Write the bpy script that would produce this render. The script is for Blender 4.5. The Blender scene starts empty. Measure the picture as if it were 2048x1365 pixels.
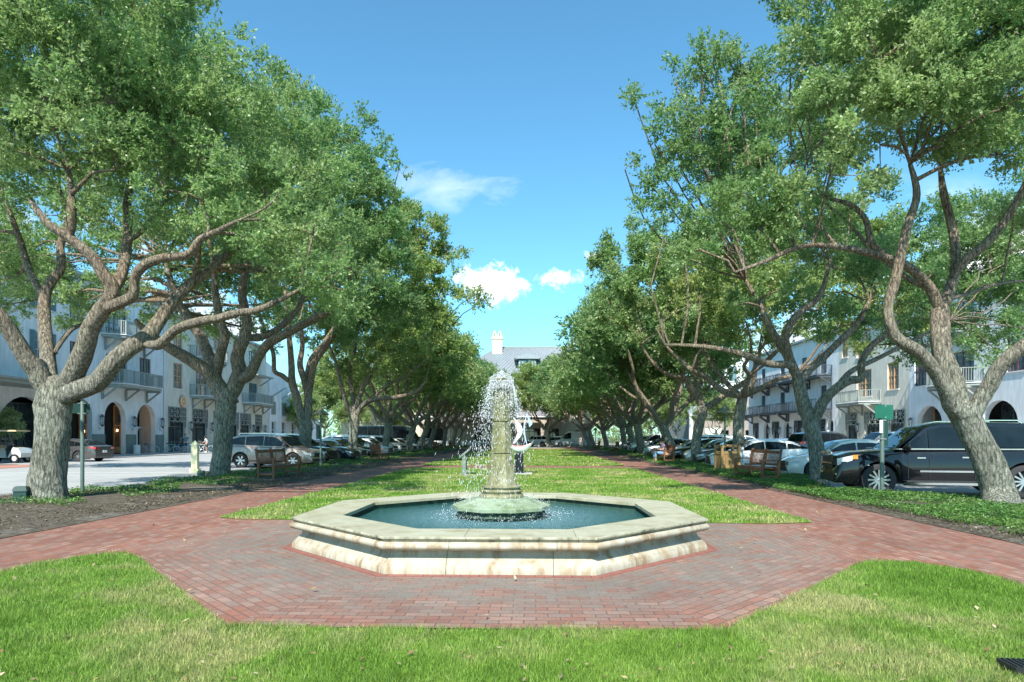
import bpy, math, random
import numpy as np
from mathutils import Vector, Matrix
R = math.radians
PI = math.pi
rnd = random.Random(7)
scene = bpy.context.scene
col = scene.collection

# ---------------------------------------------------------------- camera
CAMZ, F, HY = 1.5, 1270.0, 876.0
cd = bpy.data.cameras.new('camera')
cd.sensor_width = 36.0
cd.lens = 36.0 * F / 2048.0
cd.shift_y = (HY - 682.5) / 2048.0
cd.clip_start = 0.05
cd.clip_end = 6000
cam = bpy.data.objects.new('camera', cd)
cam.location = (0, 0, CAMZ)
cam.rotation_euler = (R(90), 0, 0)
col.objects.link(cam)
scene.camera = cam

def G(px, py):
    """ground point measured on the photograph"""
    Y = F * CAMZ / (py - HY)
    return Vector(((px - 1024.0) / F * Y, Y, 0.0))
def P(px, py, Y):
    return Vector(((px - 1024.0) / F * Y, Y, CAMZ - (py - HY) / F * Y))

# ---------------------------------------------------------------- object helpers
def tag(o, label=None, cat=None, group=None, kind=None):
    if label: o['label'] = label
    if cat: o['category'] = cat
    if group: o['group'] = group
    if kind: o['kind'] = kind
    return o
def empty(name, loc=(0, 0, 0), rz=0.0, label=None, cat=None, group=None):
    o = bpy.data.objects.new(name, None)
    o.location = loc
    o.rotation_euler = (0, 0, rz)
    o.empty_display_size = 0.2
    col.objects.link(o)
    tag(o, label, cat, group)
    return o
def children(o): return [c for c in list(col.objects) if c.parent == o]
def copy_tree(o, parent=None):
    c = o.copy()
    col.objects.link(c)
    c.parent = parent
    for k in KIDS.get(o.name, []):
        copy_tree(k, c)
    return c
KIDS = {}
def link(o, parent=None):
    col.objects.link(o)
    if parent is not None:
        o.parent = parent
        KIDS.setdefault(parent.name, []).append(o)
    return o

class MB:
    def __init__(s, M=None):
        s.v = []; s.f = []; s.mi = []; s.uv = []; s.M = M or Matrix.Identity(4); s.cur = 0
    def pt(s, p):
        s.v.append(tuple(s.M @ Vector(p))); return len(s.v) - 1
    def face(s, idx, uv=None):
        s.f.append(tuple(idx)); s.mi.append(s.cur); s.uv.append(uv)
    def poly(s, pts, uv=None):
        s.face([s.pt(p) for p in pts], uv)
    def box(s, c, d, rz=0.0, taper=1.0):
        cx, cy, cz = c; hx, hy, hz = d[0] / 2, d[1] / 2, d[2] / 2
        ca, sa = math.cos(rz), math.sin(rz)
        ix = []
        for z, t in ((-hz, 1), (hz, taper)):
            for x, y in ((-hx, -hy), (hx, -hy), (hx, hy), (-hx, hy)):
                x *= t; y *= t
                ix.append(s.pt((cx + x * ca - y * sa, cy + x * sa + y * ca, cz + z)))
        for q in ((3, 2, 1, 0), (4, 5, 6, 7), (0, 1, 5, 4), (1, 2, 6, 5), (2, 3, 7, 6), (3, 0, 4, 7)):
            s.face([ix[k] for k in q])
        return s
    def beam(s, a, b, w, h=None):
        """square bar from a to b"""
        h = h or w
        a = Vector(a); b = Vector(b); d = (b - a).normalized()
        up = Vector((0, 0, 1)) if abs(d.z) < 0.95 else Vector((1, 0, 0))
        x = d.cross(up).normalized() * (w / 2); y = x.cross(d).normalized() * (h / 2)
        ix = [s.pt(p + q) for p in (a, b) for q in (-x - y, x - y, x + y, -x + y)]
        for q in ((3, 2, 1, 0), (4, 5, 6, 7), (0, 1, 5, 4), (1, 2, 6, 5), (2, 3, 7, 6), (3, 0, 4, 7)):
            s.face([ix[k] for k in q])
        return s
    def prism(s, pts, axis_vec):
        """closed polygon pts (3D) swept by axis_vec"""
        n = len(pts); a = [s.pt(p) for p in pts]; b = [s.pt(Vector(p) + Vector(axis_vec)) for p in pts]
        s.face(a[::-1]); s.face(b)
        for i in range(n):
            j = (i + 1) % n
            s.face((a[i], a[j], b[j], b[i]))
        return s
    def lathe(s, prof, n=24, c=(0, 0, 0), ph=0.0, cap=True, sx=1, sy=1):
        rings = []
        for r, z in prof:
            rings.append([s.pt((c[0] + sx * r * math.cos(ph + 2 * PI * k / n), c[1] + sy * r * math.sin(ph + 2 * PI * k / n), c[2] + z)) for k in range(n)])
        for a, b in zip(rings, rings[1:]):
            for k in range(n):
                j = (k + 1) % n
                s.face((a[k], a[j], b[j], b[k]))
        if cap:
            s.face(rings[0][::-1]); s.face(rings[-1])
        return s
    def tube(s, pts, rad, n=8, cap=True, wob=0.0):
        pts = [Vector(p) for p in pts]
        if not hasattr(rad, '__len__'): rad = [rad] * len(pts)
        rings = []; prev = None
        for i, p in enumerate(pts):
            d = (pts[min(i + 1, len(pts) - 1)] - pts[max(i - 1, 0)])
            if d.length < 1e-7: d = Vector((0, 0, 1))
            d.normalize()
            if prev is None:
                u = d.cross(Vector((0, 1, 0)) if abs(d.y) < .9 else Vector((1, 0, 0))).normalized()
            else:
                u = (prev - d * prev.dot(d)).normalized()
            prev = u; w = d.cross(u)
            ring = []
            for k in range(n):
                a = 2 * PI * k / n
                rr = rad[i] * (1 + (wob * (math.sin(3 * a + p.z * 2.1 + p.x) * .6 + math.sin(5 * a - p.z * 3.7) * .4) if wob else 0))
                ring.append(s.pt(p + (u * math.cos(a) + w * math.sin(a)) * rr))
            rings.append(ring)
        for a, b in zip(rings, rings[1:]):
            for k in range(n):
                j = (k + 1) % n
                s.face((a[k], a[j], b[j], b[k]))
        if cap:
            s.face(rings[0][::-1]); s.face(rings[-1])
        return s
    def mesh(s, name, mats, smooth=None):
        me = bpy.data.meshes.new(name)
        me.from_pydata(s.v, [], s.f)
        if not isinstance(mats, (list, tuple)): mats = [mats]
        for m in mats: me.materials.append(m)
        if len(mats) > 1: me.polygons.foreach_set('material_index', s.mi)
        if any(u is not None for u in s.uv):
            l = me.uv_layers.new(name='UVMap'); k = 0
            for p, u in zip(me.polygons, s.uv):
                for q in range(p.loop_total):
                    if u is not None: l.data[p.loop_start + q].uv = u[q]
        me.validate(); me.update()
        if smooth is not None:
            me.polygons.foreach_set('use_smooth', [True] * len(me.polygons))
            if smooth < 180: me.set_sharp_from_angle(angle=R(smooth))
        return me
    def build(s, name, mats, parent=None, smooth=None, loc=None, rz=None):
        o = bpy.data.objects.new(name, s.mesh(name, mats, smooth))
        if loc is not None: o.location = loc
        if rz is not None: o.rotation_euler = (0, 0, rz)
        return link(o, parent)

def np_mesh(name, verts, faces, mat, k=4):
    me = bpy.data.meshes.new(name)
    nv, nf = len(verts), len(faces)
    me.vertices.add(nv); me.vertices.foreach_set('co', np.ascontiguousarray(verts, dtype=np.float32).ravel())
    me.loops.add(nf * k); me.loops.foreach_set('vertex_index', np.ascontiguousarray(faces, dtype=np.int32).ravel())
    me.polygons.add(nf)
    me.polygons.foreach_set('loop_start', np.arange(0, nf * k, k, dtype=np.int32))
    me.polygons.foreach_set('loop_total', np.full(nf, k, dtype=np.int32))
    me.materials.append(mat)
    me.update(calc_edges=True)
    return me

# ---------------------------------------------------------------- materials
def newmat(name):
    m = bpy.data.materials.new(name); m.use_nodes = True
    nt = m.node_tree
    return m, nt, nt.nodes['Principled BSDF'], nt.nodes['Material Output']
def N(nt, t, **kw):
    n = nt.nodes.new(t)
    for k, v in kw.items():
        if k in n.inputs.keys() if hasattr(n.inputs, 'keys') else False: n.inputs[k].default_value = v
        else: setattr(n, k, v)
    return n
def setin(n, d):
    for k, v in d.items(): n.inputs[k].default_value = v
    return n
def c4(c): return (c[0], c[1], c[2], 1.0)
def ramp(nt, src, stops):
    r = nt.nodes.new('ShaderNodeValToRGB')
    e = r.color_ramp.elements
    while len(e) > 1: e.remove(e[-1])
    e[0].position = stops[0][0]; e[0].color = c4(stops[0][1])
    for p, c in stops[1:]:
        x = e.new(p); x.color = c4(c)
    nt.links.new(src, r.inputs[0])
    return r.outputs[0]
def g3(v): return (v, v, v)
def noise(nt, scale, detail=4, rough=.6, vec=None, stretch=None, coord='Object'):
    if vec is None:
        tc = nt.nodes.new('ShaderNodeTexCoord'); vec = tc.outputs[coord]
    if stretch:
        mp = nt.nodes.new('ShaderNodeMapping'); mp.inputs['Scale'].default_value = stretch
        nt.links.new(vec, mp.inputs['Vector']); vec = mp.outputs[0]
    n = nt.nodes.new('ShaderNodeTexNoise')
    setin(n, {'Scale': scale, 'Detail': detail, 'Roughness': rough})
    nt.links.new(vec, n.inputs['Vector'])
    return n.outputs['Fac']
def mix(nt, fac, a, b, mode='MIX'):
    m = nt.nodes.new('ShaderNodeMix'); m.data_type = 'RGBA'; m.blend_type = mode
    for s, i in ((fac, 0), (a, 6), (b, 7)):
        if isinstance(s, (int, float)): m.inputs[i].default_value = s
        elif isinstance(s, (tuple, list)): m.inputs[i].default_value = c4(s)
        else: nt.links.new(s, m.inputs[i])
    return m.outputs[2]
def bump(nt, bs, h, strength=.3, dist=.02):
    b = nt.nodes.new('ShaderNodeBump'); setin(b, {'Strength': strength, 'Distance': dist})
    nt.links.new(h, b.inputs['Height']); nt.links.new(b.outputs[0], bs.inputs['Normal'])
    return b
MATS = {}
def plain(name, c, rough=.6, var=.12, scale=6, metal=0.0, bmp=0.0, coat=0.0, spec=.5):
    if name in MATS: return MATS[name]
    m, nt, bs, out = newmat(name)
    n = noise(nt, scale, 5)
    lo = tuple(x * (1 - var) for x in c); hi = tuple(min(1, x * (1 + var)) for x in c)
    nt.links.new(ramp(nt, n, [(.3, lo), (.7, hi)]), bs.inputs['Base Color'])
    setin(bs, {'Roughness': rough, 'Metallic': metal, 'Coat Weight': coat, 'Coat Roughness': .05, 'Specular IOR Level': spec})
    if bmp: bump(nt, bs, noise(nt, scale * 6, 4), bmp, .01)
    MATS[name] = m
    return m
def stucco(name, c):
    if name in MATS: return MATS[name]
    m, nt, bs, out = newmat(name)
    a = noise(nt, .35, 5); b = noise(nt, 3, 6, stretch=(1, 1, .25))
    base = ramp(nt, a, [(.3, tuple(x * .93 for x in c)), (.7, c)])
    f = ramp(nt, b, [(.42, g3(.86)), (.62, g3(1))])
    nt.links.new(mix(nt, 1.0, base, f, 'MULTIPLY'), bs.inputs['Base Color'])
    setin(bs, {'Roughness': .85}); bump(nt, bs, noise(nt, 60, 3), .15, .005)
    MATS[name] = m
    return m
def wood(name, c, var=.35):
    if name in MATS: return MATS[name]
    m, nt, bs, out = newmat(name)
    n = noise(nt, 5, 6, .65, stretch=(3, 3, .5)); n2 = noise(nt, 1.7, 2)
    a = ramp(nt, n, [(.3, tuple(x * (1 - var) for x in c)), (.7, tuple(x * (1 + var) for x in c))])
    nt.links.new(mix(nt, 1.0, a, ramp(nt, n2, [(.35, g3(.8)), (.65, g3(1.1))]), 'MULTIPLY'), bs.inputs['Base Color'])
    setin(bs, {'Roughness': .6}); bump(nt, bs, n, .2, .004)
    MATS[name] = m
    return m
def paint(name, c, metal=.4):
    if name in MATS: return MATS[name]
    m, nt, bs, out = newmat(name)
    setin(bs, {'Base Color': c4(c), 'Roughness': .32, 'Metallic': metal, 'Coat Weight': 1.0, 'Coat Roughness': .03, 'Specular IOR Level': .1 if max(c) < .02 else .5})
    n = noise(nt, 9, 3); r = ramp(nt, n, [(.3, g3(.25)), (.8, g3(.42))])
    nt.links.new(r, bs.inputs['Roughness'])
    MATS[name] = m
    return m
def glassy(name, c=(.02, .03, .035), rough=.03):
    if name in MATS: return MATS[name]
    m, nt, bs, out = newmat(name)
    n = noise(nt, 1.5, 3)
    nt.links.new(ramp(nt, n, [(.3, tuple(x * .6 for x in c)), (.7, tuple(x * 1.6 for x in c))]), bs.inputs['Base Color'])
    setin(bs, {'Roughness': rough, 'Specular IOR Level': .8, 'IOR': 1.6})
    MATS[name] = m
    return m
def emis(name, c, s):
    if name in MATS: return MATS[name]
    m, nt, bs, out = newmat(name)
    setin(bs, {'Base Color': c4(c), 'Emission Color': c4(c), 'Emission Strength': s, 'Roughness': .5})
    MATS[name] = m
    return m

def leafmat(name, lo, hi, yel, dark=.55, sc=.45, rough=.44, spec=.55, trans=.5):
    m, nt, bs, out = newmat(name)
    geo = nt.nodes.new('ShaderNodeNewGeometry')
    isl = geo.outputs['Random Per Island']
    base = ramp(nt, isl, [(0, lo), (.55, hi), (.86, tuple(x * 1.25 for x in hi)), (1.0, yel)])
    cl = noise(nt, sc, 3, .6)
    base = mix(nt, ramp(nt, cl, [(.45, g3(0)), (.72, g3(.7))]), base, yel)
    cl2 = noise(nt, sc * 3.1, 2, .5)
    base = mix(nt, 1.0, base, ramp(nt, cl2, [(.35, g3(.72)), (.65, g3(1.15))]), 'MULTIPLY')
    nt.links.new(base, bs.inputs['Base Color'])
    setin(bs, {'Roughness': rough, 'Specular IOR Level': spec})
    tr = nt.nodes.new('ShaderNodeBsdfTranslucent')
    nt.links.new(mix(nt, .35, base, (.32, .58, .14)), tr.inputs['Color'])
    ms = nt.nodes.new('ShaderNodeMixShader'); ms.inputs[0].default_value = trans
    nt.links.new(bs.outputs[0], ms.inputs[1]); nt.links.new(tr.outputs[0], ms.inputs[2])
    nt.links.new(ms.outputs[0], out.inputs['Surface'])
    return m

def barkmat():
    m, nt, bs, out = newmat('bark')
    tc = nt.nodes.new('ShaderNodeTexCoord')
    nz = nt.nodes.new('ShaderNodeTexNoise'); setin(nz, {'Scale': 5.0, 'Detail': 5.0, 'Roughness': .7})
    nt.links.new(tc.outputs['Object'], nz.inputs['Vector'])
    add = nt.nodes.new('ShaderNodeVectorMath'); add.operation = 'MULTIPLY_ADD'
    nt.links.new(nz.outputs['Color'], add.inputs[0]); add.inputs[1].default_value = (.10, .10, .30)
    nt.links.new(tc.outputs['Object'], add.inputs[2])
    mp = nt.nodes.new('ShaderNodeMapping'); mp.inputs['Scale'].default_value = (1, 1, .20); nt.links.new(add.outputs[0], mp.inputs['Vector'])
    vo = nt.nodes.new('ShaderNodeTexVoronoi'); vo.feature = 'DISTANCE_TO_EDGE'; setin(vo, {'Scale': 17.0, 'Randomness': 1.0})
    nt.links.new(mp.outputs[0], vo.inputs['Vector'])
    ridge = nt.nodes.new('ShaderNodeTexNoise'); setin(ridge, {'Scale': 21.0, 'Detail': 6.0, 'Roughness': .75}); nt.links.new(mp.outputs[0], ridge.inputs['Vector'])
    fine = noise(nt, 70, 5, .75); big = noise(nt, 1.1, 4, .6); moss = noise(nt, 2.2, 6, .72)
    crack = mix(nt, .5, ramp(nt, vo.outputs['Distance'], [(0.0, g3(.05)), (.09, g3(.6)), (.28, g3(1.25))]), ramp(nt, ridge.outputs['Fac'], [(.38, g3(.10)), (.50, g3(.85)), (.62, g3(1.5))]))
    base = ramp(nt, big, [(.3, (.27, .22, .165)), (.5, (.38, .34, .285)), (.72, (.48, .47, .42))])
    base = mix(nt, ramp(nt, moss, [(.50, g3(0)), (.66, g3(.6))]), base, (.25, .30, .19))
    # lichen-grey lower trunk, browner limbs higher up
    sx_ = nt.nodes.new('ShaderNodeSeparateXYZ'); nt.links.new(tc.outputs['Object'], sx_.inputs[0])
    hz = nt.nodes.new('ShaderNodeMath'); hz.operation = 'MULTIPLY_ADD'; nt.links.new(big, hz.inputs[0]); hz.inputs[1].default_value = 3.0; nt.links.new(sx_.outputs['Z'], hz.inputs[2])
    hr = nt.nodes.new('ShaderNodeMapRange'); setin(hr, {'From Min': 3.6, 'From Max': 6.2}); nt.links.new(hz.outputs[0], hr.inputs[0])
    base = mix(nt, hr.outputs[0], mix(nt, .55, base, (.36, .40, .32)), mix(nt, .5, base, (.40, .27, .17)))
    base = mix(nt, 1.0, base, crack, 'MULTIPLY')
    base = mix(nt, 1.0, base, ramp(nt, fine, [(.3, g3(.7)), (.7, g3(1.25))]), 'MULTIPLY')
    nt.links.new(base, bs.inputs['Base Color'])
    setin(bs, {'Roughness': .92, 'Specular IOR Level': .2})
    h = mix(nt, .25, crack, fine)
    bump(nt, bs, h, 1.0, .05)
    return m
# ---------------------------------------------------------------- light and sky
SUN_EL, SUN_AZ = 46.0, 191.0      # azimuth clockwise from +Y: behind the camera and to the left
w = bpy.data.worlds.new('World'); scene.world = w; w.use_nodes = True
nt = w.node_tree; bg = nt.nodes['Background']
sky = nt.nodes.new('ShaderNodeTexSky'); sky.sky_type = 'NISHITA'; sky.sun_disc = False
sky.sun_elevation = R(SUN_EL); sky.sun_rotation = R(SUN_AZ)
sky.air_density = 1.0; sky.dust_density = .6; sky.ozone_density = 2.2; sky.altitude = 0
tc = nt.nodes.new('ShaderNodeTexCoord')
sep = nt.nodes.new('ShaderNodeSeparateXYZ'); nt.links.new(tc.outputs['Generated'], sep.inputs[0])
def M2(op, a, b=None, c=None):
    m = nt.nodes.new('ShaderNodeMath'); m.operation = op
    for i, s in enumerate((a, b, c)):
        if s is None: continue
        if isinstance(s, (int, float)): m.inputs[i].default_value = s
        else: nt.links.new(s, m.inputs[i])
    return m.outputs[0]
# azimuth-like coordinates x/y , z/y of a direction (clouds drift in the northern sky)
ymax = M2('MAXIMUM', sep.outputs['Y'], .05)
ax = M2('DIVIDE', sep.outputs['X'], ymax); az = M2('DIVIDE', sep.outputs['Z'], ymax)
comb = nt.nodes.new('ShaderNodeCombineXYZ'); nt.links.new(ax, comb.inputs[0]); nt.links.new(az, comb.inputs[1])
def cn(scale, detail, st=(1, 1, 1), rough=.6, dist=0.0):
    mp = nt.nodes.new('ShaderNodeMapping'); mp.inputs['Scale'].default_value = st
    nt.links.new(comb.outputs[0], mp.inputs['Vector'])
    n = nt.nodes.new('ShaderNodeTexNoise'); setin(n, {'Scale': scale, 'Detail': detail, 'Roughness': rough, 'Distortion': dist})
    nt.links.new(mp.outputs[0], n.inputs['Vector']); return n.outputs['Fac']
def blob(px, py, rx, ry, nz, amp, soft):
    cx, cz = (px - 1024) / F, (HY - py) / F
    dx = M2('DIVIDE', M2('SUBTRACT', ax, cx), rx / F); dz = M2('DIVIDE', M2('SUBTRACT', az, cz), ry / F)
    d = M2('SQRT', M2('ADD', M2('MULTIPLY', dx, dx), M2('MULTIPLY', dz, dz)))
    v = M2('SUBTRACT', M2('ADD', 1.0, M2('MULTIPLY', M2('SUBTRACT', nz, .5), amp)), d)
    m = nt.nodes.new('ShaderNodeMath'); m.operation = 'DIVIDE'; m.use_clamp = True
    nt.links.new(v, m.inputs[0]); m.inputs[1].default_value = soft
    return m.outputs[0]
puff = cn(48, 9, rough=.66, dist=.3); wisp = cn(9, 6, (1, 2.6, 1), .62, .6)
c1 = blob(990, 572, 72, 42, puff, 2.2, .5)
c1b = blob(955, 560, 48, 30, puff, 2.4, .6)
c2 = blob(1122, 560, 48, 19, puff, 3.6, 1.1)
c3 = blob(1195, 512, 24, 10, puff, 3.4, 1.1)
c4_ = M2('MULTIPLY', blob(895, 385, 130, 45, wisp, 3.2, 1.6), .40)
c5 = blob(2010, 520, 150, 90, puff, 1.6, .5)
c5b = blob(2060, 470, 110, 60, puff, 1.6, .5)
lowc = cn(5.0, 7, (1, 2.0, 1), .6)
mr = nt.nodes.new('ShaderNodeMapRange'); setin(mr, {'From Min': .50, 'From Max': .62}); nt.links.new(lowc, mr.inputs[0])
hm = nt.nodes.new('ShaderNodeMapRange'); setin(hm, {'From Min': .42, 'From Max': .22}); nt.links.new(az, hm.inputs[0])
# low fair-weather clouds stand to either side, behind the tree rows
sd = nt.nodes.new('ShaderNodeMapRange'); setin(sd, {'From Min': .30, 'From Max': .42}); nt.links.new(M2('ABSOLUTE', M2('SUBTRACT', ax, .02)), sd.inputs[0])
low = M2('MULTIPLY', M2('MULTIPLY', mr.outputs[0], hm.outputs[0]), sd.outputs[0])
tot = c1
for c in (c1b, c2, c3, c4_, c5, c5b, low): tot = M2('MAXIMUM', tot, c)
# cloud base slightly greyer than its sunlit top
shade = M2('ADD', M2('MULTIPLY', M2('SUBTRACT', az, (HY - 585) / F), 9.0), M2('ADD', cn(40, 6), -.02))
cc = ramp(nt, shade, [(.2, (2.8, 3.2, 3.5)), (.62, (4.9, 5.1, 5.1))])
skc = mix(nt, 1.0, sky.outputs[0], (.385, .68, .70), 'MULTIPLY')
fin = mix(nt, tot, skc, cc)
nt.links.new(fin, bg.inputs['Color'])
bg.inputs['Strength'].default_value = .142
sl = bpy.data.lights.new('sun', 'SUN'); sl.energy = 3.3; sl.angle = R(.5); sl.color = (1.0, .95, .86)
so = bpy.data.objects.new('sun', sl); col.objects.link(so)
# direction to the sun
a = R(SUN_AZ); sd_ = Vector((math.sin(a) * math.cos(R(SUN_EL)), math.cos(a) * math.cos(R(SUN_EL)), math.sin(R(SUN_EL))))
so.rotation_euler = sd_.to_track_quat('Z', 'Y').to_euler(); so.location = sd_ * 50
vs = scene.view_settings; vs.view_transform = 'Standard'; vs.look = 'None'; vs.gamma = 1; vs.exposure = 1.38
cy = scene.cycles
cy.max_bounces = 6; cy.diffuse_bounces = 4; cy.glossy_bounces = 3; cy.transmission_bounces = 4; cy.transparent_max_bounces = 6
cy.use_denoising = True
cy.sample_clamp_indirect = 6
cy.caustics_reflective = False; cy.caustics_refractive = False

# ---------------------------------------------------------------- park frame
TH = R(-1.75)
AX = Vector((-.45, 0, 0)); DU = Vector((math.cos(TH), math.sin(TH), 0)); DV = Vector((-math.sin(TH), math.cos(TH), 0))
def U(u, v, z=0.0):
    return AX + DU * u + DV * v + Vector((0, 0, z))
FC = Vector((-.16, 9.67, 0))       # fountain centre

def sheet(name, polys, mat, z, label=None, uvs=None):
    b = MB()
    for p in polys:
        b.poly([(q[0], q[1], z) for q in p])
    o = b.build(name, mat)
    tag(o, kind='structure')
    return o

# paving / road materials ------------------------------------------------
def asphalt():
    m, nt, bs, out = newmat('asphalt')
    n = noise(nt, .25, 5); f = noise(nt, 55, 4, .8); st = noise(nt, 1.2, 5, .7)
    a = ramp(nt, n, [(.3, (.34, .345, .345)), (.7, (.42, .425, .42))])
    a = mix(nt, 1.0, a, ramp(nt, f, [(.3, g3(.7)), (.7, g3(1.2))]), 'MULTIPLY')
    a = mix(nt, 1.0, a, ramp(nt, st, [(.35, g3(.86)), (.6, g3(1))]), 'MULTIPLY')
    nt.links.new(a, bs.inputs['Base Color']); setin(bs, {'Roughness': .85}); bump(nt, bs, f, .3, .006)
    return m
BR = [(0, (.225, .092, .060)), (.3, (.27, .11, .072)), (.55, (.30, .142, .098)), (.78, (.24, .142, .108)), (1, (.34, .19, .14))]
def brickmat(name, c1, c2, mortar, w=.2, h=.1, uv=True, stain=None, rotz=0.0, gap=.006, var=.25, tones=None):
    m, nt, bs, out = newmat(name)
    tc = nt.nodes.new('ShaderNodeTexCoord')
    mp = nt.nodes.new('ShaderNodeMapping'); mp.inputs['Rotation'].default_value = (0, 0, rotz)
    nt.links.new(tc.outputs['UV' if uv else 'Object'], mp.inputs['Vector'])
    # small warp so that courses are not ruler straight
    nz = nt.nodes.new('ShaderNodeTexNoise'); setin(nz, {'Scale': 4.0, 'Detail': 2.0}); nt.links.new(mp.outputs[0], nz.inputs['Vector'])
    va = nt.nodes.new('ShaderNodeVectorMath'); va.operation = 'MULTIPLY_ADD'
    nt.links.new(nz.outputs['Color'], va.inputs[0]); va.inputs[1].default_value = (.014, .014, 0); nt.links.new(mp.outputs[0], va.inputs[2])
    br = nt.nodes.new('ShaderNodeTexBrick')
    setin(br, {'Scale': 1.0, 'Mortar Size': gap, 'Mortar Smooth': .3, 'Bias': 0.0, 'Brick Width': w, 'Row Height': h,
               'Color1': c4(c1) if not tones else (0, 0, 0, 1), 'Color2': c4(c2) if not tones else (1, 1, 1, 1), 'Mortar': c4(mortar)})
    nt.links.new(va.outputs[0], br.inputs['Vector'])
    fine = noise(nt, 45, 4, .7); big = noise(nt, .6, 4); md = noise(nt, 3.2, 4)
    base = br.outputs['Color']
    if tones:
        base = mix(nt, br.outputs['Fac'], ramp(nt, br.outputs['Color'], [(p, tuple(x * tones for x in c)) for p, c in BR]), mortar)
    bcol = base
    if stain:
        geo = nt.nodes.new('ShaderNodeNewGeometry')
        vd = nt.nodes.new('ShaderNodeVectorMath'); vd.operation = 'DISTANCE'
        nt.links.new(geo.outputs['Position'], vd.inputs[0]); vd.inputs[1].default_value = (FC.x, FC.y, 0)
        mr = nt.nodes.new('ShaderNodeMapRange'); setin(mr, {'From Min': 5.0, 'From Max': 3.7, 'To Min': 0, 'To Max': 1})
        nt.links.new(vd.outputs['Value'], mr.inputs[0])
        mm = nt.nodes.new('ShaderNodeMath'); mm.operation = 'MULTIPLY'; mm.use_clamp = True
        nt.links.new(mr.outputs[0], mm.inputs[0])
        nt.links.new(ramp(nt, md, [(.36, g3(.25)), (.56, g3(1.0))]), mm.inputs[1])
        # per-brick greyness
        base = mix(nt, mm.outputs[0], base, mix(nt, .78, bcol, (.20, .185, .165)))
        base = mix(nt, mm.outputs[0], base, mix(nt, 1.0, base, (.93, .94, .90), 'MULTIPLY'))
    base = mix(nt, 1.0, base, ramp(nt, fine, [(.3, g3(1 - var)), (.7, g3(1 + var * .6))]), 'MULTIPLY')
    base = mix(nt, 1.0, base, ramp(nt, big, [(.35, g3(.85)), (.65, g3(1.08))]), 'MULTIPLY')
    nt.links.new(base, bs.inputs['Base Color']); setin(bs, {'Roughness': .8})
    h_ = mix(nt, .75, fine, ramp(nt, br.outputs['Fac'], [(0, g3(1)), (1, g3(0))]))
    bump(nt, bs, h_, .5, .008)
    return m
RED1, RED2, MOR = (.25, .10, .072), (.29, .165, .13), (.10, .06, .05)
m_plaza = brickmat('plaza brick', RED1, RED2, MOR, stain=True, tones=1.0)
m_path = brickmat('path brick', (.215, .085, .07), (.255, .13, .11), (.13, .075, .065), tones=.9)
m_edge = brickmat('edge brick', (.30, .115, .085), (.26, .10, .08), MOR, w=.2, h=.1)
m_paver = brickmat('grey pavers', (.25, .25, .245), (.33, .325, .315), (.15, .15, .145), w=.24, h=.12, uv=False)
m_asph = asphalt()
def soilmat(name, a, b, c):
    m, nt, bs, out = newmat(name)
    n = noise(nt, 9, 7, .75); n2 = noise(nt, .8, 4)
    x = ramp(nt, n, [(.3, a), (.5, b), (.68, c)])
    x = mix(nt, ramp(nt, n2, [(.56, g3(0)), (.78, g3(.6))]), x, (.34, .32, .29))
    nt.links.new(x, bs.inputs['Base Color']); setin(bs, {'Roughness': .95}); bump(nt, bs, n, .8, .03)
    return m
m_soil = soilmat('soil and mulch', (.028, .023, .016), (.07, .055, .038), (.17, .14, .10))
def grassmat():
    m, nt, bs, out = newmat('lawn turf')
    n = noise(nt, .55, 5, .65); f = noise(nt, 30, 5, .8)
    a = ramp(nt, n, [(.35, (.09, .19, .02)), (.50, (.16, .26, .035)), (.64, (.30, .31, .10))])
    a = mix(nt, 1.0, a, ramp(nt, f, [(.3, g3(.6)), (.7, g3(1.25))]), 'MULTIPLY')
    nt.links.new(a, bs.inputs['Base Color']); setin(bs, {'Roughness': .9, 'Specular IOR Level': .2}); bump(nt, bs, f, .8, .02)
    return m
m_turf = grassmat()

# one ground sheet to the horizon
b = MB(); b.poly([(-900, -300, -.06), (900, -300, -.06), (900, 1500, -.06), (-900, 1500, -.06)])
tag(b.build('ground', m_paver), kind='structure')
# road on the left
sheet('road', [[(-40, -10), (-9, -10), (-10.5, 30), (-10.5, 200), (-29.5, 200), (-29.5, 45), (-40, 45)]], m_asph, -.02)
m_conc = stucco('pale concrete', (.42, .41, .39))
b = MB(); b.box((-32.2, 122, -.0), (5.4, 154, .1)); tag(b.build('pavement', m_conc), kind='structure')
b = MB(); b.box((34.4, 95, -.0), (4.6, 170, .1)); tag(b.build('pavement', m_conc), kind='structure')
m_line = plain('white road paint', (.75, .76, .76), .7, .1, 9)
b = MB()
for a1, a2, w_ in (((-26.5, 27.6), (-10.9, 27.6), .16), ((-14.2, 27.9), (-11.2, 29.4), .14), ((-11.2, 27.9), (-14.0, 29.4), .14), ((-26.5, 27.6), (-24.5, 30.4), .14)):
    a_ = Vector((a1[0], a1[1], -.012)); c_ = Vector((a2[0], a2[1], -.012)); d = (c_ - a_).normalized(); s = Vector((-d.y, d.x, 0)) * w_ / 2
    b.poly([a_ - s, c_ - s, c_ + s, a_ + s])
for k in range(14):
    y = 33 + k * 5.4
    b.poly([(-17.4, y, -.012), (-12.0, y + 1.5, -.012), (-12.0, y + 1.62, -.012), (-17.4, y + .12, -.012)])
    b.poly([(12.2, y - 6 + 1.5, -.048), (17.4, y - 6, -.048), (17.4, y - 5.88, -.048), (12.2, y - 6 + 1.62, -.048)])
tag(b.build('road_marking', m_line), kind='structure')
m_redroad = brickmat('crossing brick', (.42, .17, .12), (.5, .25, .19), (.25, .14, .1), uv=False)
sheet('brick_crossing', [[(-60, 29.0), (-25.4, 29.0), (-24.6, 35.6), (-60, 35.6)]], m_redroad, -.008)

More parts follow.
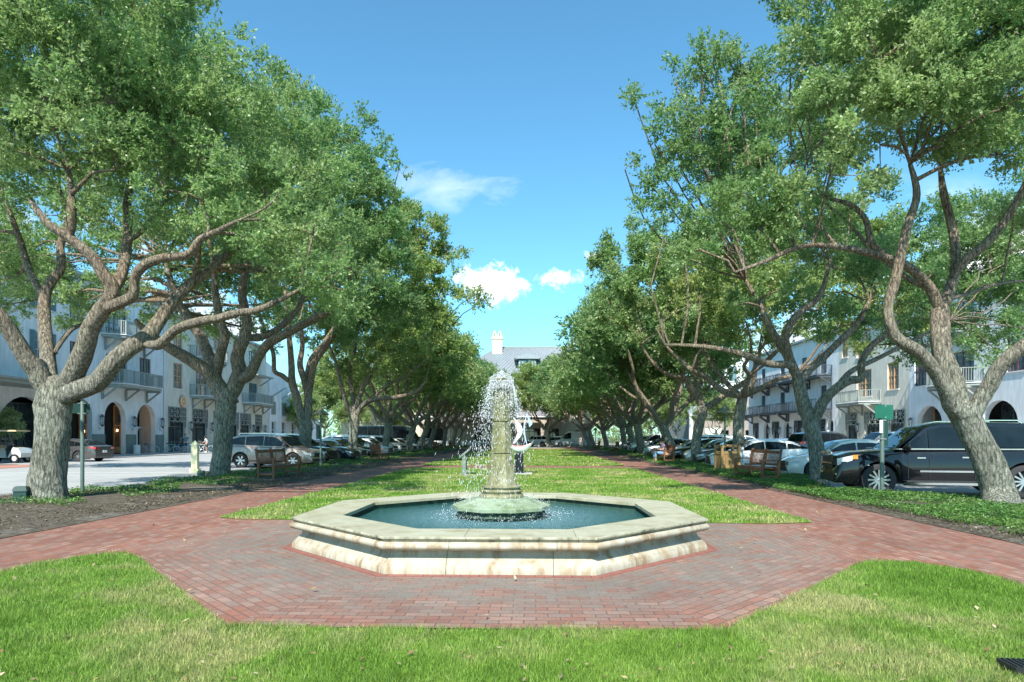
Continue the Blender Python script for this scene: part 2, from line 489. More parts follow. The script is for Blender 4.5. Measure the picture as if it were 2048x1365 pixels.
# planting strips
b = MB()
strip = [U(-7.45, 4), U(-7.45, 60), U(-7.45, 112)]
def strip_mesh(name, inner, outer, mat, z=.02, dome=.06):
    b = MB(); n = len(inner)
    for i in range(n - 1):
        for k in range(6):
            t0, t1 = k / 6, (k + 1) / 6
            q = []
            for (p, o, t) in ((inner[i], outer[i], t0), (inner[i], outer[i], t1), (inner[i + 1], outer[i + 1], t1), (inner[i + 1], outer[i + 1], t0)):
                v = p.lerp(o, t); v.z = z + dome * math.sin(PI * t) ** .7; q.append(v)
            b.poly(q)
    o = b.build(name, mat, smooth=180); tag(o, kind='structure'); return o
LI = [U(-7.35, v) for v in (5, 9, 12, 15, 18, 22, 26, 35, 50, 80, 116)]
LO = [Vector(p) for p in ((-26, 10.5, 0), (-20, 12.2, 0), (-14.4, 13.6, 0), (-13.0, 16.5, 0), (-11.4, 18.8, 0), (-11.9, 22.5, 0), (-12.2, 26, 0), (-11.0, 33, 0), (-11.7, 50, 0), (-11.2, 80, 0), (-10.5, 116, 0))]
strip_mesh('planting_bed', LI, LO, m_soil)
RI = [U(7.25, v) for v in (2, 6, 9, 12, 15, 18, 22, 35, 50, 80, 116)]
RO = [Vector(p) for p in ((13, 6, 0), (11.6, 9, 0), (10.9, 12, 0), (10.9, 14.6, 0), (9.0, 15.8, 0), (9.0, 19.4, 0), (10.4, 21.5, 0), (10.6, 35, 0), (12.2, 50, 0), (14, 80, 0), (15.6, 116, 0))]
strip_mesh('planting_bed', RI, RO, m_soil)

# brick paths (u across, v along -> UV in metres)
def uvpoly(b, pts, rot=False, z=.012, off=(0, 0)):
    uv = []
    for p in pts:
        d = Vector((p[0], p[1], 0)) - AX
        u, v = d.dot(DU) + off[0], d.dot(DV) + off[1]
        uv.append((v, u) if rot else (u, v))
    b.poly([(p[0], p[1], z) for p in pts], uv)
b = MB(); uvpoly(b, [U(-7.35, -4), U(-5.4, -4), U(-5.4, 116), U(-7.35, 116)], True); tag(b.build('brick_path', m_path), kind='structure')
b = MB(); uvpoly(b, [U(5.4, -4), U(7.25, -4), U(7.25, 116), U(5.4, 116)], True); tag(b.build('brick_path', m_path), kind='structure')
b = MB(); uvpoly(b, [U(-5.4, 30.8), U(5.4, 30.8), U(5.4, 33.8), U(-5.4, 33.8)], False); tag(b.build('brick_path', m_path), kind='structure')

# plaza ring of eight sectors round the fountain, courses parallel to every side
AP_IN, AP_OUT = 2.6, 4.72
b = MB(); t8 = math.tan(PI / 8)
for k in range(8):
    a = TH - PI / 2 + k * PI / 4
    n_ = Vector((math.cos(a), math.sin(a), 0)); s_ = Vector((-math.sin(a), math.cos(a), 0))
    for r0, r1, mi in ((AP_IN, 2.93, 1), (2.93, AP_OUT, 0)):
        b.cur = mi
        pts, uv = [], []
        for r, sg in ((r0, -1), (r0, 1), (r1, 1), (r1, -1)):
            pts.append(FC + n_ * r + s_ * sg * r * t8 + Vector((0, 0, .014))); uv.append((sg * r * t8 + k * 3.07, r))
        b.poly(pts, uv)
o = b.build('plaza_paving', [m_plaza, m_edge]); tag(o, kind='structure')
# brick infill between the ring and the side paths
b = MB()
for sg in (-1, 1):
    uvpoly(b, [U(sg * 4.3, 5.6), U(sg * 5.45, 6.8 if sg < 0 else 6.8), U(sg * 5.45, 12.0), U(sg * 4.2, 12.0), U(sg * 3.2, 9.7)], True, .0105)
tag(b.build('plaza_paving', m_plaza), kind='structure')

# lawns -----------------------------------------------------------------
def relco(r, sg):     # corner of the outer ring octagon
    return (sg * r * t8, -r)
VF = (FC - AX).dot(DV); UF = (FC - AX).dot(DU)
front = [U(-16, -9), U(16, -9), U(16, 3), U(5.4, 3.2), U(5.4, 7.2), U(5.2, 7.55), U(4.6, 7.7), U(UF + AP_OUT, 7.62)]
near_poly = [(-5.35, -3), (-5.35, 7.3), (-5.1, 7.85), (-4.7, 7.95), (-4.45, 7.75), (UF - AP_OUT * t8, VF - AP_OUT), (UF - .4, VF - AP_OUT - .07), (UF + AP_OUT * t8, VF - AP_OUT), (4.25, 7.55), (4.5, 7.72), (5.0, 7.72), (5.35, 7.2), (5.35, -3)]
lawn1_poly = [(-5.38, 11.7), (-4.9, 11.45), (-2.5, 11.25), (2.5, 11.25), (4.6, 11.1), (5.38, 11.3), (5.42, 30.8), (-5.42, 30.8)]
lawn2_poly = [(-5.42, 34.6), (-4.8, 33.8), (4.8, 33.8), (5.42, 34.6), (5.42, 83), (-5.42, 83)]
for nm, pl in (('lawn', near_poly), ('lawn', lawn1_poly), ('lawn', lawn2_poly)):
    sheet(nm, [[U(u, v) for u, v in pl]], m_turf, .022)
sheet('brick_path', [[U(-5.4, 83), U(5.4, 83), U(5.4, 90), U(-5.4, 90)]], m_redroad, .01)

def inside(poly, u, v):
    """vectorised point in polygon"""
    r = np.zeros(len(u), bool); n = len(poly)
    for i in range(n):
        x1, y1 = poly[i]; x2, y2 = poly[(i + 1) % n]
        if y1 == y2: continue
        c = ((y1 > v) != (y2 > v)) & (u < (x2 - x1) * (v - y1) / (y2 - y1) + x1)
        r ^= c
    return r
def bladesmat(name, a, b_, c, sc=.55):
    m, nt, bs, out = newmat(name)
    geo = nt.nodes.new('ShaderNodeNewGeometry')
    n = noise(nt, sc, 5, .65)
    x = ramp(nt, n, [(.34, a), (.48, b_), (.60, c)])
    x = mix(nt, ramp(nt, noise(nt, 2.6, 4, .7), [(.54, g3(0)), (.66, g3(.65))]), x, tuple(q * .62 for q in a))
    x = mix(nt, 1.0, x, ramp(nt, geo.outputs['Random Per Island'], [(0, g3(.6)), (.8, g3(1.15)), (1, (1.9, 1.6, 1.5))]), 'MULTIPLY')
    nt.links.new(x, bs.inputs['Base Color']); setin(bs, {'Roughness': .55, 'Specular IOR Level': .3})
    tr = nt.nodes.new('ShaderNodeBsdfTranslucent'); nt.links.new(x, tr.inputs['Color'])
    ms = nt.nodes.new('ShaderNodeMixShader'); ms.inputs[0].default_value = .35
    nt.links.new(bs.outputs[0], ms.inputs[1]); nt.links.new(tr.outputs[0], ms.inputs[2]); nt.links.new(ms.outputs[0], out.inputs['Surface'])
    return m
m_blade = bladesmat('grass blades', (.125, .255, .03), (.20, .34, .06), (.38, .40, .17))
def grass(name, poly, n, hmin, hmax, wid, seed, vr, dens=0.0, zb=.02, mat=None, curl=.8):
    g = np.random.default_rng(seed)
    u = g.uniform(min(p[0] for p in poly), max(p[0] for p in poly), n * 2)
    v0, v1 = vr
    t = g.uniform(0, 1, n * 2)
    v = v0 * (v1 / v0) ** t if dens else v0 + (v1 - v0) * t     # denser near the camera
    k = inside(poly, u, v)
    u, v = u[k][:n], v[k][:n]
    m = len(u)
    x = AX.x + DU.x * u + DV.x * v; y = AX.y + DU.y * u + DV.y * v
    if name == 'grass_near':
        keep = np.abs(x) < y * .83 + .3; x, y = x[keep], y[keep]; m = len(x)
    x = x + g.normal(0, .018, m); y = y + g.normal(0, .018, m)
    h = g.uniform(hmin, hmax, m) * (.75 + .5 * (np.sin(x * 5.1 + 2 * np.sin(y * 3.3)) * .5 + .5)); a = g.uniform(0, 2 * PI, m); ln = g.uniform(.1, curl, m) * h
    wd = wid * (1 + .06 * (y - 4)) if dens else np.full(m, wid)
    la = g.uniform(0, 2 * PI, m)
    sx, sy = np.cos(a) * wd / 2, np.sin(a) * wd / 2
    lx, ly = np.cos(la) * ln, np.sin(la) * ln
    z0 = np.full(m, zb)
    A = np.stack([x - sx, y - sy, z0], 1); B = np.stack([x + sx, y + sy, z0], 1)
    C = np.stack([x + sx * .7 + lx * .35, y + sy * .7 + ly * .35, z0 + h * .6], 1)
    D = np.stack([x - sx * .7 + lx * .35, y - sy * .7 + ly * .35, z0 + h * .6], 1)
    E = np.stack([x + lx, y + ly, z0 + h], 1)
    V = np.stack([A, B, C, D, E], 1).reshape(-1, 3)
    i = np.arange(m)[:, None] * 5
    Fc = np.concatenate([i + np.array([[0, 1, 2, 3]]), i + np.array([[3, 2, 4, 4]])], 1)
    # two faces: a quad and a triangle stored as tri
    me = bpy.data.meshes.new(name)
    me.vertices.add(m * 5); me.vertices.foreach_set('co', V.astype(np.float32).ravel())
    lp = (i + np.array([[0, 1, 2, 3, 3, 2, 4]])).astype(np.int32).ravel()
    me.loops.add(m * 7); me.loops.foreach_set('vertex_index', lp)
    me.polygons.add(m * 2)
    ls = (np.arange(m)[:, None] * 7 + np.array([[0, 4]])).astype(np.int32).ravel()
    me.polygons.foreach_set('loop_start', ls); me.polygons.foreach_set('loop_total', np.tile([4, 3], m).astype(np.int32))
    me.materials.append(mat or m_blade); me.update(calc_edges=True)
    o = link(bpy.data.objects.new('grass', me)); tag(o, kind='stuff')
    return o
tag(grass('grass_near', near_poly, 230000, .018, .06, .0042, 1, (3.3, 8.0), dens=1), 'short bright green turf of the front lawn', 'grass')
tag(grass('grass_mid', lawn1_poly, 120000, .025, .06, .012, 2, (11.1, 30.8), dens=1), 'green turf of the lawn just behind the fountain', 'grass')
tag(grass('grass_far', lawn2_poly, 60000, .03, .07, .03, 3, (33.8, 83), dens=1), 'bright green turf of the far lawn beyond the cross path', 'grass')
# ---------------------------------------------------------------- fountain
def stonemat(name, c_lo, c_hi, streak, streak_amt, algae=None, alg_rng=(.5, .7), joints=False, sc=5):
    m, nt, bs, out = newmat(name)
    n = noise(nt, sc, 6, .65); st = noise(nt, 2.6, 5, .65, stretch=(2.2, 2.2, .18)); pit = noise(nt, 55, 3, .7)
    x = ramp(nt, n, [(.3, c_lo), (.7, c_hi)])
    if streak: x = mix(nt, ramp(nt, st, [(.48, g3(0)), (.66, g3(streak_amt))]), x, streak)
    if algae: x = mix(nt, ramp(nt, noise(nt, 1.8, 6, .7), [(alg_rng[0], g3(0)), (alg_rng[1], g3(.85))]), x, algae)
    x = mix(nt, 1.0, x, ramp(nt, pit, [(.28, g3(.55)), (.40, g3(1))]), 'MULTIPLY')
    if joints:
        tc = nt.nodes.new('ShaderNodeTexCoord'); br = nt.nodes.new('ShaderNodeTexBrick'); br.offset = 0
        setin(br, {'Scale': 1.0, 'Mortar Size': .004, 'Brick Width': joints, 'Row Height': 50.0, 'Color1': (1, 1, 1, 1), 'Color2': (.93, .92, .9, 1), 'Mortar': (.12, .1, .07, 1), 'Mortar Smooth': .5})
        nt.links.new(tc.outputs['UV'], br.inputs['Vector'])
        x = mix(nt, 1.0, x, br.outputs['Color'], 'MULTIPLY')
    nt.links.new(x, bs.inputs['Base Color']); setin(bs, {'Roughness': .8, 'Specular IOR Level': .3})
    bump(nt, bs, mix(nt, .5, n, pit), .35, .012)
    return m
m_fbase = stonemat('weathered limestone', (.37, .335, .26), (.48, .45, .37), (.24, .155, .075), .9, (.33, .25, .145), (.52, .68), joints=1.17)
m_fcap = stonemat('coping limestone', (.31, .305, .21), (.42, .41, .31), None, 0, (.25, .215, .12), (.50, .70), joints=1.22)
m_flip = stonemat('stained coping edge', (.30, .29, .20), (.50, .48, .38), (.08, .08, .05), .85, None, joints=1.22, sc=9)
m_fwet = stonemat('wet dark stone', (.03, .05, .035), (.10, .14, .09), (.02, .03, .02), .6, None, sc=7)
m_fcol = stonemat('mossy column stone', (.13, .125, .06), (.29, .28, .17), (.40, .39, .29), .5, (.15, .15, .05), (.44, .62), sc=8)
m_fplate = stonemat('green wet plate', (.20, .26, .17), (.30, .36, .26), (.10, .14, .07), .6, (.12, .16, .07), (.48, .7), sc=6)
fount = empty('fountain', FC, 0, 'octagonal limestone fountain with tall mossy column in the brick plaza', 'fountain')
c8 = math.cos(PI / 8)
def octa(prof, name, mat, parent, n=8, smooth=35, c=(0, 0, 0)):
    """lathe of n flat sides with UV (metres along the side, height along the profile)"""
    b = MB(); k0 = TH - PI / 2 - PI / n; cn_ = math.cos(PI / n)
    for k in range(n):
        a0, a1 = k0 + 2 * PI * k / n, k0 + 2 * PI * (k + 1) / n
        acc = 0
        for (r0, z0), (r1, z1) in zip(prof, prof[1:]):
            q = []
            for r, z, a in ((r0, z0, a0), (r0, z0, a1), (r1, z1, a1), (r1, z1, a0)):
                q.append((c[0] + r / cn_ * math.cos(a), c[1] + r / cn_ * math.sin(a), c[2] + z))
            L = 2 * prof[0][0] * math.tan(PI / n); d = math.hypot(r1 - r0, z1 - z0)
            h0 = L / 2
            off = 4.0 + k * 2 * L
            def uu(r, sg): return off + L / 2 + sg * r * math.tan(PI / n)
            b.poly(q, [(uu(r0, -1), acc), (uu(r0, 1), acc), (uu(r1, 1), acc + d), (uu(r1, -1), acc + d)])
            acc += d
    import bmesh
    me = b.mesh(name, mat)
    bm = bmesh.new(); bm.from_mesh(me); bmesh.ops.remove_doubles(bm, verts=bm.verts, dist=.0005); bm.to_mesh(me); bm.free()
    me.polygons.foreach_set('use_smooth', [True] * len(me.polygons)); me.set_sharp_from_angle(angle=R(smooth))
    o = bpy.data.objects.new(name, me); link(o, parent); return o
wallp = [(2.79, 0.0), (2.79, .045), (2.78, .08), (2.755, .115), (2.715, .155), (2.675, .19), (2.663, .225), (2.66, .25), (2.672, .256), (2.70, .258), (2.70, .27)]
roll = [(2.70, .27)] + [(2.755 + .062 * math.sin(t), .318 - .048 * math.cos(t)) for t in [PI * k / 10 for k in range(11)]] + [(2.74, .3665)]
octa(wallp, 'basin_wall', m_fbase, fount)
octa(roll, 'rounded_moulding', m_fbase, fount)
octa([(2.74, .3665), (2.765, .368), (2.772, .385), (2.79, .392), (2.80, .40), (2.80, .418), (2.795, .424)], 'coping_edge', m_flip, fount)
octa([(2.795, .424), (2.17, .424), (2.165, .418), (2.165, .372), (2.22, .37)], 'coping', m_fcap, fount)
octa([(2.22, .37), (2.20, .05)], 'inner_wall', m_fwet, fount)
# pedestal plate and column
octa([(.0, .62), (.40, .60), (.70, .492), (.715, .48), (.715, .435), (.69, .43)], 'pedestal_plate', m_fplate, fount, n=10, smooth=8)
octa([(.69, .43), (.64, .425), (.64, .38), (.665, .375), (.665, .345), (.62, .34), (.62, .2)], 'pedestal_base', m_fwet, fount, n=12)
octa([(.335, .605), (.335, .63), (.315, .65), (.30, .655), (.30, .675), (.315, .685), (.32, .70), (.30, .715), (.285, .72), (.285, .745), (.31, .755), (.31, .775), (.24, .785)], 'column_base', m_fcol, fount, n=16, smooth=60)
for nm, pr in (('column_drum', [(.228, .78), (.212, .86), (.188, .98), (.170, 1.12), (.160, 1.25), (.150, 1.256)]),
               ('column_drum', [(.138, 1.257), (.138, 1.266), (.156, 1.270), (.152, 1.4), (.143, 1.6), (.136, 1.735), (.125, 1.74)]),
               ('column_drum', [(.115, 1.741), (.115, 1.75), (.133, 1.754), (.129, 1.9), (.119, 2.1), (.108, 2.24), (.08, 2.245)])):
    octa(pr, nm, m_fcol, fount, n=8, smooth=20)
b = MB(); b.lathe([(.09, 2.235), (.12, 2.245), (.150, 2.28), (.160, 2.31), (.155, 2.345), (.12, 2.365), (.135, 2.385), (.13, 2.40), (.05, 2.39)], 24)
b.build('capital', m_fcol, fount, smooth=50)

def watermat():
    m, nt, bs, out = newmat('basin water')
    r1 = noise(nt, 26, 5, .7); r2 = noise(nt, 7, 3, .5); sp = noise(nt, 90, 2, .5); big = noise(nt, 1.1, 3)
    tc = nt.nodes.new('ShaderNodeTexCoord')
    ln = nt.nodes.new('ShaderNodeVectorMath'); ln.operation = 'LENGTH'; nt.links.new(tc.outputs['Object'], ln.inputs[0])
    rr = nt.nodes.new('ShaderNodeMapRange'); setin(rr, {'From Min': 2.1, 'From Max': 1.0}); nt.links.new(ln.outputs['Value'], rr.inputs[0])
    x = mix(nt, rr.outputs[0], (.012, .075, .065), (.025, .15, .175))
    # foam specks and sparkle highlights painted into the water colour, thicker towards the plate
    thr = nt.nodes.new('ShaderNodeMath'); thr.operation = 'MULTIPLY_ADD'; nt.links.new(rr.outputs[0], thr.inputs[0]); thr.inputs[1].default_value = .10; nt.links.new(sp, thr.inputs[2])
    x = mix(nt, ramp(nt, thr.outputs[0], [(.62, g3(0)), (.70, g3(.7))]), x, (.6, .72, .75))
    nt.links.new(x, bs.inputs['Base Color'])
    setin(bs, {'Roughness': .07, 'IOR': 1.33, 'Specular IOR Level': .55})
    bump(nt, bs, mix(nt, .5, r1, r2), .8, .05)
    return m
b = MB(); b.lathe([(2.21 / c8, .30), (1.4, .302), (.5, .302)], 8, ph=TH - PI / 2 - PI / 8, cap=False)
o = b.build('water', watermat(), loc=FC); tag(o, kind='structure')

# falling drops
def dropmat():
    m, nt, bs, out = newmat('water drops')
    setin(bs, {'Base Color': (.93, .97, 1, 1), 'Roughness': .12, 'Transmission Weight': .35, 'IOR': 1.33})
    return m
m_drop = dropmat()
g = np.random.default_rng(11)
def drops(pos, vel, rad, ln):
    n = len(pos)
    d = vel / (np.linalg.norm(vel, axis=1, keepdims=True) + 1e-6)
    a = np.cross(d, np.array([[.3, .9, .2]])); a /= np.linalg.norm(a, axis=1, keepdims=True); c = np.cross(d, a)
    r = rad[:, None]; l = ln[:, None]
    V = np.stack([pos - d * l, pos + a * r, pos + c * r, pos - a * r, pos - c * r, pos + d * l * .7], 1).reshape(-1, 3)
    i = np.arange(n)[:, None] * 6
    T = (i[:, :, None] + np.array([[[0, 2, 1], [0, 3, 2], [0, 4, 3], [0, 1, 4], [5, 1, 2], [5, 2, 3], [5, 3, 4], [5, 4, 1]]])).reshape(-1, 3)
    return V, T
n = 2500
a_ = g.uniform(0, 2 * PI, n); v0 = np.abs(g.normal(.0, .46, n)) + .06; t = g.uniform(0, .66, n) ** .8
up = g.uniform(-.3, .4, n)
rr_ = .16 + v0 * t; z = 2.33 + up * t - 4.9 * t * t
pos = np.stack([rr_ * np.cos(a_) - .45 * t * t, rr_ * np.sin(a_), z], 1); vel = np.stack([v0 * np.cos(a_) - .5 * t, v0 * np.sin(a_), up - 9.8 * t], 1)
sp_ = np.linalg.norm(vel, axis=1)
k = z > .34; pos, vel, sp_ = pos[k], vel[k], sp_[k]
V1, T1 = drops(pos, vel, g.uniform(.0018, .0052, len(pos)), .005 + .006 * sp_ * g.uniform(.5, 1.2, len(pos)))
# dense veil close under the capital
n = 1500; a_ = g.uniform(0, 2 * PI, n); q = g.uniform(0, 1, n) ** 1.3
rr_ = .16 + .22 * q * g.uniform(.3, 1, n); z = 2.40 - .62 * q + g.normal(0, .03, n)
pos = np.stack([rr_ * np.cos(a_), rr_ * np.sin(a_), z], 1); vel = np.stack([.6 * np.cos(a_), .6 * np.sin(a_), -3 * q - .3], 1)
V2, T2 = drops(pos, vel, g.uniform(.002, .007, n), g.uniform(.006, .024, n))
# bubbling crown on top
n = 500; a_ = g.uniform(0, 2 * PI, n); rr_ = np.abs(g.normal(0, .07, n)); z = 2.40 + g.uniform(0, 1, n) ** 1.5 * .13 * np.exp(-rr_ * 6)
pos = np.stack([rr_ * np.cos(a_), rr_ * np.sin(a_), z], 1); vel = np.stack([.3 * np.cos(a_), .3 * np.sin(a_), g.uniform(-1, 1, n)], 1)
V3, T3 = drops(pos, vel, g.uniform(.004, .011, n), g.uniform(.006, .015, n))
# splashes on the plate, dripping edge and in the basin
n = 1500; a_ = g.uniform(0, 2 * PI, n); rr_ = np.concatenate([g.normal(.70, .05, n // 2), g.uniform(.35, 1.1, n - n // 2)])
hh = np.abs(g.normal(0, .05, n)); zb = np.where(rr_ < .68, .60 - (rr_ - .4) * .3, .32)
zb[:n // 3] = g.uniform(.31, .46, n // 3); z = zb + hh
pos = np.stack([rr_ * np.cos(a_), rr_ * np.sin(a_), z], 1); vel = np.stack([.4 * np.cos(a_), .4 * np.sin(a_), g.uniform(-2, 1, n)], 1)
V4, T4 = drops(pos, vel, g.uniform(.002, .006, n), g.uniform(.004, .014, n))
# overflowing ring round the capital
n = 1500; a_ = g.uniform(0, 2 * PI, n); z = g.uniform(2.25, 2.37, n); rr_ = .16 + .03 * g.uniform(0, 1, n)
pos = np.stack([rr_ * np.cos(a_), rr_ * np.sin(a_), z], 1); vel = np.stack([.5 * np.cos(a_), .5 * np.sin(a_), g.uniform(-2, .2, n)], 1)
V5, T5 = drops(pos, vel, g.uniform(.002, .006, n), g.uniform(.006, .02, n))
VV, TT, o_ = [], [], 0
for V_, T_ in ((V1, T1), (V2, T2), (V3, T3), (V4, T4), (V5, T5)):
    VV.append(V_); TT.append(T_ + o_); o_ += len(V_)
me = np_mesh('water_drops', np.concatenate(VV), np.concatenate(TT), m_drop, 3)
o = bpy.data.objects.new('water_drops', me); o.location = FC; link(o)
tag(o, 'white drops of falling water sprayed round the fountain column', 'water spray', kind='stuff')

# thin unbroken streams leaving the rim before they break into drops
b = MB(); rs = random.Random(4)
for k in range(40):
    a = rs.uniform(0, 2 * PI); v = rs.uniform(.08, .5); u0 = rs.uniform(-.2, .25); T_ = rs.uniform(.18, .36)
    pts = []
    for i in range(8):
        t = T_ * i / 7; r_ = .165 + v * t
        pts.append((r_ * math.cos(a), r_ * math.sin(a), 2.33 + u0 * t - 4.9 * t * t))
    b.tube(pts, [.0032 * (1 - .6 * i / 7) for i in range(8)], 4)
o = b.build('water_streams', m_drop, loc=FC, smooth=180); tag(o, 'thin streams of water arching off the fountain capital', 'water', kind='stuff')
# ---------------------------------------------------------------- trees
m_bark = barkmat()
m_leafA = leafmat('oak leaves', (.11, .20, .055), (.235, .36, .135), (.48, .54, .26))
m_leafB = leafmat('oak leaves yellowish', (.13, .21, .05), (.28, .38, .12), (.54, .54, .22))
m_leafC = leafmat('oak leaves dark', (.085, .175, .055), (.175, .305, .12), (.38, .47, .22))

def leaf_quads(c, d, nrm, L, W):
    s = np.cross(d, nrm); s /= (np.linalg.norm(s, axis=1, keepdims=True) + 1e-9)
    L = L[:, None]; W = W[:, None]
    up = np.cross(s, d)
    V = np.stack([c - d * L * .5, c + s * W * .5 + d * L * .05 + up * L * .06, c + d * L * .5, c - s * W * .5 + d * L * .05 + up * L * .06], 1)
    return V.reshape(-1, 3)
def rdir(g, n):
    v = g.normal(size=(n, 3)); return v / np.linalg.norm(v, axis=1, keepdims=True)
def crown_mesh(name, blobs, n, L, mat, seed, per=11, clump=.42, fill=.22):
    """blobs: (x,y,z,rx,ry,rz).  clumps sit on each blob's shell, sprigs fill a clump, leaves radiate from a sprig"""
    g = np.random.default_rng(seed)
    B = np.array(blobs, float)
    if B.shape[1] == 4: B = np.concatenate([B[:, :3], B[:, 3:4], B[:, 3:4], B[:, 3:4] * .85], 1)
    area = np.maximum(B[:, 3] * B[:, 5], .22)
    ns = n // per
    # clumps
    nc_tot = max(len(B) * 8, int(area.sum() * 7.5))
    bi = g.choice(len(B), nc_tot, p=area / area.sum())
    d = rdir(g, nc_tot); rad = np.where(g.uniform(size=nc_tot) < fill, g.uniform(.15, .7, nc_tot), g.uniform(.78, 1.06, nc_tot))
    C = B[bi, :3] + d * B[bi, 3:] * rad[:, None]
    cr = clump * g.uniform(.6, 1.35, nc_tot) * (.6 + .25 * B[bi, 3])
    ci = g.choice(nc_tot, ns, p=cr ** 2 / (cr ** 2).sum())
    dd = rdir(g, ns); r_ = g.uniform(.2, 1, ns) ** .6
    off = dd * r_[:, None] * cr[ci][:, None]; off[:, 2] *= .72
    S = C[ci] + off
    out = dd * .8 + d[ci] * .7 + rdir(g, ns) * .5; out[:, 2] += .25
    out /= np.linalg.norm(out, axis=1, keepdims=True)
    # leaves
    m = ns * per
    si = np.repeat(np.arange(ns), per)
    t = g.uniform(-.5, 1, m)
    pos = S[si] + out[si] * (t * L * 2.0)[:, None]
    ld = out[si] * .75 + rdir(g, m) * .95; ld /= np.linalg.norm(ld, axis=1, keepdims=True)
    pos = pos + ld * L * .5
    nr = rdir(g, m); nr[:, 2] += .9; 
    Ls = L * g.uniform(.65, 1.3, m)
    V = leaf_quads(pos, ld, nr, Ls, Ls * g.uniform(.38, .52, m))
    Fc = np.arange(m * 4).reshape(-1, 4)
    return np_mesh(name, V, Fc, mat), C

def smooth_path(pts, rads, k=4):
    """Catmull-Rom through measured points"""
    P_ = [Vector(p) for p in pts]; n = len(P_)
    op, orr = [], []
    for i in range(n - 1):
        p0, p1, p2, p3 = P_[max(i - 1, 0)], P_[i], P_[i + 1], P_[min(i + 2, n - 1)]
        for j in range(k):
            t = j / k
            op.append(.5 * ((2 * p1) + (p2 - p0) * t + (2 * p0 - 5 * p1 + 4 * p2 - p3) * t * t + (3 * p1 - p0 - 3 * p2 + p3) * t ** 3))
            orr.append(rads[i] + (rads[i + 1] - rads[i]) * t)
    op.append(P_[-1]); orr.append(rads[-1])
    return op, orr

def trunk_builder(limbs, clumps, blobs, seed, twigs=1.0, n=9, base_flare=True):
    """limbs: list of (points, radii) in world units; adds branches from limbs out to blobs and clumps"""
    r = random.Random(seed); b = MB(); nodes = []
    for li, (pts, rads) in enumerate(limbs):
        pp, rr = smooth_path(pts, rads, 5)
        for i in range(len(pp)):
            if li and i == 0: continue
            j = .025 * rr[i]
            pp[i] = pp[i] + Vector((r.uniform(-j, j), r.uniform(-j, j), r.uniform(-j, j)))
            rr[i] *= r.uniform(.98, 1.03)
            if li and i < 4: rr[i] *= (.55, .72, .86, .95)[i]
        if li == 0 and base_flare:
            for i in range(len(rr)):
                h = pp[i].z - pp[0].z
                rr[i] *= 1 + .27 * math.exp(-h / .22)
        if li == 0:
            dd = (pp[-1] - pp[-2]).normalized(); r9 = rr[-1]
            for q_, f_ in ((.3, .93), (.55, .75), (.72, .45), (.78, .1)): pp.append(pp[-1 if q_ == .3 else -1] + dd * r9 * (.3 if q_ < .6 else .15)); rr.append(r9 * f_)
        b.tube(pp, rr, n + 5 if rr[0] > .12 else 7, wob=.07 if rr[0] > .12 else 0)
        nodes += [(p, q) for p, q in zip(pp, rr) if p.z > pp[0].z + .1 or li]
    hi = [(p, q) for p, q in nodes if p.z > 2.2]
    if not hi: hi = nodes
    sub = []
    for bl in blobs:
        c = Vector(bl[:3]) - Vector((0, 0, bl[5] * .5 if bl[3] < .2 else 0))
        p, q = min(hi, key=lambda t: (t[0] - c).length + (1.5 if t[0].z > c.z else 0))
        L = (c - p).length
        if L < .4: continue
        k = max(3, int(L / .8)); pts = []; rr = []
        q0 = min(q * .75, .03 + .022 * L)
        bend = Vector((r.uniform(-1, 1), r.uniform(-1, 1), r.uniform(-.2, .7))) * L * .14
        for i in range(k + 1):
            t = i / k
            pts.append(p.lerp(c, t) + bend * math.sin(PI * t) + Vector((r.uniform(-1, 1), r.uniform(-1, 1), r.uniform(-1, 1))) * (.05 * L / k ** .5 if 0 < i < k else 0))
            rr.append(q0 * (1 - t) + .022 * t)
        b.tube(pts, rr, 6, cap=False)
        sub += list(zip(pts[1:], rr[1:]))
    if twigs and len(clumps):
        cand = sub + hi
        arr = np.array([tuple(p) for p, q in cand]); 
        idx = r.sample(range(len(clumps)), min(len(clumps), int(twigs)))
        for k in idx:
            c = clumps[k]; d2 = ((arr - c) ** 2).sum(1); j = int(d2.argmin())
            p, q = cand[j]; c = Vector(c); L = (c - p).length
            if L > 3.2 or L < .15: continue
            m1 = p.lerp(c, .4) + Vector((r.uniform(-1, 1), r.uniform(-1, 1), r.uniform(-.3, 1))) * L * .12
            m2 = p.lerp(c, .75) + Vector((r.uniform(-1, 1), r.uniform(-1, 1), r.uniform(-1, 1))) * L * .1
            r0 = min(q * .7, .012 + .009 * L)
            b.tube([p, m1, m2, c], [r0, r0 * .75, r0 * .5, .005], 4, cap=False)
    return b

def tree(base, limbs, blobs, n, L, mat, seed, label, group='live oaks lining the two sides of the park', twigs=300, name='oak_tree', per=11, clump=.42, rings=9):
    root = empty(name, base, 0, label, 'tree', group)
    inv = Vector(base)
    bl = [tuple(Vector(q[:3]) - inv) + tuple(q[3:]) for q in blobs]
    lm = [([Vector(p) - inv for p in pts], rr) for pts, rr in limbs]
    me, C = crown_mesh('crown', bl, n, L, mat, seed, per, clump)
    link(bpy.data.objects.new('crown', me), root)
    tb = trunk_builder(lm, C, bl, seed, twigs, rings)
    tb.build('trunk', m_bark, root, smooth=180)
    return root
def PL(seq, Y, r):
    """limb from photograph pixels: (px, py, depth offset[, radius px])"""
    pts = [P(q[0], q[1], Y + (q[2] if len(q) > 2 else 0)) for q in seq]
    return (pts, r)
def ra(a, b, n): return [a + (b - a) * i / (n - 1) for i in range(n)]
def PB(seq):
    return [tuple(P(q[0], q[1], q[2])) + (q[3], q[3], q[3] * .8) for q in seq]

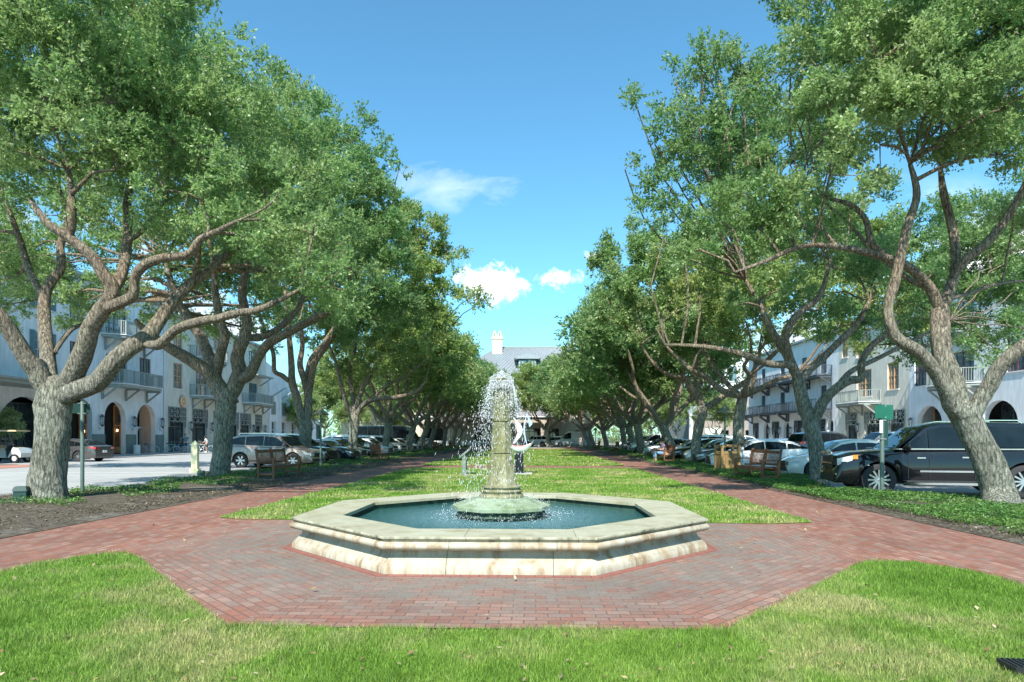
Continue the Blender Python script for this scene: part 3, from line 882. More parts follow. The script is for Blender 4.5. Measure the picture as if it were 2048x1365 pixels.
# ---- big oak on the left
Y = 14.8
L1 = [
 ([G(95, 1005) + Vector((0, 0, -.1)), P(97, 940, Y), P(104, 870, Y), P(108, 815, Y), P(112, 775, Y)], [.40, .365, .35, .37, .32]),
 PL([(100, 800, 0), (75, 745, -.2), (52, 715, -.4), (28, 675, -.6), (5, 640, -.8), (-30, 600, -1), (-80, 560, -1)], Y, [.3, .26, .23, .21, .19, .16, .1]),
 PL([(103, 790, 0), (97, 730, .3), (90, 660, .6), (88, 610, .8), (96, 573, .9), (122, 537, 1), (121, 490, 1.2), (134, 440, 1.3), (120, 380, 1.3)], Y, [.24, .2, .18, .16, .15, .13, .11, .08, .05]),
 PL([(88, 600, .8), (60, 545, 1.2), (40, 480, 1.5), (14, 410, 1.8), (-10, 350, 2)], Y, [.12, .11, .09, .07, .04]),
 PL([(120, 795, 0), (148, 745, -.3), (168, 700, -.5), (180, 660, -.6), (198, 628, -.7), (226, 585, -.8), (205, 545, -.9), (186, 515, -1), (141, 478, -1.1), (95, 447, -1.2), (60, 400, -1.3)], Y, [.32, .28, .25, .23, .22, .19, .16, .15, .13, .1, .06]),
 PL([(140, 480, -1.1), (143, 430, -1.2), (142, 390, -1.2), (138, 340, -1)], Y, [.12, .13, .09, .05]),
 PL([(222, 590, -.8), (243, 550, -.5), (253, 502, -.3), (256, 440, 0), (255, 398, .1), (268, 350, .3), (275, 300, .4)], Y, [.17, .15, .13, .12, .11, .09, .05]),
 PL([(254, 485, -.3), (285, 460, -.2), (312, 430, 0), (335, 400, .2)], Y, [.09, .08, .07, .04]),
 PL([(210, 618, -.7), (240, 606, -1), (267, 590, -1.1), (270, 555, -1.2), (290, 530, -1.3), (328, 516, -1.4), (375, 510, -1.6), (400, 480, -1.7), (430, 465, -1.8), (478, 441, -2)], Y, [.17, .14, .13, .12, .12, .115, .105, .09, .07, .04]),
 PL([(120, 800, 0), (148, 783, -.2), (190, 768, -.4), (215, 740, -.5), (235, 716, -.5), (262, 694, -.4), (295, 672, -.2), (320, 640, 0), (350, 600, .2), (385, 565, .4), (422, 539, .6), (460, 505, .8), (488, 478, .9), (530, 450, 1)], Y, [.3, .28, .26, .25, .24, .23, .21, .18, .165, .15, .135, .12, .1, .06]),
 PL([(285, 685, -.2), (318, 690, -.6), (352, 660, -.9), (396, 644, -1.1), (440, 636, -1.2), (476, 626, -1.2), (515, 620, -1.2), (560, 600, -1.1), (605, 577, -1)], Y, [.15, .14, .13, .125, .11, .10, .09, .07, .04]),
 PL([(385, 565, .4), (395, 520, .2), (400, 470, 0), (420, 420, -.2)], Y, [.1, .085, .07, .04]),
 PL([(110, 705, .3), (125, 680, 1), (150, 655, 1.6), (200, 640, 2.5)], Y, [.08, .075, .07, .04]),
]
BL1 = PB([(60, 40, 13.5, 2.1), (220, 60, 14, 2.0), (330, 90, 14.5, 1.5), (90, 190, 13, 1.7), (230, 210, 13.3, 1.7), (350, 240, 14, 1.5), (20, 300, 13.4, 1.3),
          (120, 320, 13.3, 1.2), (230, 340, 13.2, 1.3), (330, 380, 13.6, 1.1), (430, 330, 15, 1.4), (460, 420, 15.3, 1.2), (420, 240, 16, 1.6),
          (-100, 120, 14, 2.3), (-150, 330, 15, 2.0), (170, -150, 13, 2.3), (-60, -180, 14, 2.4), (330, -90, 15, 1.7),
          (180, 230, 17.2, 2.3), (0, 230, 17.5, 2.3), (340, 260, 17.5, 2.0), (100, 30, 17.5, 2.6), (280, 20, 17.5, 2.0), (200, -120, 17, 2.5),
          (530, 400, 15.5, 1.0), (580, 470, 16, 1.1), (620, 550, 16, .9), (560, 540, 15.6, .8), (500, 500, 15.8, .8),
          (-40, 470, 17, 1.4), (10, 560, 18, .9), (520, 440, 13.4, .9), (590, 500, 13.6, .8), (650, 560, 13.9, .7), (560, 380, 13.6, 1.0), (630, 430, 14.2, .85), (690, 500, 14.8, .7), (480, 470, 13.2, .7), (700, 590, 14.6, .5), (410, 420, 13.2, .7), (600, 590, 13.8, .4)])
L1 = L1[:1] + [(p_, [q * .80 for q in r_]) for p_, r_ in L1[1:]]
tree(G(95, 1005), L1, BL1, 310000, .092, m_leafA, 21, 'large oak with thick spreading limbs beside the green signpost on the left road edge', twigs=420, rings=14)

# ---- big leaning oak on the right
Y = 13.7
R1 = [
 ([G(2003, 1018) + Vector((0, 0, -.1)), P(1996, 985, Y), P(1980, 932, Y), P(1950, 871, Y), P(1928, 825, Y)], [.42, .39, .36, .34, .36]),
 PL([(1935, 840, 0), (1905, 815, -.1), (1893, 785, -.2), (1868, 741, -.3), (1838, 705, -.4), (1800, 682, -.5), (1782, 655, -.5), (1776, 615, -.5), (1792, 554, -.5), (1813, 461, -.5), (1833, 390, -.5), (1820, 328, -.5)], Y, [.24, .2, .18, .165, .155, .145, .13, .12, .12, .11, .09, .05]),
 PL([(1925, 830, 0), (1906, 763, .2), (1885, 710, .3), (1880, 665, .4), (1880, 620, .5)], Y, [.30, .26, .24, .24, .22]),
 PL([(1880, 625, .5), (1862, 580, .4), (1818, 535, .2), (1761, 513, 0), (1690, 496, -.2), (1608, 492, -.4), (1531, 523, -.5), (1470, 545, -.5)], Y, [.16, .14, .12, .10, .085, .065, .05, .03]),
 PL([(1790, 522, .1), (1745, 490, .3), (1731, 440, .5), (1700, 410, .6), (1660, 398, .7), (1608, 379, .8)], Y, [.10, .095, .08, .07, .05, .03]),
 PL([(1860, 575, .4), (1820, 560, .8), (1745, 500, 1.2), (1690, 440, 1.5), (1640, 400, 1.7)], Y, [.09, .08, .06, .05, .03]),
 PL([(1884, 625, .5), (1900, 580, .7), (1912, 530, .8), (1905, 461, 1), (1888, 390, 1), (1880, 330, 1)], Y, [.16, .15, .13, .12, .10, .05]),
 PL([(1906, 555, .7), (1930, 520, .5), (1972, 487, .3), (2010, 440, .2), (2035, 400, .1), (2058, 350, 0)], Y, [.13, .125, .12, .11, .09, .06]),
 PL([(1935, 850, 0), (1955, 810, -.1), (1975, 778, -.2), (2000, 733, -.4), (2048, 692, -.7), (2110, 655, -1), (2170, 600, -1.2)], Y, [.24, .22, .2, .19, .18, .16, .1]),
 PL([(1890, 600, .5), (1930, 590, 1.2), (1990, 570, 2.2), (2060, 560, 3)], Y, [.07, .06, .05, .03]),
]
BR1 = PB([(1720, 50, 12.6, 1.3), (1850, 40, 12.4, 1.6), (1990, 60, 12.4, 1.7), (1640, 140, 13.2, 1.0), (1760, 180, 12.3, 1.3), (1880, 200, 12.2, 1.3), (2000, 220, 12.4, 1.3),
          (1660, 260, 12.9, 1.1), (1600, 260, 13.4, .9), (1540, 340, 13.4, .8), (1660, 350, 12.8, .7), (1760, 290, 12.6, .8), (1890, 290, 12.5, .7), (1990, 310, 12.6, .8),
          (1500, 400, 13.5, .7), (1440, 440, 13.6, .6), (1560, 420, 13.2, .6), (1470, 490, 13.4, .55), (1400, 500, 13.8, .5), (1540, 480, 13.4, .45),
          (1990, -120, 12.6, 1.9), (1800, -120, 12.6, 1.8), (2130, 80, 13, 1.9), (2150, 300, 13.5, 1.4), (1650, 0, 14.0, 1.3),
          (1950, 160, 15.6, 1.9), (1770, 160, 15.6, 1.8), (2090, 0, 15.6, 2.1), (1850, -40, 16, 2.0), (1690, 220, 15.4, 1.4), (2090, 240, 15.5, 1.6), (1600, 120, 15.0, 1.1),
          (2030, 420, 15.5, .7), (1640, 430, 14.0, .5)])
R1 = [(p_, [q * .80 for q in r_]) for p_, r_ in R1]
tree(G(2003, 1018), R1, BR1, 270000, .088, m_leafA, 22, 'large leaning oak in green ground cover beside the black parked SUV', twigs=420, rings=14)

# ---- second oak on the left
Y = 24.1
L2 = [
 ([G(441, 955) + Vector((0, 0, -.1)), P(444, 900, Y), P(448, 850, Y), P(452, 815, Y), P(456, 790, Y)], [.36, .34, .34, .37, .33]),
 PL([(455, 810, 0), (435, 770, 0), (412, 742, -.3), (376, 718, -.6), (345, 700, -.9), (300, 670, -1.2), (270, 640, -1.4)], Y, [.36, .3, .25, .22, .19, .14, .08]),
 PL([(440, 785, 0), (424, 735, .4), (402, 676, .8), (380, 645, 1.0), (350, 590, 1.2), (330, 520, 1.3)], Y, [.3, .24, .2, .18, .14, .08]),
 PL([(432, 760, .1), (438, 716, -.2), (450, 674, -.4), (440, 640, -.4), (430, 580, -.3), (425, 510, -.2)], Y, [.22, .18, .16, .15, .12, .08]),
 PL([(460, 800, 0), (478, 750, 0), (474, 714, -.1), (490, 674, -.2), (494, 640, -.2), (484, 580, -.2), (500, 500, -.1)], Y, [.34, .28, .24, .2, .18, .15, .09]),
 PL([(478, 760, 0), (500, 748, -.3), (518, 712, -.5), (540, 686, -.6), (580, 664, -.8), (625, 640, -.9), (672, 615, -1), (700, 580, -1)], Y, [.24, .2, .18, .17, .15, .13, .1, .06]),
 PL([(490, 674, -.2), (520, 675, .2), (560, 655, .6), (600, 610, .9), (610, 550, 1.0)], Y, [.16, .14, .12, .10, .06]),
]
BL2 = PB([(310, 70, 22.5, 2.3), (420, 130, 22.5, 1.7), (500, 170, 22.5, 1.4), (545, 170, 22.5, .7), (560, 240, 21.8, 1.5), (600, 300, 21.6, 1.3), (510, 300, 21, 1.9), (560, 400, 20.6, 1.8), (640, 390, 21, 1.4),
          (640, 470, 20.4, 1.3), (690, 520, 20.6, 1.1), (590, 500, 20.4, 1.2), (720, 600, 20.8, .8), (660, 590, 20.6, .8), (480, 420, 22, 1.8), (420, 250, 24, 2.4), (300, 200, 25, 2.6), (320, 350, 26, 2.2), (250, 300, 26.5, 2.2),
          (440, 380, 26, 2.4), (560, 350, 25.5, 2.4), (60, 520, 27, 2.2), (180, 600, 27, 1.3), (10, 610, 28, 1.5), (130, 540, 28, 2.0), (330, 590, 27, 1.1), (-60, 520, 27, 2.4), (-160, 480, 26, 2.5), (230, 430, 28, 2.0), (90, 430, 28, 2.2), (330, 640, 29, 1.0), (400, 650, 30, 1.0), (470, 655, 31, 1.0), (540, 680, 33, 1.0), (250, 620, 28, 1.1), (560, 640, 33, 1.3), (340, 560, 29, 1.6), (440, 590, 30, 1.5), (160, 630, 28, .9), (420, 540, 27, 1.5), (500, 520, 28, 1.7), (380, 470, 27, 1.7), (560, 470, 28, 1.8), (450, 600, 27, .9), (520, 610, 28, .9), (620, 440, 30, 2.0), (250, 480, 25, 1.3), (300, 540, 24.4, 1.0), (200, 560, 25, 1.0), (400, 470, 25.5, 1.3), (600, 560, 23, 1.1)])
tree(G(441, 955), L2, BL2, 230000, .125, m_leafA, 23, 'broad oak forking low behind the cream bollard, second in the left row', twigs=300, rings=12)

# ---- second oak on the right
Y = 21.2
R2 = [
 ([G(1637, 966) + Vector((0, 0, -.1)), P(1636, 930, Y), P(1632, 890, Y), P(1622, 850, Y), P(1606, 805, Y), P(1596, 765, Y)], [.28, .25, .24, .245, .21, .2]),
 PL([(1597, 770, 0), (1584, 733, -.2), (1537, 728, -.5), (1500, 714, -.8), (1450, 700, -1), (1390, 692, -1.2), (1330, 690, -1.3)], Y, [.16, .13, .11, .10, .08, .06, .03]),
 PL([(1594, 760, 0), (1575, 710, .1), (1561, 692, .2), (1537, 649, .3), (1520, 610, .4), (1490, 560, .5)], Y, [.18, .15, .14, .11, .09, .05]),
 PL([(1588, 735, .1), (1570, 680, -.2), (1580, 650, -.3), (1600, 625, -.3), (1640, 590, -.3), (1660, 520, -.2)], Y, [.14, .13, .12, .11, .09, .05]),
 PL([(1600, 765, 0), (1618, 740, .2), (1640, 722, .3), (1685, 677, .5), (1715, 646, .6), (1740, 600, .7)], Y, [.16, .14, .13, .11, .09, .05]),
 PL([(1628, 850, 0), (1645, 806, -.3), (1668, 780, -.5), (1697, 762, -.6), (1722, 756, -.7), (1724, 722, -.8), (1745, 690, -.9), (1770, 672, -1), (1800, 640, -1)], Y, [.19, .17, .15, .14, .12, .11, .10, .08, .05]),
 PL([(1668, 780, -.5), (1700, 745, 0), (1750, 720, .4), (1830, 680, .8), (1900, 640, 1.0)], Y, [.10, .09, .08, .06, .03]),
]
BR2 = PB([(1345, 220, 20.5, 1.1), (1410, 170, 21, 1.2), (1470, 160, 21.5, 1.1), (1310, 290, 20.4, .8), (1380, 290, 20.2, 1.3), (1290, 350, 20.6, .45), (1450, 280, 20.4, 1.4), (1340, 380, 20, 1.0),
          (1400, 400, 19.8, 1.2), (1330, 470, 19.8, .8), (1370, 520, 19.6, .9), (1440, 500, 19.8, 1.0), (1400, 590, 19.8, .6), (1520, 250, 22, 1.6), (1580, 330, 22.5, 1.9), (1500, 420, 21.5, 1.5),
          (1600, 500, 21.6, 1.2), (1680, 540, 22, 1.3), (1760, 540, 22.5, 1.2), (1560, 580, 21.2, .7), (1480, 610, 21, .7), (1640, 620, 21.2, .6), (1740, 620, 21, .7), (1850, 560, 23, 1.0), (1700, 420, 23.5, 1.6), (1500, 330, 24, 1.9), (1420, 300, 23.5, 1.7),
          (1850, 640, 24, 1.3), (1950, 600, 25, 1.9), (2050, 560, 25, 2.0), (1800, 600, 25, 1.6), (1980, 690, 23, .8), (1900, 700, 23, .6), (2060, 660, 24, 1.0), (1700, 650, 23, 1.0), (1760, 690, 23, .7), (1900, 480, 26, 2.2), (2050, 440, 26, 2.2), (1800, 500, 25, 1.8), (1720, 560, 24, 1.4), (2000, 520, 26, 2.0), (1950, 640, 25, 1.3), (1850, 700, 25, .8), (2040, 650, 26, 1.4), (1620, 600, 26, 1.3), (1330, 620, 20.2, .35), (1265, 190, 20.6, .25), (1250, 340, 20.5, .22)])
BR2 += [tuple(P(x, y, 20.8)) + (.16, .16, .5) for x, y in ((1398, 85), (1385, 100), (1480, 85), (1497, 110), (1425, 110), (1460, 110), (1350, 150))]
tree(G(1637, 966), R2, BR2, 200000, .115, m_leafC, 24, 'slender oak standing between the near right bench and the black SUV', twigs=320, rings=12)

# ---- third and fourth on the left
Y = 35
L3 = [
 ([G(608, 930.4) + Vector((0, 0, -.1)), P(609, 895, Y), P(611, 870, Y), P(612, 850, Y)], [.36, .33, .34, .36]),
 PL([(608, 860, 0), (601, 825, -.1), (592, 790, -.2), (584, 765, -.3), (583, 730, -.3), (580, 690, -.3), (575, 640, -.3), (570, 580, -.3)], Y, [.25, .23, .22, .2, .17, .15, .12, .07]),
 PL([(584, 768, -.3), (565, 752, -.6), (549, 742, -.9), (546, 706, -1.2), (530, 660, -1.4), (510, 600, -1.5)], Y, [.14, .13, .12, .11, .08, .05]),
 PL([(613, 855, 0), (617, 800, .1), (610, 765, .2), (600, 730, .3), (605, 690, .4), (600, 640, .5)], Y, [.25, .22, .19, .16, .13, .07]),
 PL([(616, 800, .1), (622, 760, 0), (630, 725, -.2), (655, 690, -.4), (672, 660, -.6), (680, 620, -.7), (700, 570, -.8)], Y, [.2, .18, .16, .14, .12, .1, .06]),
 PL([(612, 760, .2), (622, 720, .6), (645, 690, .9), (665, 660, 1), (690, 620, 1.2)], Y, [.15, .14, .12, .1, .06]),
]
BL3 = PB([(700, 290, 33.5, 2.0), (645, 260, 35, 2.0), (750, 350, 32.8, 1.7), (790, 400, 33, 1.2), (700, 400, 32, 2.2), (770, 470, 32, 1.7), (800, 530, 32.2, 1.3), (720, 500, 31.6, 1.8), (740, 580, 31.8, 1.5), (680, 600, 33, 1.5), (790, 600, 32.4, 1.2),
          (600, 330, 37, 2.6), (560, 450, 38, 2.6), (630, 500, 37, 2.5), (520, 560, 38, 2.0), (460, 480, 39, 2.6), (600, 600, 38, 1.6), (540, 640, 37.4, 1.0), (760, 640, 33, .9), (690, 660, 34, .9), (800, 320, 33, .5)])
tree(G(608, 930.4), L3, BL3, 110000, .17, m_leafC, 25, 'twin stemmed oak behind the near left bench, beside the pole lamp', twigs=220)
Y = 43.3
L4 = [
 ([G(706, 920) + Vector((0, 0, -.1)), P(706, 890, Y), P(707, 860, Y), P(709, 835, Y)], [.33, .30, .30, .31]),
 PL([(706, 840, 0), (698, 820, -.2), (690, 797, -.4), (680, 760, -.6), (670, 720, -.8), (650, 670, -1)], Y, [.2, .17, .15, .12, .1, .06]),
 PL([(710, 840, 0), (722, 815, -.2), (745, 800, -.4), (790, 795, -.6), (830, 785, -.8), (850, 765, -.9)], Y, [.2, .18, .16, .14, .11, .07]),
 PL([(709, 835, 0), (720, 790, .2), (735, 760, .4), (755, 730, .6), (770, 690, .7), (790, 650, .8)], Y, [.2, .17, .15, .13, .1, .06]),
 PL([(708, 835, 0), (705, 790, .4), (700, 750, .8), (710, 700, 1), (715, 650, 1.2)], Y, [.17, .14, .12, .1, .06]),
 PL([(745, 800, -.4), (775, 770, 0), (810, 755, .4), (840, 730, .8), (860, 700, 1)], Y, [.12, .11, .1, .08, .05]),
]
BL4 = PB([(845, 480, 41.5, 1.9), (895, 510, 41, 1.2), (925, 490, 41, .7), (890, 570, 40.6, 1.3), (935, 600, 40.8, .8), (968, 598, 41, .5), (830, 560, 41, 1.9), (800, 470, 43, 2.2), (820, 640, 40.6, 1.6), (770, 600, 42, 2.2), (860, 690, 41, 1.0),
          (700, 520, 45, 2.8), (700, 640, 45, 2.4), (780, 700, 42, 1.3), (640, 640, 46, 2.2), (740, 720, 43, 1.0), (880, 640, 41, 1.1), (680, 720, 44, .9)])
tree(G(706, 920), L4, BL4, 85000, .2, m_leafB, 26, 'oak with low sweeping limbs between the first two left benches', twigs=180)

# ---- third and fourth on the right
def proc_limbs(g, base, h_fork, rt, lean=(0, 0), nl=5, reach=4.6, top=10.5, sd=0):
    r = random.Random(sd)
    fork = Vector(base) + Vector((lean[0], lean[1], h_fork))
    limbs = [([Vector(base) + Vector((0, 0, -.1)), Vector(base).lerp(fork, .35) + Vector((r.uniform(-.1, .1), r.uniform(-.1, .1), 0)), Vector(base).lerp(fork, .7), fork], [rt, rt * .88, rt * .86, rt * .92])]
    ends = []
    for k in range(nl):
        a = 2 * PI * (k + r.uniform(-.25, .25)) / nl + sd
        rc = reach * r.uniform(.6, 1.05); zt = r.uniform(.62, .95) * top
        d = Vector((math.cos(a), math.sin(a), 0))
        pts = [fork - Vector((0, 0, .15))]; q0 = rt * r.uniform(.5, .68); rr = [q0]
        m = 6
        for i in range(1, m + 1):
            t = i / m
            rad = rc * (1.35 * t - .35 * t * t); z = fork.z + (zt - fork.z) * (.75 * t + .25 * t * t)
            side = Vector((-d.y, d.x, 0)) * r.uniform(-.35, .35)
            pts.append(fork + d * rad + side + Vector((0, 0, z - fork.z + r.uniform(-.2, .2)))); rr.append(q0 * (1 - .78 * t))
        limbs.append((pts, rr)); ends.append(pts[-1])
        # side branch
        j = r.choice((2, 3)); a2 = a + r.choice((-1, 1)) * r.uniform(.6, 1.1); d2 = Vector((math.cos(a2), math.sin(a2), 0))
        p0 = pts[j]; L = rc * .6
        limbs.append(([p0, p0 + d2 * L * .35 + Vector((0, 0, .5)), p0 + d2 * L * .7 + Vector((0, 0, 1.3)), p0 + d2 * L + Vector((0, 0, 2.2))], [rr[j] * .75, rr[j] * .6, rr[j] * .45, .04]))
        ends.append(p0 + d2 * L + Vector((0, 0, 2.2)))
    return limbs, ends
Y = 32
b3 = G(1477, 936)
lm3, e3 = proc_limbs(None, b3, 3.4, .27, (.1, -.2), 5, 4.4, 9.5, 31)
lm3[0] = ([b3 + Vector((0, 0, -.1)), P(1477, 880, 32), P(1478, 835, 32), P(1486, 790, 32)], [.30, .27, .27, .24])
BR3 = PB([(1480, 620, 30.5, 1.7), (1550, 560, 31, 1.9), (1400, 600, 30.5, 1.6), (1640, 610, 32, 1.9), (1590, 660, 31, 1.3), (1730, 590, 33, 2.0), (1440, 670, 30.4, 1.2), (1520, 680, 31, 1.1), (1700, 670, 32, 1.3), (1480, 520, 32, 2.2), (1620, 480, 34, 2.6), (1720, 480, 34, 2.6), (1820, 600, 34, 2.0), (1380, 520, 32, 1.8)])
lm3 = lm3[:1] + [([P(1486, 795, 32)] + [p for p in pts[1:]], rr) if i % 2 == 0 else (pts, rr) for i, (pts, rr) in enumerate(lm3[1:])]
tree(b3, lm3, BR3, 90000, .16, m_leafB, 27, 'oak rising behind the left arm of the near right bench', twigs=200)
b4 = G(1394, 931)
lm4, e4 = proc_limbs(None, b4, 4.0, .27, (.2, 0), 4, 4.2, 9.5, 32)
lm4 = [([b4 + Vector((0, 0, -.1)), P(1392, 890, 35), P(1398, 850, 35), P(1404, 822, 35), P(1407, 812, 35)], [.29, .26, .27, .28, .27]),
       PL([(1405, 815, 0), (1396, 795, -.1), (1380, 775, -.3), (1372, 758, -.4), (1340, 750, -.6), (1310, 730, -.8), (1280, 690, -1)], 35, [.24, .22, .2, .17, .12, .09, .05]),
       PL([(1407, 818, 0), (1430, 805, .1), (1460, 782, .2), (1490, 765, .4), (1510, 735, .5), (1520, 690, .6)], 35, [.2, .18, .16, .14, .1, .06]),
       PL([(1396, 795, 0), (1393, 760, .4), (1395, 720, .6), (1385, 670, .8)], 35, [.15, .13, .1, .06])]
BR4 = PB([(1300, 590, 34, 1.7), (1240, 560, 35, 1.3), (1350, 630, 33.4, 1.5), (1280, 660, 33.8, 1.4), (1400, 680, 34, 1.2), (1260, 500, 36, 1.6), (1330, 520, 36, 2.0), (1400, 560, 37, 2.4), (1220, 640, 34.4, 1.0), (1210, 590, 35, .6), (1340, 700, 34, .9), (1480, 600, 37, 2.2), (1190, 520, 36, .4)])
tree(b4, lm4, BR4, 75000, .17, m_leafA, 28, 'oak with a low right limb behind the wooden litter bin', twigs=180)

# ---- further oaks: four individually grown forms, copied down the rows
def proc_blobs(ends, r, top=14.6):
    bl = []
    for e in ends:
        bl.append((e.x * 1.12 + .8, e.y * 1.12, e.z + .3, r.uniform(1.8, 2.5)))
    for k in range(6):
        a = r.uniform(0, 2 * PI); q = r.uniform(.5, 3.2)
        bl.append((q * math.cos(a) + 1.6, q * math.sin(a), r.uniform(top - 4.6, top - 1.8), r.uniform(2.0, 2.8)))
    for k in range(5):
        a = 2 * PI * k / 5 + r.uniform(-.4, .4); bl.append((5.6 * math.cos(a) + 1.4, 5.6 * math.sin(a), r.uniform(7.2, 9.5), r.uniform(1.3, 1.8)))
    return [q[:3] + (q[3], q[3], q[3] * .85) for q in bl]
protos = []
for k, (sd, mt, n_, L_) in enumerate(((41, m_leafA, 64000, .25), (42, m_leafB, 64000, .25), (43, m_leafC, 64000, .25), (44, m_leafA, 60000, .27))):
    r = random.Random(sd)
    lm, ends = proc_limbs(None, (0, 0, 0), r.uniform(2.4, 3.2), .36, (r.uniform(.4, 1.1), 0), 5, 5.2, 10.6, sd)
    bl = proc_blobs(ends, r)
    protos.append((lm, bl, mt, n_, L_, sd))
OAKS = [  # x, y, proto, rotation, scale, label
 (-11.2, 55.5, 1, .4, 1.0, 'oak behind the second left bench with the silver SUV nose beside it'),
 (-10.6, 64.5, 0, 2.2, 1.0, 'oak in the left row standing between the second and third benches'),
 (-10.9, 74, 2, 4.0, 1.02, 'oak right beside the distant left pole lamp'),
 (-11.0, 84, 3, 1.3, 1.0, 'left row oak just short of the third left bench'),
 (-9.9, 92, 1, 5.2, .95, 'left row oak just beyond the third left bench'),
 (-9.4, 100, 0, 3.3, 1.06, 'left row oak beside the fourth and farthest left bench'),
 (-9.3, 109, 3, .2, 1.05, 'last oak of the left row in front of the porch building'),
 (12.0, 47, 2, 1.9, .98, 'twin trunk oak right behind the person on the bench'),
 (11.2, 54.5, 0, 5.6, .98, 'thin right row oak beside the grey pickup truck'),
 (12.9, 66, 3, 3.6, .97, 'oak leaning over the third right bench'),
 (13.6, 76, 1, .9, .95, 'right row oak between the third and fourth benches'),
 (12.9, 86, 0, 2.7, .95, 'right row oak behind the fourth right bench'),
 (11.8, 96, 2, 4.4, 1.0, 'right row oak next to last before the cream end wall'),
 (13.8, 107, 3, 1.6, 1.05, 'last oak of the right row beside the white van'),
 (6.0, 103, 1, 3.0, .94, 'small oak standing alone at the far end of the lawn between white cars'),
]
first = {}
for (x, y, k, rz, sc, lab) in OAKS:
    if k not in first:
        lm, bl, mt, n_, L_, sd = protos[k]
        t = tree((0, 0, 0), lm, bl, n_, L_, mt, sd, lab, twigs=110)
        first[k] = t
    else:
        t = copy_tree(first[k])
    rz2 = (math.sin(rz * 7) * .55) if x < 5 else PI + math.sin(rz * 7) * .5
    t.location = (x, y, 0); t.rotation_euler = (0, 0, rz2); t.scale = (sc * (1.0 if x < 0 else 1.08), sc, sc); t['label'] = lab
    t['group'] = 'live oaks lining the two sides of the park'

# smaller street trees beyond the rows
r = random.Random(90)
m_leafS = leafmat('street tree leaves', (.13, .21, .06), (.27, .37, .13), (.48, .50, .24))
lmS, eS = proc_limbs(None, (0, 0, 0), 1.6, .12, (0, 0), 5, 1.8, 5.0, 77)
blS = [(e.x, e.y, e.z + .2, 1.1, 1.1, 1.0) for e in eS] + [(0, 0, 5.2, 1.6, 1.6, 1.4), (.8, .5, 4.4, 1.3, 1.3, 1.1), (-.7, -.5, 4.3, 1.3, 1.3, 1.1)]
ST = [(-32, 98, 1.25, 'pale street tree in front of distant houses on the left'), (-27, 108, 1.3, 'pale street tree behind the white cars on the left'), (-38, 112, 1.7, 'tall light green tree far behind the left lamp'),
      (-22, 118, 1.2, 'light green tree beyond the dark coach'), (26, 80, 1.15, 'small street tree before the blue balcony building'), (24, 100, 1.3, 'street tree before the round cornered building'), (20, 112, 1.4, 'pale tree between the right row and grey buildings'),
      (28, 116, 1.5, 'light green tree left of the round cornered building'), (18, 126, 1.5, 'tree just outside the cream end wall'), (33, 128, 1.8, 'tall tree closing the gap behind the right row'), (-15, 126, 1.4, 'tree behind the last left oaks')]
ST += [(-24, 112, 2.0, 'broad green tree behind the silver SUV nose on the left'), (-36, 122, 2.2, 'broad pale tree behind the taupe crossover roof'), (21, 122, 2.1, 'broad tree behind the leaning oak of the right row'), (29, 132, 2.2, 'broad pale tree left of the round cornered building')]
f0 = None
for x, y, sc, lab in ST:
    if f0 is None:
        f0 = tree((0, 0, 0), lmS, blS, 26000, .17, m_leafS, 78, lab, 'street trees around the square', 60, 'street_tree'); t = f0
    else: t = copy_tree(f0)
    t.location = (x, y, 0); t.rotation_euler = (0, 0, r.uniform(0, 6)); t.scale = (sc,) * 3; t['label'] = lab

# ---------------------------------------------------------------- leaf litter and ground cover
def scatter(name, label, cat, n, region, L, mat, seed, zr=(.03, .06), flat=True, ratio=.5):
    g = np.random.default_rng(seed)
    x, y, hh = region(g, n)
    m = len(x); z = g.uniform(zr[0], zr[1], m) * hh + .055
    pos = np.stack([x, y, z], 1)
    d = rdir(g, m); nr = rdir(g, m)
    if flat: d[:, 2] *= .25; nr = nr * .35; nr[:, 2] += 1
    else: nr[:, 2] += 1.1; d[:, 2] *= .5
    d /= np.linalg.norm(d, axis=1, keepdims=True)
    Ls = L * g.uniform(.5, 1.3, m) * (1 + .02 * y)
    V = leaf_quads(pos, d, nr, Ls, Ls * ratio)
    me = np_mesh(name, V, np.arange(m * 4).reshape(-1, 4), mat)
    o = link(bpy.data.objects.new(name, me)); tag(o, label, cat, kind='stuff'); return o
def strip_region(I, O, y0, y1, lo, hi, thr=None, bias=1.0, sc=1.3):
    I = np.array([tuple(p)[:2] for p in I]); O = np.array([tuple(p)[:2] for p in O])
    def f(g, n):
        t = g.uniform(0, 1, n) ** bias
        yy = y0 * (y1 / y0) ** t; s = g.uniform(lo, hi, n)
        # parametric index along the strip by outer-edge distance
        ix = np.interp(yy, .5 * (I[:, 1] + O[:, 1]), np.arange(len(I)))
        i0 = np.clip(ix.astype(int), 0, len(I) - 2); fr = ix - i0
        a = I[i0] * (1 - fr)[:, None] + I[i0 + 1] * fr[:, None]; b_ = O[i0] * (1 - fr)[:, None] + O[i0 + 1] * fr[:, None]
        p = a * (1 - s)[:, None] + b_ * s[:, None]
        x, y = p[:, 0], p[:, 1]
        wv = np.sin(x * sc * 1.7 + 1.3 * np.sin(y * sc)) + np.sin(y * sc * 1.3 + x * .8) + .6 * np.sin(x * sc * 4.1 + y * 3.3)
        k = wv > (thr if thr is not None else -9)
        return x[k], y[k], np.clip(.35 + .4 * (wv[k] + 1.5), .3, 1.5)
    return f
m_litter = leafmat('dry leaf litter', (.035, .026, .015), (.11, .08, .045), (.30, .25, .17), sc=2.0, trans=.05)
m_ivy = leafmat('ground cover leaves', (.03, .09, .015), (.075, .19, .03), (.17, .27, .06), sc=1.2, trans=.25)
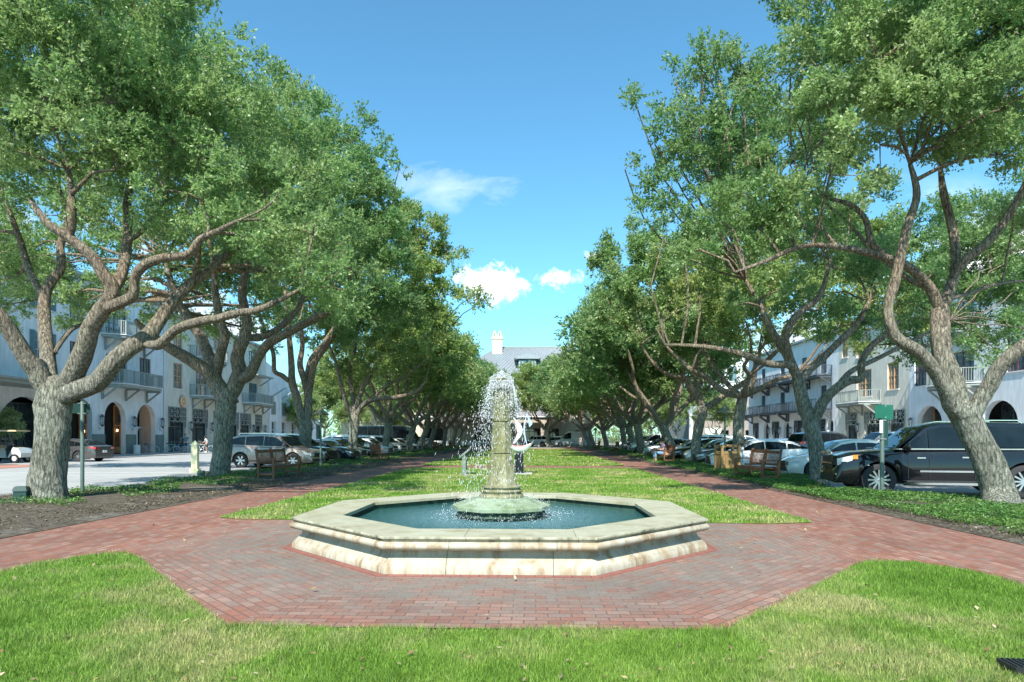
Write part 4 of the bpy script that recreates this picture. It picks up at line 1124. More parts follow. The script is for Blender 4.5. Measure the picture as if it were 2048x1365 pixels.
scatter('leaf_litter', 'brown fallen leaves and mulch under the left oaks', 'leaf litter', 52000, strip_region(LI, LO, 8, 60, .02, .99), .045, m_litter, 51, (.0, .03))
scatter('leaf_litter', 'dry fallen leaves along the right path edge', 'leaf litter', 16000, strip_region(RI, RO, 6, 60, .0, .5), .04, m_litter, 52, (.0, .03))
scatter('ground_cover', 'low green ground cover under the left oaks', 'ground cover', 42000, strip_region(LI, LO, 13.5, 110, .30, 1.0, -.6), .05, m_ivy, 53, (.02, .10), False)
scatter('ground_cover', 'dense bright ivy under the right oaks', 'ground cover', 150000, strip_region(RI, RO, 6.5, 40, .10, 1.0, -1.5), .038, m_ivy, 54, (.02, .13), False)
scatter('ground_cover', 'thin ivy under the far right oaks', 'ground cover', 16000, strip_region(RI, RO, 40, 110, .3, 1.0, -.2), .06, m_ivy, 55, (.02, .1), False)

def lawn_region(g, n):
    u = g.uniform(-9, 9, n * 3); v = 3.6 + 26 * g.uniform(0, 1, n * 3) ** 2.2
    k = (inside(near_poly, u, v) | inside(lawn1_poly, u, v) | (g.uniform(size=n * 3) < .12)) & (np.hypot(u - UF, v - VF) > 2.9) & (np.abs(u) < 7)
    u, v = u[k][:n], v[k][:n]
    return AX.x + DU.x * u + DV.x * v, AX.y + DU.y * u + DV.y * v, np.zeros(len(u))
m_fall = leafmat('fallen leaves', (.12, .075, .035), (.32, .21, .10), (.50, .44, .30), sc=2.0, trans=.1)
scatter('fallen_leaves', 'scattered dry brown leaves on the lawn and paving', 'fallen leaves', 700, lawn_region, .05, m_fall, 57, (0, .01))

# far-off wood closing the horizon
rb = random.Random(5)
wb = [(x + rb.uniform(-3, 3), 170 + rb.uniform(-8, 14), rb.uniform(2.5, 5.5), rb.uniform(4, 6.5), 4.0, rb.uniform(3.5, 5.5)) for x in list(range(-150, -14, 5)) + list(range(22, 150, 5))]
me, _ = crown_mesh('distant_wood', wb, 90000, .62, m_leafS, 99, clump=.6, fill=.1)
tag(link(bpy.data.objects.new('distant_wood', me)), 'far-off belt of green trees behind the houses', 'wood', kind='stuff')
# ---------------------------------------------------------------- buildings
from mathutils import geometry as mgeo
m_wwhite = stucco('white stucco', (.80, .82, .83))
m_wcool = stucco('cool white stucco', (.76, .80, .83))
m_wcream = stucco('cream stucco', (.70, .67, .58))
m_wyel = stucco('pale yellow stucco', (.70, .66, .50))
m_plinth = stucco('grey green plinth', (.20, .25, .24))
m_trim = plain('grey green trim', (.27, .31, .29), .6)
m_trimlt = plain('white trim', (.68, .70, .70), .6, .06)
m_dkmetal = plain('dark blue grey metal', (.07, .09, .11), .5, .1, 6, .3)
m_glassb = glassy('shop glass', (.03, .045, .05), .04)
m_glassw = glassy('window glass', (.10, .15, .18), .05)
m_orange = wood('orange wood frames', (.62, .34, .15), .15)
m_maroon = plain('maroon frames', (.13, .055, .06), .5)
m_tealp = plain('teal shutter', (.10, .19, .23), .6)
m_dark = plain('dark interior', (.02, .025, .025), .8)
m_shop = plain('shop interior', (.16, .09, .045), .7, .6, 1.5)
m_lamp = emis('warm lit lamp', (1.0, .62, .3), 3.0)
m_lanternglass = glassy('lantern glass', (.35, .40, .40), .15)
m_roofm = plain('standing seam metal', (.30, .33, .35), .45, .1, 2, .4)

class Fac:
    """local frame of a facade: s along the wall, d out of it, z up"""
    def __init__(f, o, sdir, ndir):
        f.o = Vector(o); f.s = Vector(sdir); f.n = Vector(ndir)
        f.M = Matrix(((f.s.x, f.n.x, 0, f.o.x), (f.s.y, f.n.y, 0, f.o.y), (0, 0, 1, f.o.z), (0, 0, 0, 1)))
    def mb(f): return MB(f.M)
def arch_poly(s, w, z0, ztop, n=14):
    r = w / 2; zc = ztop - r
    return [(s - r, z0), (s + r, z0)] + [(s + r * math.cos(PI * k / n), zc + r * math.sin(PI * k / n)) for k in range(n + 1)]
def rect_poly(s, w, z0, z1): return [(s - w / 2, z0), (s + w / 2, z0), (s + w / 2, z1), (s - w / 2, z1)]
def wall_holes(F_, outer, holes, th, mat, parent, name='wall', d0=0.0):
    """wall slab with openings cut through, thickness th behind the face"""
    polys = [[Vector((x, z, 0)) for x, z in outer]] + [[Vector((x, z, 0)) for x, z in h] for h in holes]
    tris = mgeo.tessellate_polygon(polys)
    flat = [p for q in polys for p in q]
    b = F_.mb()
    fr = [b.pt((p.x, d0, p.y)) for p in flat]; bk = [b.pt((p.x, d0 - th, p.y)) for p in flat]
    for t in tris:
        b.face([fr[i] for i in t]); b.face([bk[i] for i in t][::-1])
    k = 0
    for q in polys:
        n = len(q)
        for i in range(n):
            j = (i + 1) % n; b.face((fr[k + i], fr[k + j], bk[k + j], bk[k + i]))
        k += n
    return b.build(name, mat, parent)
def window(F_, s, z0, w, h, mf, parent, cols=2, rows=4, d=-.06, mull=True, glass=None, shutters=None):
    b = F_.mb(); t = .07
    for x, ww, zz, hh in ((s, w + .0, z0 + t / 2, t), (s, w + .0, z0 + h - t / 2, t), (s, w, z0 + h * .5, t * .8)):
        b.box((x, d + .0, zz), (ww, .07, hh))
    for x in (s - w / 2 + t / 2, s + w / 2 - t / 2) + ((s,) if mull else ()):
        b.box((x, d + .004, z0 + h / 2), (t * (1.6 if x == s else 1), .075, h - .004))
    hw = w / 2 if mull else w
    for c0 in ((s - w / 4, s + w / 4) if mull else (s,)):
        for k in range(1, cols):
            b.box((c0 - hw / 2 + hw * k / cols, d - .004, z0 + h / 2), (.028, .05, h))
    for k in range(1, rows):
        if abs(k / rows - .5) > .01: b.box((s, d - .006, z0 + h * k / rows), (w, .045, .028))
    fr = b.build('window', mf, parent)
    g_ = F_.mb(); g_.box((s, d - .03, z0 + h / 2), (w - .02, .02, h - .02)); g_.build('pane', glass or m_glassw, fr)
    sl_ = F_.mb(); sl_.box((s, .03, z0 - .06), (w + .25, .14, .1)); sl_.build('sill', m_trimlt, fr)
    if shutters:
        for sg in (-1, 1):
            q = F_.mb(); cx = s + sg * (w / 2 + .27)
            q.box((cx, .05, z0 + h / 2), (.46, .05, h))
            for k in range(int(h / .12)): q.box((cx, .08, z0 + .1 + k * .12), (.36, .02, .06))
            q.build('shutter', shutters, fr)
def balcony(F_, s0, s1, z, dep, parent, mat=m_trim, mat2=m_trimlt, rail=1.15, step=.14, ang=True, brackets=True, slab=.28, thin=False, seats=True):
    L = s1 - s0; c = min(.9, L * .18) if ang else .001
    plan = [(s0, .02), (s0 + c, dep), (s1 - c, dep), (s1, .02)]
    b = F_.mb()
    b.prism([(x, y, z - slab) for x, y in plan], (0, 0, slab * .75))
    o = b.build('balcony_floor', mat, parent)
    b = F_.mb(); e = .08
    pl2 = [(s0 - e, .022), (s0 + c - e, dep + e), (s1 - c + e, dep + e), (s1 + e, .022)]
    b.prism([(x, y, z - slab * .25) for x, y in pl2], (0, 0, slab * .25))
    b.build('floor_edge', mat2, o)
    b = F_.mb()
    for (x0, y0), (x1, y1) in zip(plan, plan[1:]):
        l = math.hypot(x1 - x0, y1 - y0); n = max(1, int(l / step))
        b.beam((x0, y0, z + rail), (x1, y1, z + rail), .09 if not thin else .05, .06)
        b.beam((x0, y0, z + .10), (x1, y1, z + .10), .05, .05)
        for k in range(1, n):
            t = k / n; x, y = x0 + (x1 - x0) * t, y0 + (y1 - y0) * t
            big = (k % 9 == 0)
            wd = (.10 if big else .042) if not thin else (.05 if big else .018)
            b.box((x, y, z + .05 + rail / 2), (wd, wd, rail - .1))
        b.box((x0, y0, z + rail / 2), (.12, .12, rail + .06)); b.box((x1, y1, z + rail / 2 + .002), (.118, .118, rail + .06))
    b.build('railing', mat, o)
    if brackets:
        for x in ((s0 + c * .6, s1 - c * .6) if L < 6 else (s0 + c * .6, (s0 + s1) / 2, s1 - c * .6)):
            b = F_.mb()
            b.box((x, .09, z - slab - .55), (.14, .14, 1.1)); b.box((x, dep * .42, z - slab - .07), (.138, dep * .8, .14))
            b.beam((x, .1, z - slab - 1.0), (x, dep * .75, z - slab - .1), .13)
            b.build('bracket', m_trim if not thin else m_dkmetal, o)
    return o
def lantern(F_, s, z, parent):
    b = F_.mb(); d = .28
    b.lathe([(.05, .95), (.16, .82), (.19, .80), (.19, .76), (.15, .74)], 4, (s, d, z), PI / 4)
    b.lathe([(.12, .06), (.16, .1), (.10, .0), (.03, -.08)], 4, (s, d, z), PI / 4)
    for k in range(4):
        a = PI / 4 + k * PI / 2
        b.beam((s + .12 * math.cos(a), d + .12 * math.sin(a), z + .08), (s + .16 * math.cos(a), d + .16 * math.sin(a), z + .77), .022)
    b.beam((s, .0, z + .2), (s, d - .1, z + .1), .035); b.beam((s, .0, z + .9), (s, d, z + .95), .03)
    for q in (-1, 1): b.beam((s + q * .1, .02, z - .1), (s + q * .1, .1, z - .38), .02)
    o = b.build('lantern', m_dkmetal, parent)
    g_ = F_.mb(); g_.lathe([(.11, .08), (.14, .76)], 4, (s, d, z), PI / 4); g_.build('lantern_glass', m_lanternglass, o)
def lattice(F_, s, w, z0, h, parent, tails=True, mat=m_trim):
    b = F_.mb(); t = .07; d = .06
    for zz in (z0 + t / 2, z0 + h - t / 2, z0 + h * .36): b.box((s, d, zz), (w, .07, t))
    n = max(1, round(w / 1.05)); cw = w / n
    for k in range(n + 1): b.box((s - w / 2 + cw * k, d + .003, z0 + h / 2), (t, .072, h))
    for k in range(n):
        x0 = s - w / 2 + cw * k; zz0, zz1 = z0 + h * .36, z0 + h
        b.beam((x0, d - .003, zz0), (x0 + cw, d - .003, zz1), .05); b.beam((x0, d - .006, zz1), (x0 + cw, d - .006, zz0), .05)
        b.box((x0 + cw / 2, d - .009, (zz0 + zz1) / 2), (.05, .06, zz1 - zz0)); b.box((x0 + cw / 2, d - .012, (zz0 + zz1) / 2), (cw, .055, .05))
        b.beam((x0, d - .003, z0), (x0 + cw / 2, d - .003, zz0), .045); b.beam((x0 + cw, d - .003, z0), (x0 + cw / 2, d - .003, zz0), .045)
    if tails:
        for sg in (-1, 1): b.box((s + sg * (w / 2 - .04), d - .015, z0 - .3), (.1, .09, .6))
        for k in range(1, 4): b.box((s - w / 2 + w * k / 4, d - .015, z0 - .08), (.06, .06, .16))
    b.build('transom_lattice', mat, parent)
def shopfront(F_, s, w, z0, z1, parent, d=-.5, mat=m_orange, glass=m_glassb, n=3, inner=None):
    b = F_.mb(); t = .1
    b.box((s, d, z1 - t / 2), (w, .1, t)); b.box((s, d, z0 + .3), (w, .1, .6)); b.box((s, d, z0 + 2.6), (w, .1, t))
    for k in range(n + 1): b.box((s - w / 2 + t / 2 + (w - t) * k / n, d + .004, (z0 + z1) / 2), (t, .104, z1 - z0))
    o = b.build('shopfront', mat, parent)
    g_ = F_.mb(); g_.box((s, d - .05, (z0 + z1) / 2), (w - .02, .02, z1 - z0 - .02)); g_.build('pane', glass, o)
    return o
def text_mesh(body, size, mat, parent, name, loc, rot, ext=.01, align='CENTER', bold=0.0):
    cu = bpy.data.curves.new('t', 'FONT'); cu.body = body; cu.size = size; cu.extrude = ext; cu.align_x = align; cu.align_y = 'CENTER'; cu.offset = bold
    ob = bpy.data.objects.new('t', cu); col.objects.link(ob)
    dg = bpy.context.evaluated_depsgraph_get(); me = bpy.data.meshes.new_from_object(ob.evaluated_get(dg))
    bpy.data.objects.remove(ob); me.materials.clear(); me.materials.append(mat)
    o = bpy.data.objects.new(name, me); o.location = loc; o.rotation_euler = rot
    return link(o, parent)
def roofbox(F_, s0, s1, dep, z, h, mat, parent, ov=.5):
    b = F_.mb(); sm = (s0 + s1) / 2; L = s1 - s0
    b.box((sm, ov - (dep + 2 * ov) / 2, z + .12), (L, dep + 2 * ov, .24))
    b.prism([(s0, ov, z + .24), (s0, -dep - ov, z + .24), (s0, -dep / 2, z + h)], (L, 0, 0))
    b.build('roof', mat, parent)
def body(F_, s0, s1, dep, h, mat, parent, back=.3):
    """side and rear walls, ceiling"""
    b = F_.mb()
    b.box((s0 + .15, -(dep + back) / 2, h / 2), (.3, dep - back, h)); b.box((s1 - .15, -(dep + back) / 2, h / 2), (.3, dep - back, h))
    b.box(((s0 + s1) / 2, -dep, h / 2), (s1 - s0, .3, h))
    b.build('side_wall', mat, parent)
    b = F_.mb()
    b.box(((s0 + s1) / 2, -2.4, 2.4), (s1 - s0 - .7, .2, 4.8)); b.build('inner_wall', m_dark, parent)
    b = F_.mb(); b.box(((s0 + s1) / 2, -dep / 2, h - .1), (s1 - s0 - .6, dep - .6, .15)); b.build('ceiling', m_wcool, parent)
    b = F_.mb(); b.box(((s0 + s1) / 2, -1.3, 4.95), (s1 - s0 - .62, 2.0, .12)); b.build('floor_slab', m_wcool, parent)

XL, XR = -34.6, 36.9
FL = Fac((XL, 0, 0), (0, 1, 0), (1, 0, 0))
FR = Fac((XR, 0, 0), (0, 1, 0), (-1, 0, 0))

# ---- left: white building with a covered arcade, cut by the frame
bA = empty('shop_building', (0, 0, 0), 0, 'white stucco building with teal shutters at the left end of the left street', 'building')
FA = Fac((XL + .9, 0, 0), (0, 1, 0), (1, 0, 0))
wall_holes(FA, [(30, 0), (48.4, 0), (48.4, 14.4), (30, 14.4)], [arch_poly(44.0, 5.0, .0001 + .02, 4.35), arch_poly(37.5, 5.0, .02, 4.35)] + [rect_poly(s, 1.5, z, z + 2.6) for s in (35.6, 40.4, 45.6) for z in (6.5, 10.8)], .35, m_wwhite, bA)
body(FA, 30, 48.4, 12, 14.3, m_wwhite, bA, .35)
for s in (35.6, 40.4, 45.6):
    for z in (6.5, 10.8): window(FA, s, z, 1.5, 2.6, m_trimlt, bA, 2, 4, -.12, shutters=m_tealp)
b = FA.mb(); b.box((39, 1.2, 5.05), (18.6, 3.0, .22)); b.box((39, 1.25, 5.24), (18.9, 3.2, .14)); b.build('canopy_roof', m_trim, bA)
for s in (44, 37.5): shopfront(FA, s, 4.6, .05, 4.0, bA, -1.2, m_dkmetal)
lantern(FA, 47.4, 2.4, bA)
roofbox(FA, 30, 48.4, 12, 14.4, 2.6, m_roofm, bA)

# ---- left: cool white building with three arches and bay balconies
bB = empty('shop_building', (0, 0, 0), 0, 'bluish white building with tall arches, grey plinth and two stacked balconies', 'building')
archs = [(51.0, 2.7), (55.4, 3.0), (60.1, 3.0)]
wins2 = [(50.4, 6.5), (59.9, 6.4), (50.4, 10.7), (59.9, 10.7)]
doors = [(55.6, 5.9), (55.6, 10.1)]
wall_holes(FL, [(48.4, 0), (63.2, 0), (63.2, 14.4), (48.4, 14.4)], [arch_poly(s, w_, .02, 4.65) for s, w_ in archs] + [rect_poly(s, 1.8, z, z + 2.6) for s, z in wins2] + [rect_poly(s, 3.0, z, z + 2.8) for s, z in doors], .45, m_wcool, bB)
body(FL, 48.4, 63.2, 12, 14.3, m_wcool, bB, .45)
for s, z in wins2: window(FL, s, z, 1.8, 2.6, m_maroon, bB, 2, 4, -.14)
for s, z in doors: window(FL, s, z + .02, 3.0, 2.75, m_maroon, bB, 2, 3, -.2)
b = FL.mb()
prev = 48.4
for s, w_ in archs + [(99, 0)]:
    e = min(s - w_ / 2, 63.2); b.box(((prev + e) / 2, .03, .9), (e - prev - .004, .10, 1.8)); prev = s + w_ / 2
    if prev > 63: break
b.build('plinth', m_plinth, bB)
for i, (s, w_) in enumerate(archs): 
    o = shopfront(FL, s, w_, .05, 4.5, bB, -2.2, m_orange if i else m_dkmetal, glass=m_shop if i else m_glassb, n=3)
    b = FL.mb(); rr = random.Random(i)
    if i:
        for k in range(9): b.box((s - 1.2 + 2.4 * rr.random(), -2.1, 2.0 + 2.2 * rr.random()), (.16, .05, .2))
        b.build('lamp_bulb', m_lamp, o)
for s in (53.2, 57.8, 62.4, 48.9): lantern(FL, s, 2.5, bB)
balcony(FL, 53.0, 60.6, 6.15, 1.7, bB, step=.16); balcony(FL, 53.4, 60.2, 10.35, 1.6, bB, step=.16)
roofbox(FL, 48.4, 63.2, 12, 14.4, 2.6, m_roofm, bB)
b = FL.mb(); b.tube([(63.05, .1, 14.3), (63.05, .1, 0)], .07, 8); b.build('downpipe', m_trimlt, bB)
o = FL.mb(); o.box((57.4, -.9, 3.2), (.5, .06, .7)); o.build('hanging_sign', m_dkmetal, bB)

# ---- left: cream building with orange windows
bC = empty('shop_building', (0, 0, 0), 0, 'cream building with orange window frames and lattice transoms on the left street', 'building')
shops = [(65.6, 3.4), (70.4, 3.4), (75.2, 3.2), (79.4, 1.7), (82.4, 3.2), (86.6, 2.2)]
wn = [(65.8, 6.6), (74.6, 6.6), (79.6, 6.6), (65.8, 10.6), (74.6, 10.6), (79.6, 10.6)]
dr = [(70.9, 6.0), (84.9, 6.0), (70.9, 10.2), (84.9, 10.2)]
wall_holes(FL, [(63.2, 0), (89.4, 0), (89.4, 13.9), (63.2, 13.9)], [rect_poly(s, w_, .02, 4.65) for s, w_ in shops] + [rect_poly(s, 1.8, z, z + 2.6) for s, z in wn] + [rect_poly(s, 2.8, z, z + 2.8) for s, z in dr], .45, m_wcream, bC)
body(FL, 63.2, 89.4, 12, 13.8, m_wcream, bC, .45)
for s, z in wn: window(FL, s, z, 1.8, 2.6, m_orange, bC, 2, 4, -.14)
for s, z in dr: window(FL, s, z + .02, 2.8, 2.75, m_orange if s < 80 else m_tealp, bC, 2, 3, -.2)
for s, w_ in shops:
    lattice(FL, s, w_, 3.2, 1.46, bC)
    shopfront(FL, s, w_, .05, 3.2, bC, -.3, m_dkmetal, n=2)
for s in (68, 72.8, 77.4, 84.4, 88.4): lantern(FL, s, 2.3, bC)
balcony(FL, 68.2, 74.6, 6.1, 1.6, bC, step=.17); balcony(FL, 81.4, 88.6, 6.1, 1.6, bC, step=.18)
balcony(FL, 68.2, 74.6, 10.3, 1.6, bC, step=.2); 
b = FL.mb(); b.box((84.9, .8, 9.7), (5.4, 1.9, .16)); b.beam((82.6, .05, 8.6), (82.6, 1.5, 9.6), .14); b.beam((87.2, .05, 8.6), (87.2, 1.5, 9.6), .14); b.build('awning', m_trim, bC)
roofbox(FL, 63.2, 89.4, 12, 13.9, 2.6, m_roofm, bC)
# round shop sign fixed flat to the cream wall
sg = empty('round_shop_sign', (XL + .08, 66.6, 5.3), 0, 'round orange shop sign on the cream wall under the orange windows', 'sign')
b = MB(Matrix.Rotation(PI / 2, 4, 'Y')); b.lathe([(.62, 0), (.62, .06), (.56, .08)], 32); b.build('board', m_orange, sg, smooth=40)
b = MB(Matrix.Rotation(PI / 2, 4, 'Y')); b.lathe([(.55, .081), (.55, .10), (.45, .10), (.45, .081)], 32, cap=False); b.build('ring', plain('cream paint', (.72, .6, .42), .6), sg)
b = MB(); b.box((.10, 0, 0), (.03, .74, .09)); b.build('centre_band', MATS['cream paint'], sg)

# ---- left: tall white end block with piers and louvres
bD = empty('end_building', (0, 0, 0), 0, 'white end block with narrow piers and slanted awning arms past the cream building', 'building')
wall_holes(FL, [(89.4, 0), (103, 0), (103, 9.6), (89.4, 12.2)], [rect_poly(s, 2.2, .02, 3.9) for s in (92.0, 96.2, 100.4)], .4, m_wwhite, bD)
body(FL, 89.4, 103, 12, 9.5, m_wwhite, bD, .4)
b = FL.mb()
for s in (90.0, 94.0, 98.2, 102.4): b.box((s, .16, 4.8), (.6, .42, 9.6))
b.build('pier', m_wwhite, bD)
b = FL.mb()
for s in (92.0, 96.2, 100.4):
    for k in range(8): b.box((s, .1, 5.0 + k * .22), (1.5, .1, .12))
    b.box((s, .04, 5.8), (1.6, .04, 1.9))
b.build('louvre', m_trim, bD)
b = FL.mb()
for s in (92.0, 96.2, 100.4): b.beam((s - 1.6, .2, 7.2), (s + 1.5, 1.2, 8.8), .3, .12)
b.build('awning_arm', m_trim, bD)
for s in (92.0, 96.2, 100.4): shopfront(FL, s, 2.2, .05, 3.9, bD, -.3, m_trimlt, n=2)

# ---- right: white building with arches at the frame edge
bE = empty('shop_building', (0, 0, 0), 0, 'white building with big arches and maroon windows behind the black SUV', 'building')
archs = [(34.5, 3.6), (41.3, 3.6), (48.1, 3.6), (56.2, 3.5)]
wins2 = [(41.5, 6.4), (46.5, 6.4), (57.3, 6.2), (41.5, 10.6), (46.5, 10.6), (57.3, 10.6)]
doors = [(52.2, 5.8), (52.2, 10.0)]
wall_holes(FR, [(28, 0), (59, 0), (59, 14.4), (28, 14.4)], [arch_poly(s, w_, .02, 4.35) for s, w_ in archs] + [rect_poly(s, 1.8, z, z + 2.6) for s, z in wins2] + [rect_poly(s, 3.0, z, z + 2.8) for s, z in doors], .5, m_wcool, bE)
body(FR, 28, 59, 12, 14.3, m_wcool, bE, .5)
for s, z in wins2: window(FR, s, z, 1.8, 2.6, m_maroon, bE, 2, 4, -.14)
for s, z in doors: window(FR, s, z + .02, 3.0, 2.75, m_maroon, bE, 2, 3, -.2)
for i, (s, w_) in enumerate(archs): shopfront(FR, s, w_, .05, 4.2, bE, -1.6, m_orange if i == 3 else m_dkmetal, glass=m_glassb)
for s in (44.7, 52.3, 58.4): lantern(FR, s, 2.4, bE)
balcony(FR, 49.6, 54.9, 5.9, 1.6, bE, step=.16); balcony(FR, 49.6, 54.9, 10.2, 1.6, bE, step=.16)
roofbox(FR, 28, 59, 12, 14.4, 2.6, m_roofm, bE)
# ---- right: cream building
bF = empty('shop_building', (0, 0, 0), 0, 'cream building with orange window and lattice transoms behind the green street sign', 'building')
shops = [(60.9, 2.6), (64.9, 3.0), (69.0, 2.2)]
wn = [(61.5, 6.2), (61.5, 10.4), (70.4, 10.4)]
dr = [(66.6, 5.8), (66.6, 10.0)]
wall_holes(FR, [(59, 0), (71.8, 0), (71.8, 13.9), (59, 13.9)], [rect_poly(s, w_, .02, 4.2) for s, w_ in shops] + [rect_poly(s, 1.8 if s < 70 else 1.2, z, z + 2.6) for s, z in wn] + [rect_poly(s, 2.8, z, z + 2.8) for s, z in dr], .45, m_wcream, bF)
body(FR, 59, 71.8, 12, 13.8, m_wcream, bF, .45)
for s, z in wn: window(FR, s, z, 1.8 if s < 70 else 1.2, 2.6, m_orange, bF, 2, 4, -.14)
for s, z in dr: window(FR, s, z + .02, 2.8, 2.75, m_orange, bF, 2, 3, -.2)
for s, w_ in shops:
    lattice(FR, s, w_, 2.9, 1.3, bF); shopfront(FR, s, w_, .05, 2.9, bF, -.3, m_dkmetal, n=2)
balcony(FR, 63.6, 70.0, 5.2, 1.7, bF, step=.18)
for s in (62.8, 67.4): lantern(FR, s, 2.1, bF)
roofbox(FR, 59, 71.8, 12, 13.9, 2.6, m_roofm, bF)
# ---- right: white building with dark metal balconies
bG = empty('shop_building', (0, 0, 0), 0, 'bright white building with two tiers of dark metal balconies and small arches', 'building')
ar = [(78.6, 1.9), (85.4, 1.9), (92.2, 1.9), (73.6, 1.4)]; la = [(81.8, 2.2), (88.8, 2.2), (75.6, 1.8), (96.0, 2.0)]
wn = [(s, z) for s in (75.2, 80.2, 86.6, 93.2) for z in (5.2, 9.1)]
wall_holes(FR, [(71.8, 0), (99, 0), (99, 13.6), (71.8, 13.6)], [arch_poly(s, w_, .02, 3.7) for s, w_ in ar] + [rect_poly(s, w_, .02, 3.7) for s, w_ in la] + [rect_poly(s, 1.4, z, z + 2.5) for s, z in wn], .4, m_wwhite, bG)
body(FR, 71.8, 99, 12, 13.5, m_wwhite, bG, .4)
for s, z in wn: window(FR, s, z, 1.4, 2.5, m_dkmetal, bG, 2, 3, -.14)
for s, w_ in la: lattice(FR, s, w_, 2.5, 1.2, bG, mat=m_dkmetal); shopfront(FR, s, w_, .05, 2.5, bG, -.3, m_dkmetal, n=2)
for s, w_ in ar: shopfront(FR, s, w_, .05, 3.6, bG, -.5, m_dkmetal, n=2)
for s0, s1 in ((73.2, 78.6), (79.2, 84.6), (85.2, 91.0), (91.6, 97.4)):
    for z in (4.9, 8.8): balcony(FR, s0, s1, z, 1.8, bG, m_dkmetal, m_dkmetal, 1.1, .13, False, True, .2, True)
for s in (80.2, 83.6, 87.0, 90.6): lantern(FR, s, 2.0, bG)
roofbox(FR, 71.8, 99, 12, 13.6, 2.2, m_roofm, bG)
# ---- right, far: taupe shop with oval sign and round-cornered building
bH = empty('corner_shop', (0, 0, 0), 0, 'low taupe shop with a pale hanging sign beyond the metal balconies', 'building')
FH = Fac((0, 118, 0), (1, 0, 0), (0, -1, 0))
m_taupe = stucco('taupe stucco', (.34, .29, .25))
wall_holes(FH, [(33.5, 0), (50, 0), (50, 5.2), (33.5, 5.2)], [rect_poly(38.6, 3.4, .02, 2.9), rect_poly(45.4, 4.0, .02, 2.9)], .3, m_taupe, bH)
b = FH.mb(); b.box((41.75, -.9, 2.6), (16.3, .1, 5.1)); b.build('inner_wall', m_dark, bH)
b = FH.mb(); b.box((33.2, .1, 3.0), (.6, .6, 6.0)); b.box((41.7, .2, 5.4), (17, .6, .4)); b.build('cornice', m_trimlt, bH)
b = FH.mb(); b.prism([(33, 0, 5.6), (50.4, 0, 5.6), (50.4, -3, 7.4), (33, -3, 7.4)], (0, -.1, .1)); b.build('roof', m_roofm, bH)
sg = empty('hanging_shop_sign', (37.2, 117.4, 2.6), 0, 'pale green boat shaped shop sign on the taupe shop', 'sign')
b = MB(); b.prism([(-1.5, 0, .7), (-1.5, 0, -.1)] + [(1.5 * math.cos(t), 0, -.1 + .55 * math.sin(t)) for t in [PI + PI * k / 10 for k in range(1, 10)]] + [(1.5, 0, -.1), (1.5, 0, .7)], (0, .08, 0)); b.build('board', plain('pale sign paint', (.62, .70, .58), .6), sg)
b = MB(); b.box((0, -.01, .2), (2.1, .03, .10)); b.build('grey_band', plain('grey sign band', (.42, .50, .42), .6), sg)
bI = empty('round_corner_building', (0, 0, 0), 0, 'grey green building with a rounded upper corner far behind the right trees', 'building')
m_gg = stucco('grey green siding', (.27, .31, .30)); m_pink = stucco('pinkish stucco', (.38, .33, .29))
def arc(cx, cy, r, a0, a1, n): return [(cx + r * math.cos(R(a0 + (a1 - a0) * k / n)), cy + r * math.sin(R(a0 + (a1 - a0) * k / n))) for k in range(n + 1)]
pl = arc(44, 135, 7, 180, 270, 10) + [(64, 128), (64, 150), (37, 150)]
b = MB(); b.prism([(x, y, 0) for x, y in pl], (0, 0, 7.2)); b.build('lower_wall', m_gg, bI, smooth=40)
pl2 = arc(44, 135, 6.9, 180, 270, 10) + [(64, 128.1), (64, 149.9), (37.1, 149.9)]
b = MB(); b.prism([(x, y, 7.2) for x, y in pl2], (0, 0, 3.6)); b.build('upper_wall', m_pink, bI, smooth=40)
pl3 = arc(44, 135, 7.6, 180, 270, 10) + [(64.6, 127.4), (64.6, 150.6), (36.4, 150.6)]
b = MB(); b.prism([(x, y, 10.8) for x, y in pl3], (0, 0, .6)); b.build('cornice', m_gg, bI, smooth=40)
for a in (192, 206, 222, 236, 252):
    for z in (7.9,):
        x, y = 44 + 7.05 * math.cos(R(a)), 135 + 7.05 * math.sin(R(a))
        b = MB(); b.box((x, y, z + .9), (.9, .25, 1.8), R(a + 90)); w_ = b.build('window', m_tealp, bI)
        b = MB(); b.box((x + .12 * math.cos(R(a)), y + .12 * math.sin(R(a)), z + .9), (.7, .05, 1.6), R(a + 90)); b.build('pane', m_glassb, w_)
b = MB(); b.box((52, 141, 15.6), (20, 14, 9)); b.build('top_storey', m_wwhite, bI)
for x in (43.5, 46.5, 50, 53.5):
    b = MB(); b.box((x, 133.9, 15), (2.0, .2, 3.4)); w_ = b.build('window', m_trimlt, bI)
    b = MB(); b.box((x, 133.78, 15), (1.7, .06, 3.0)); b.build('pane', m_glassw, w_)

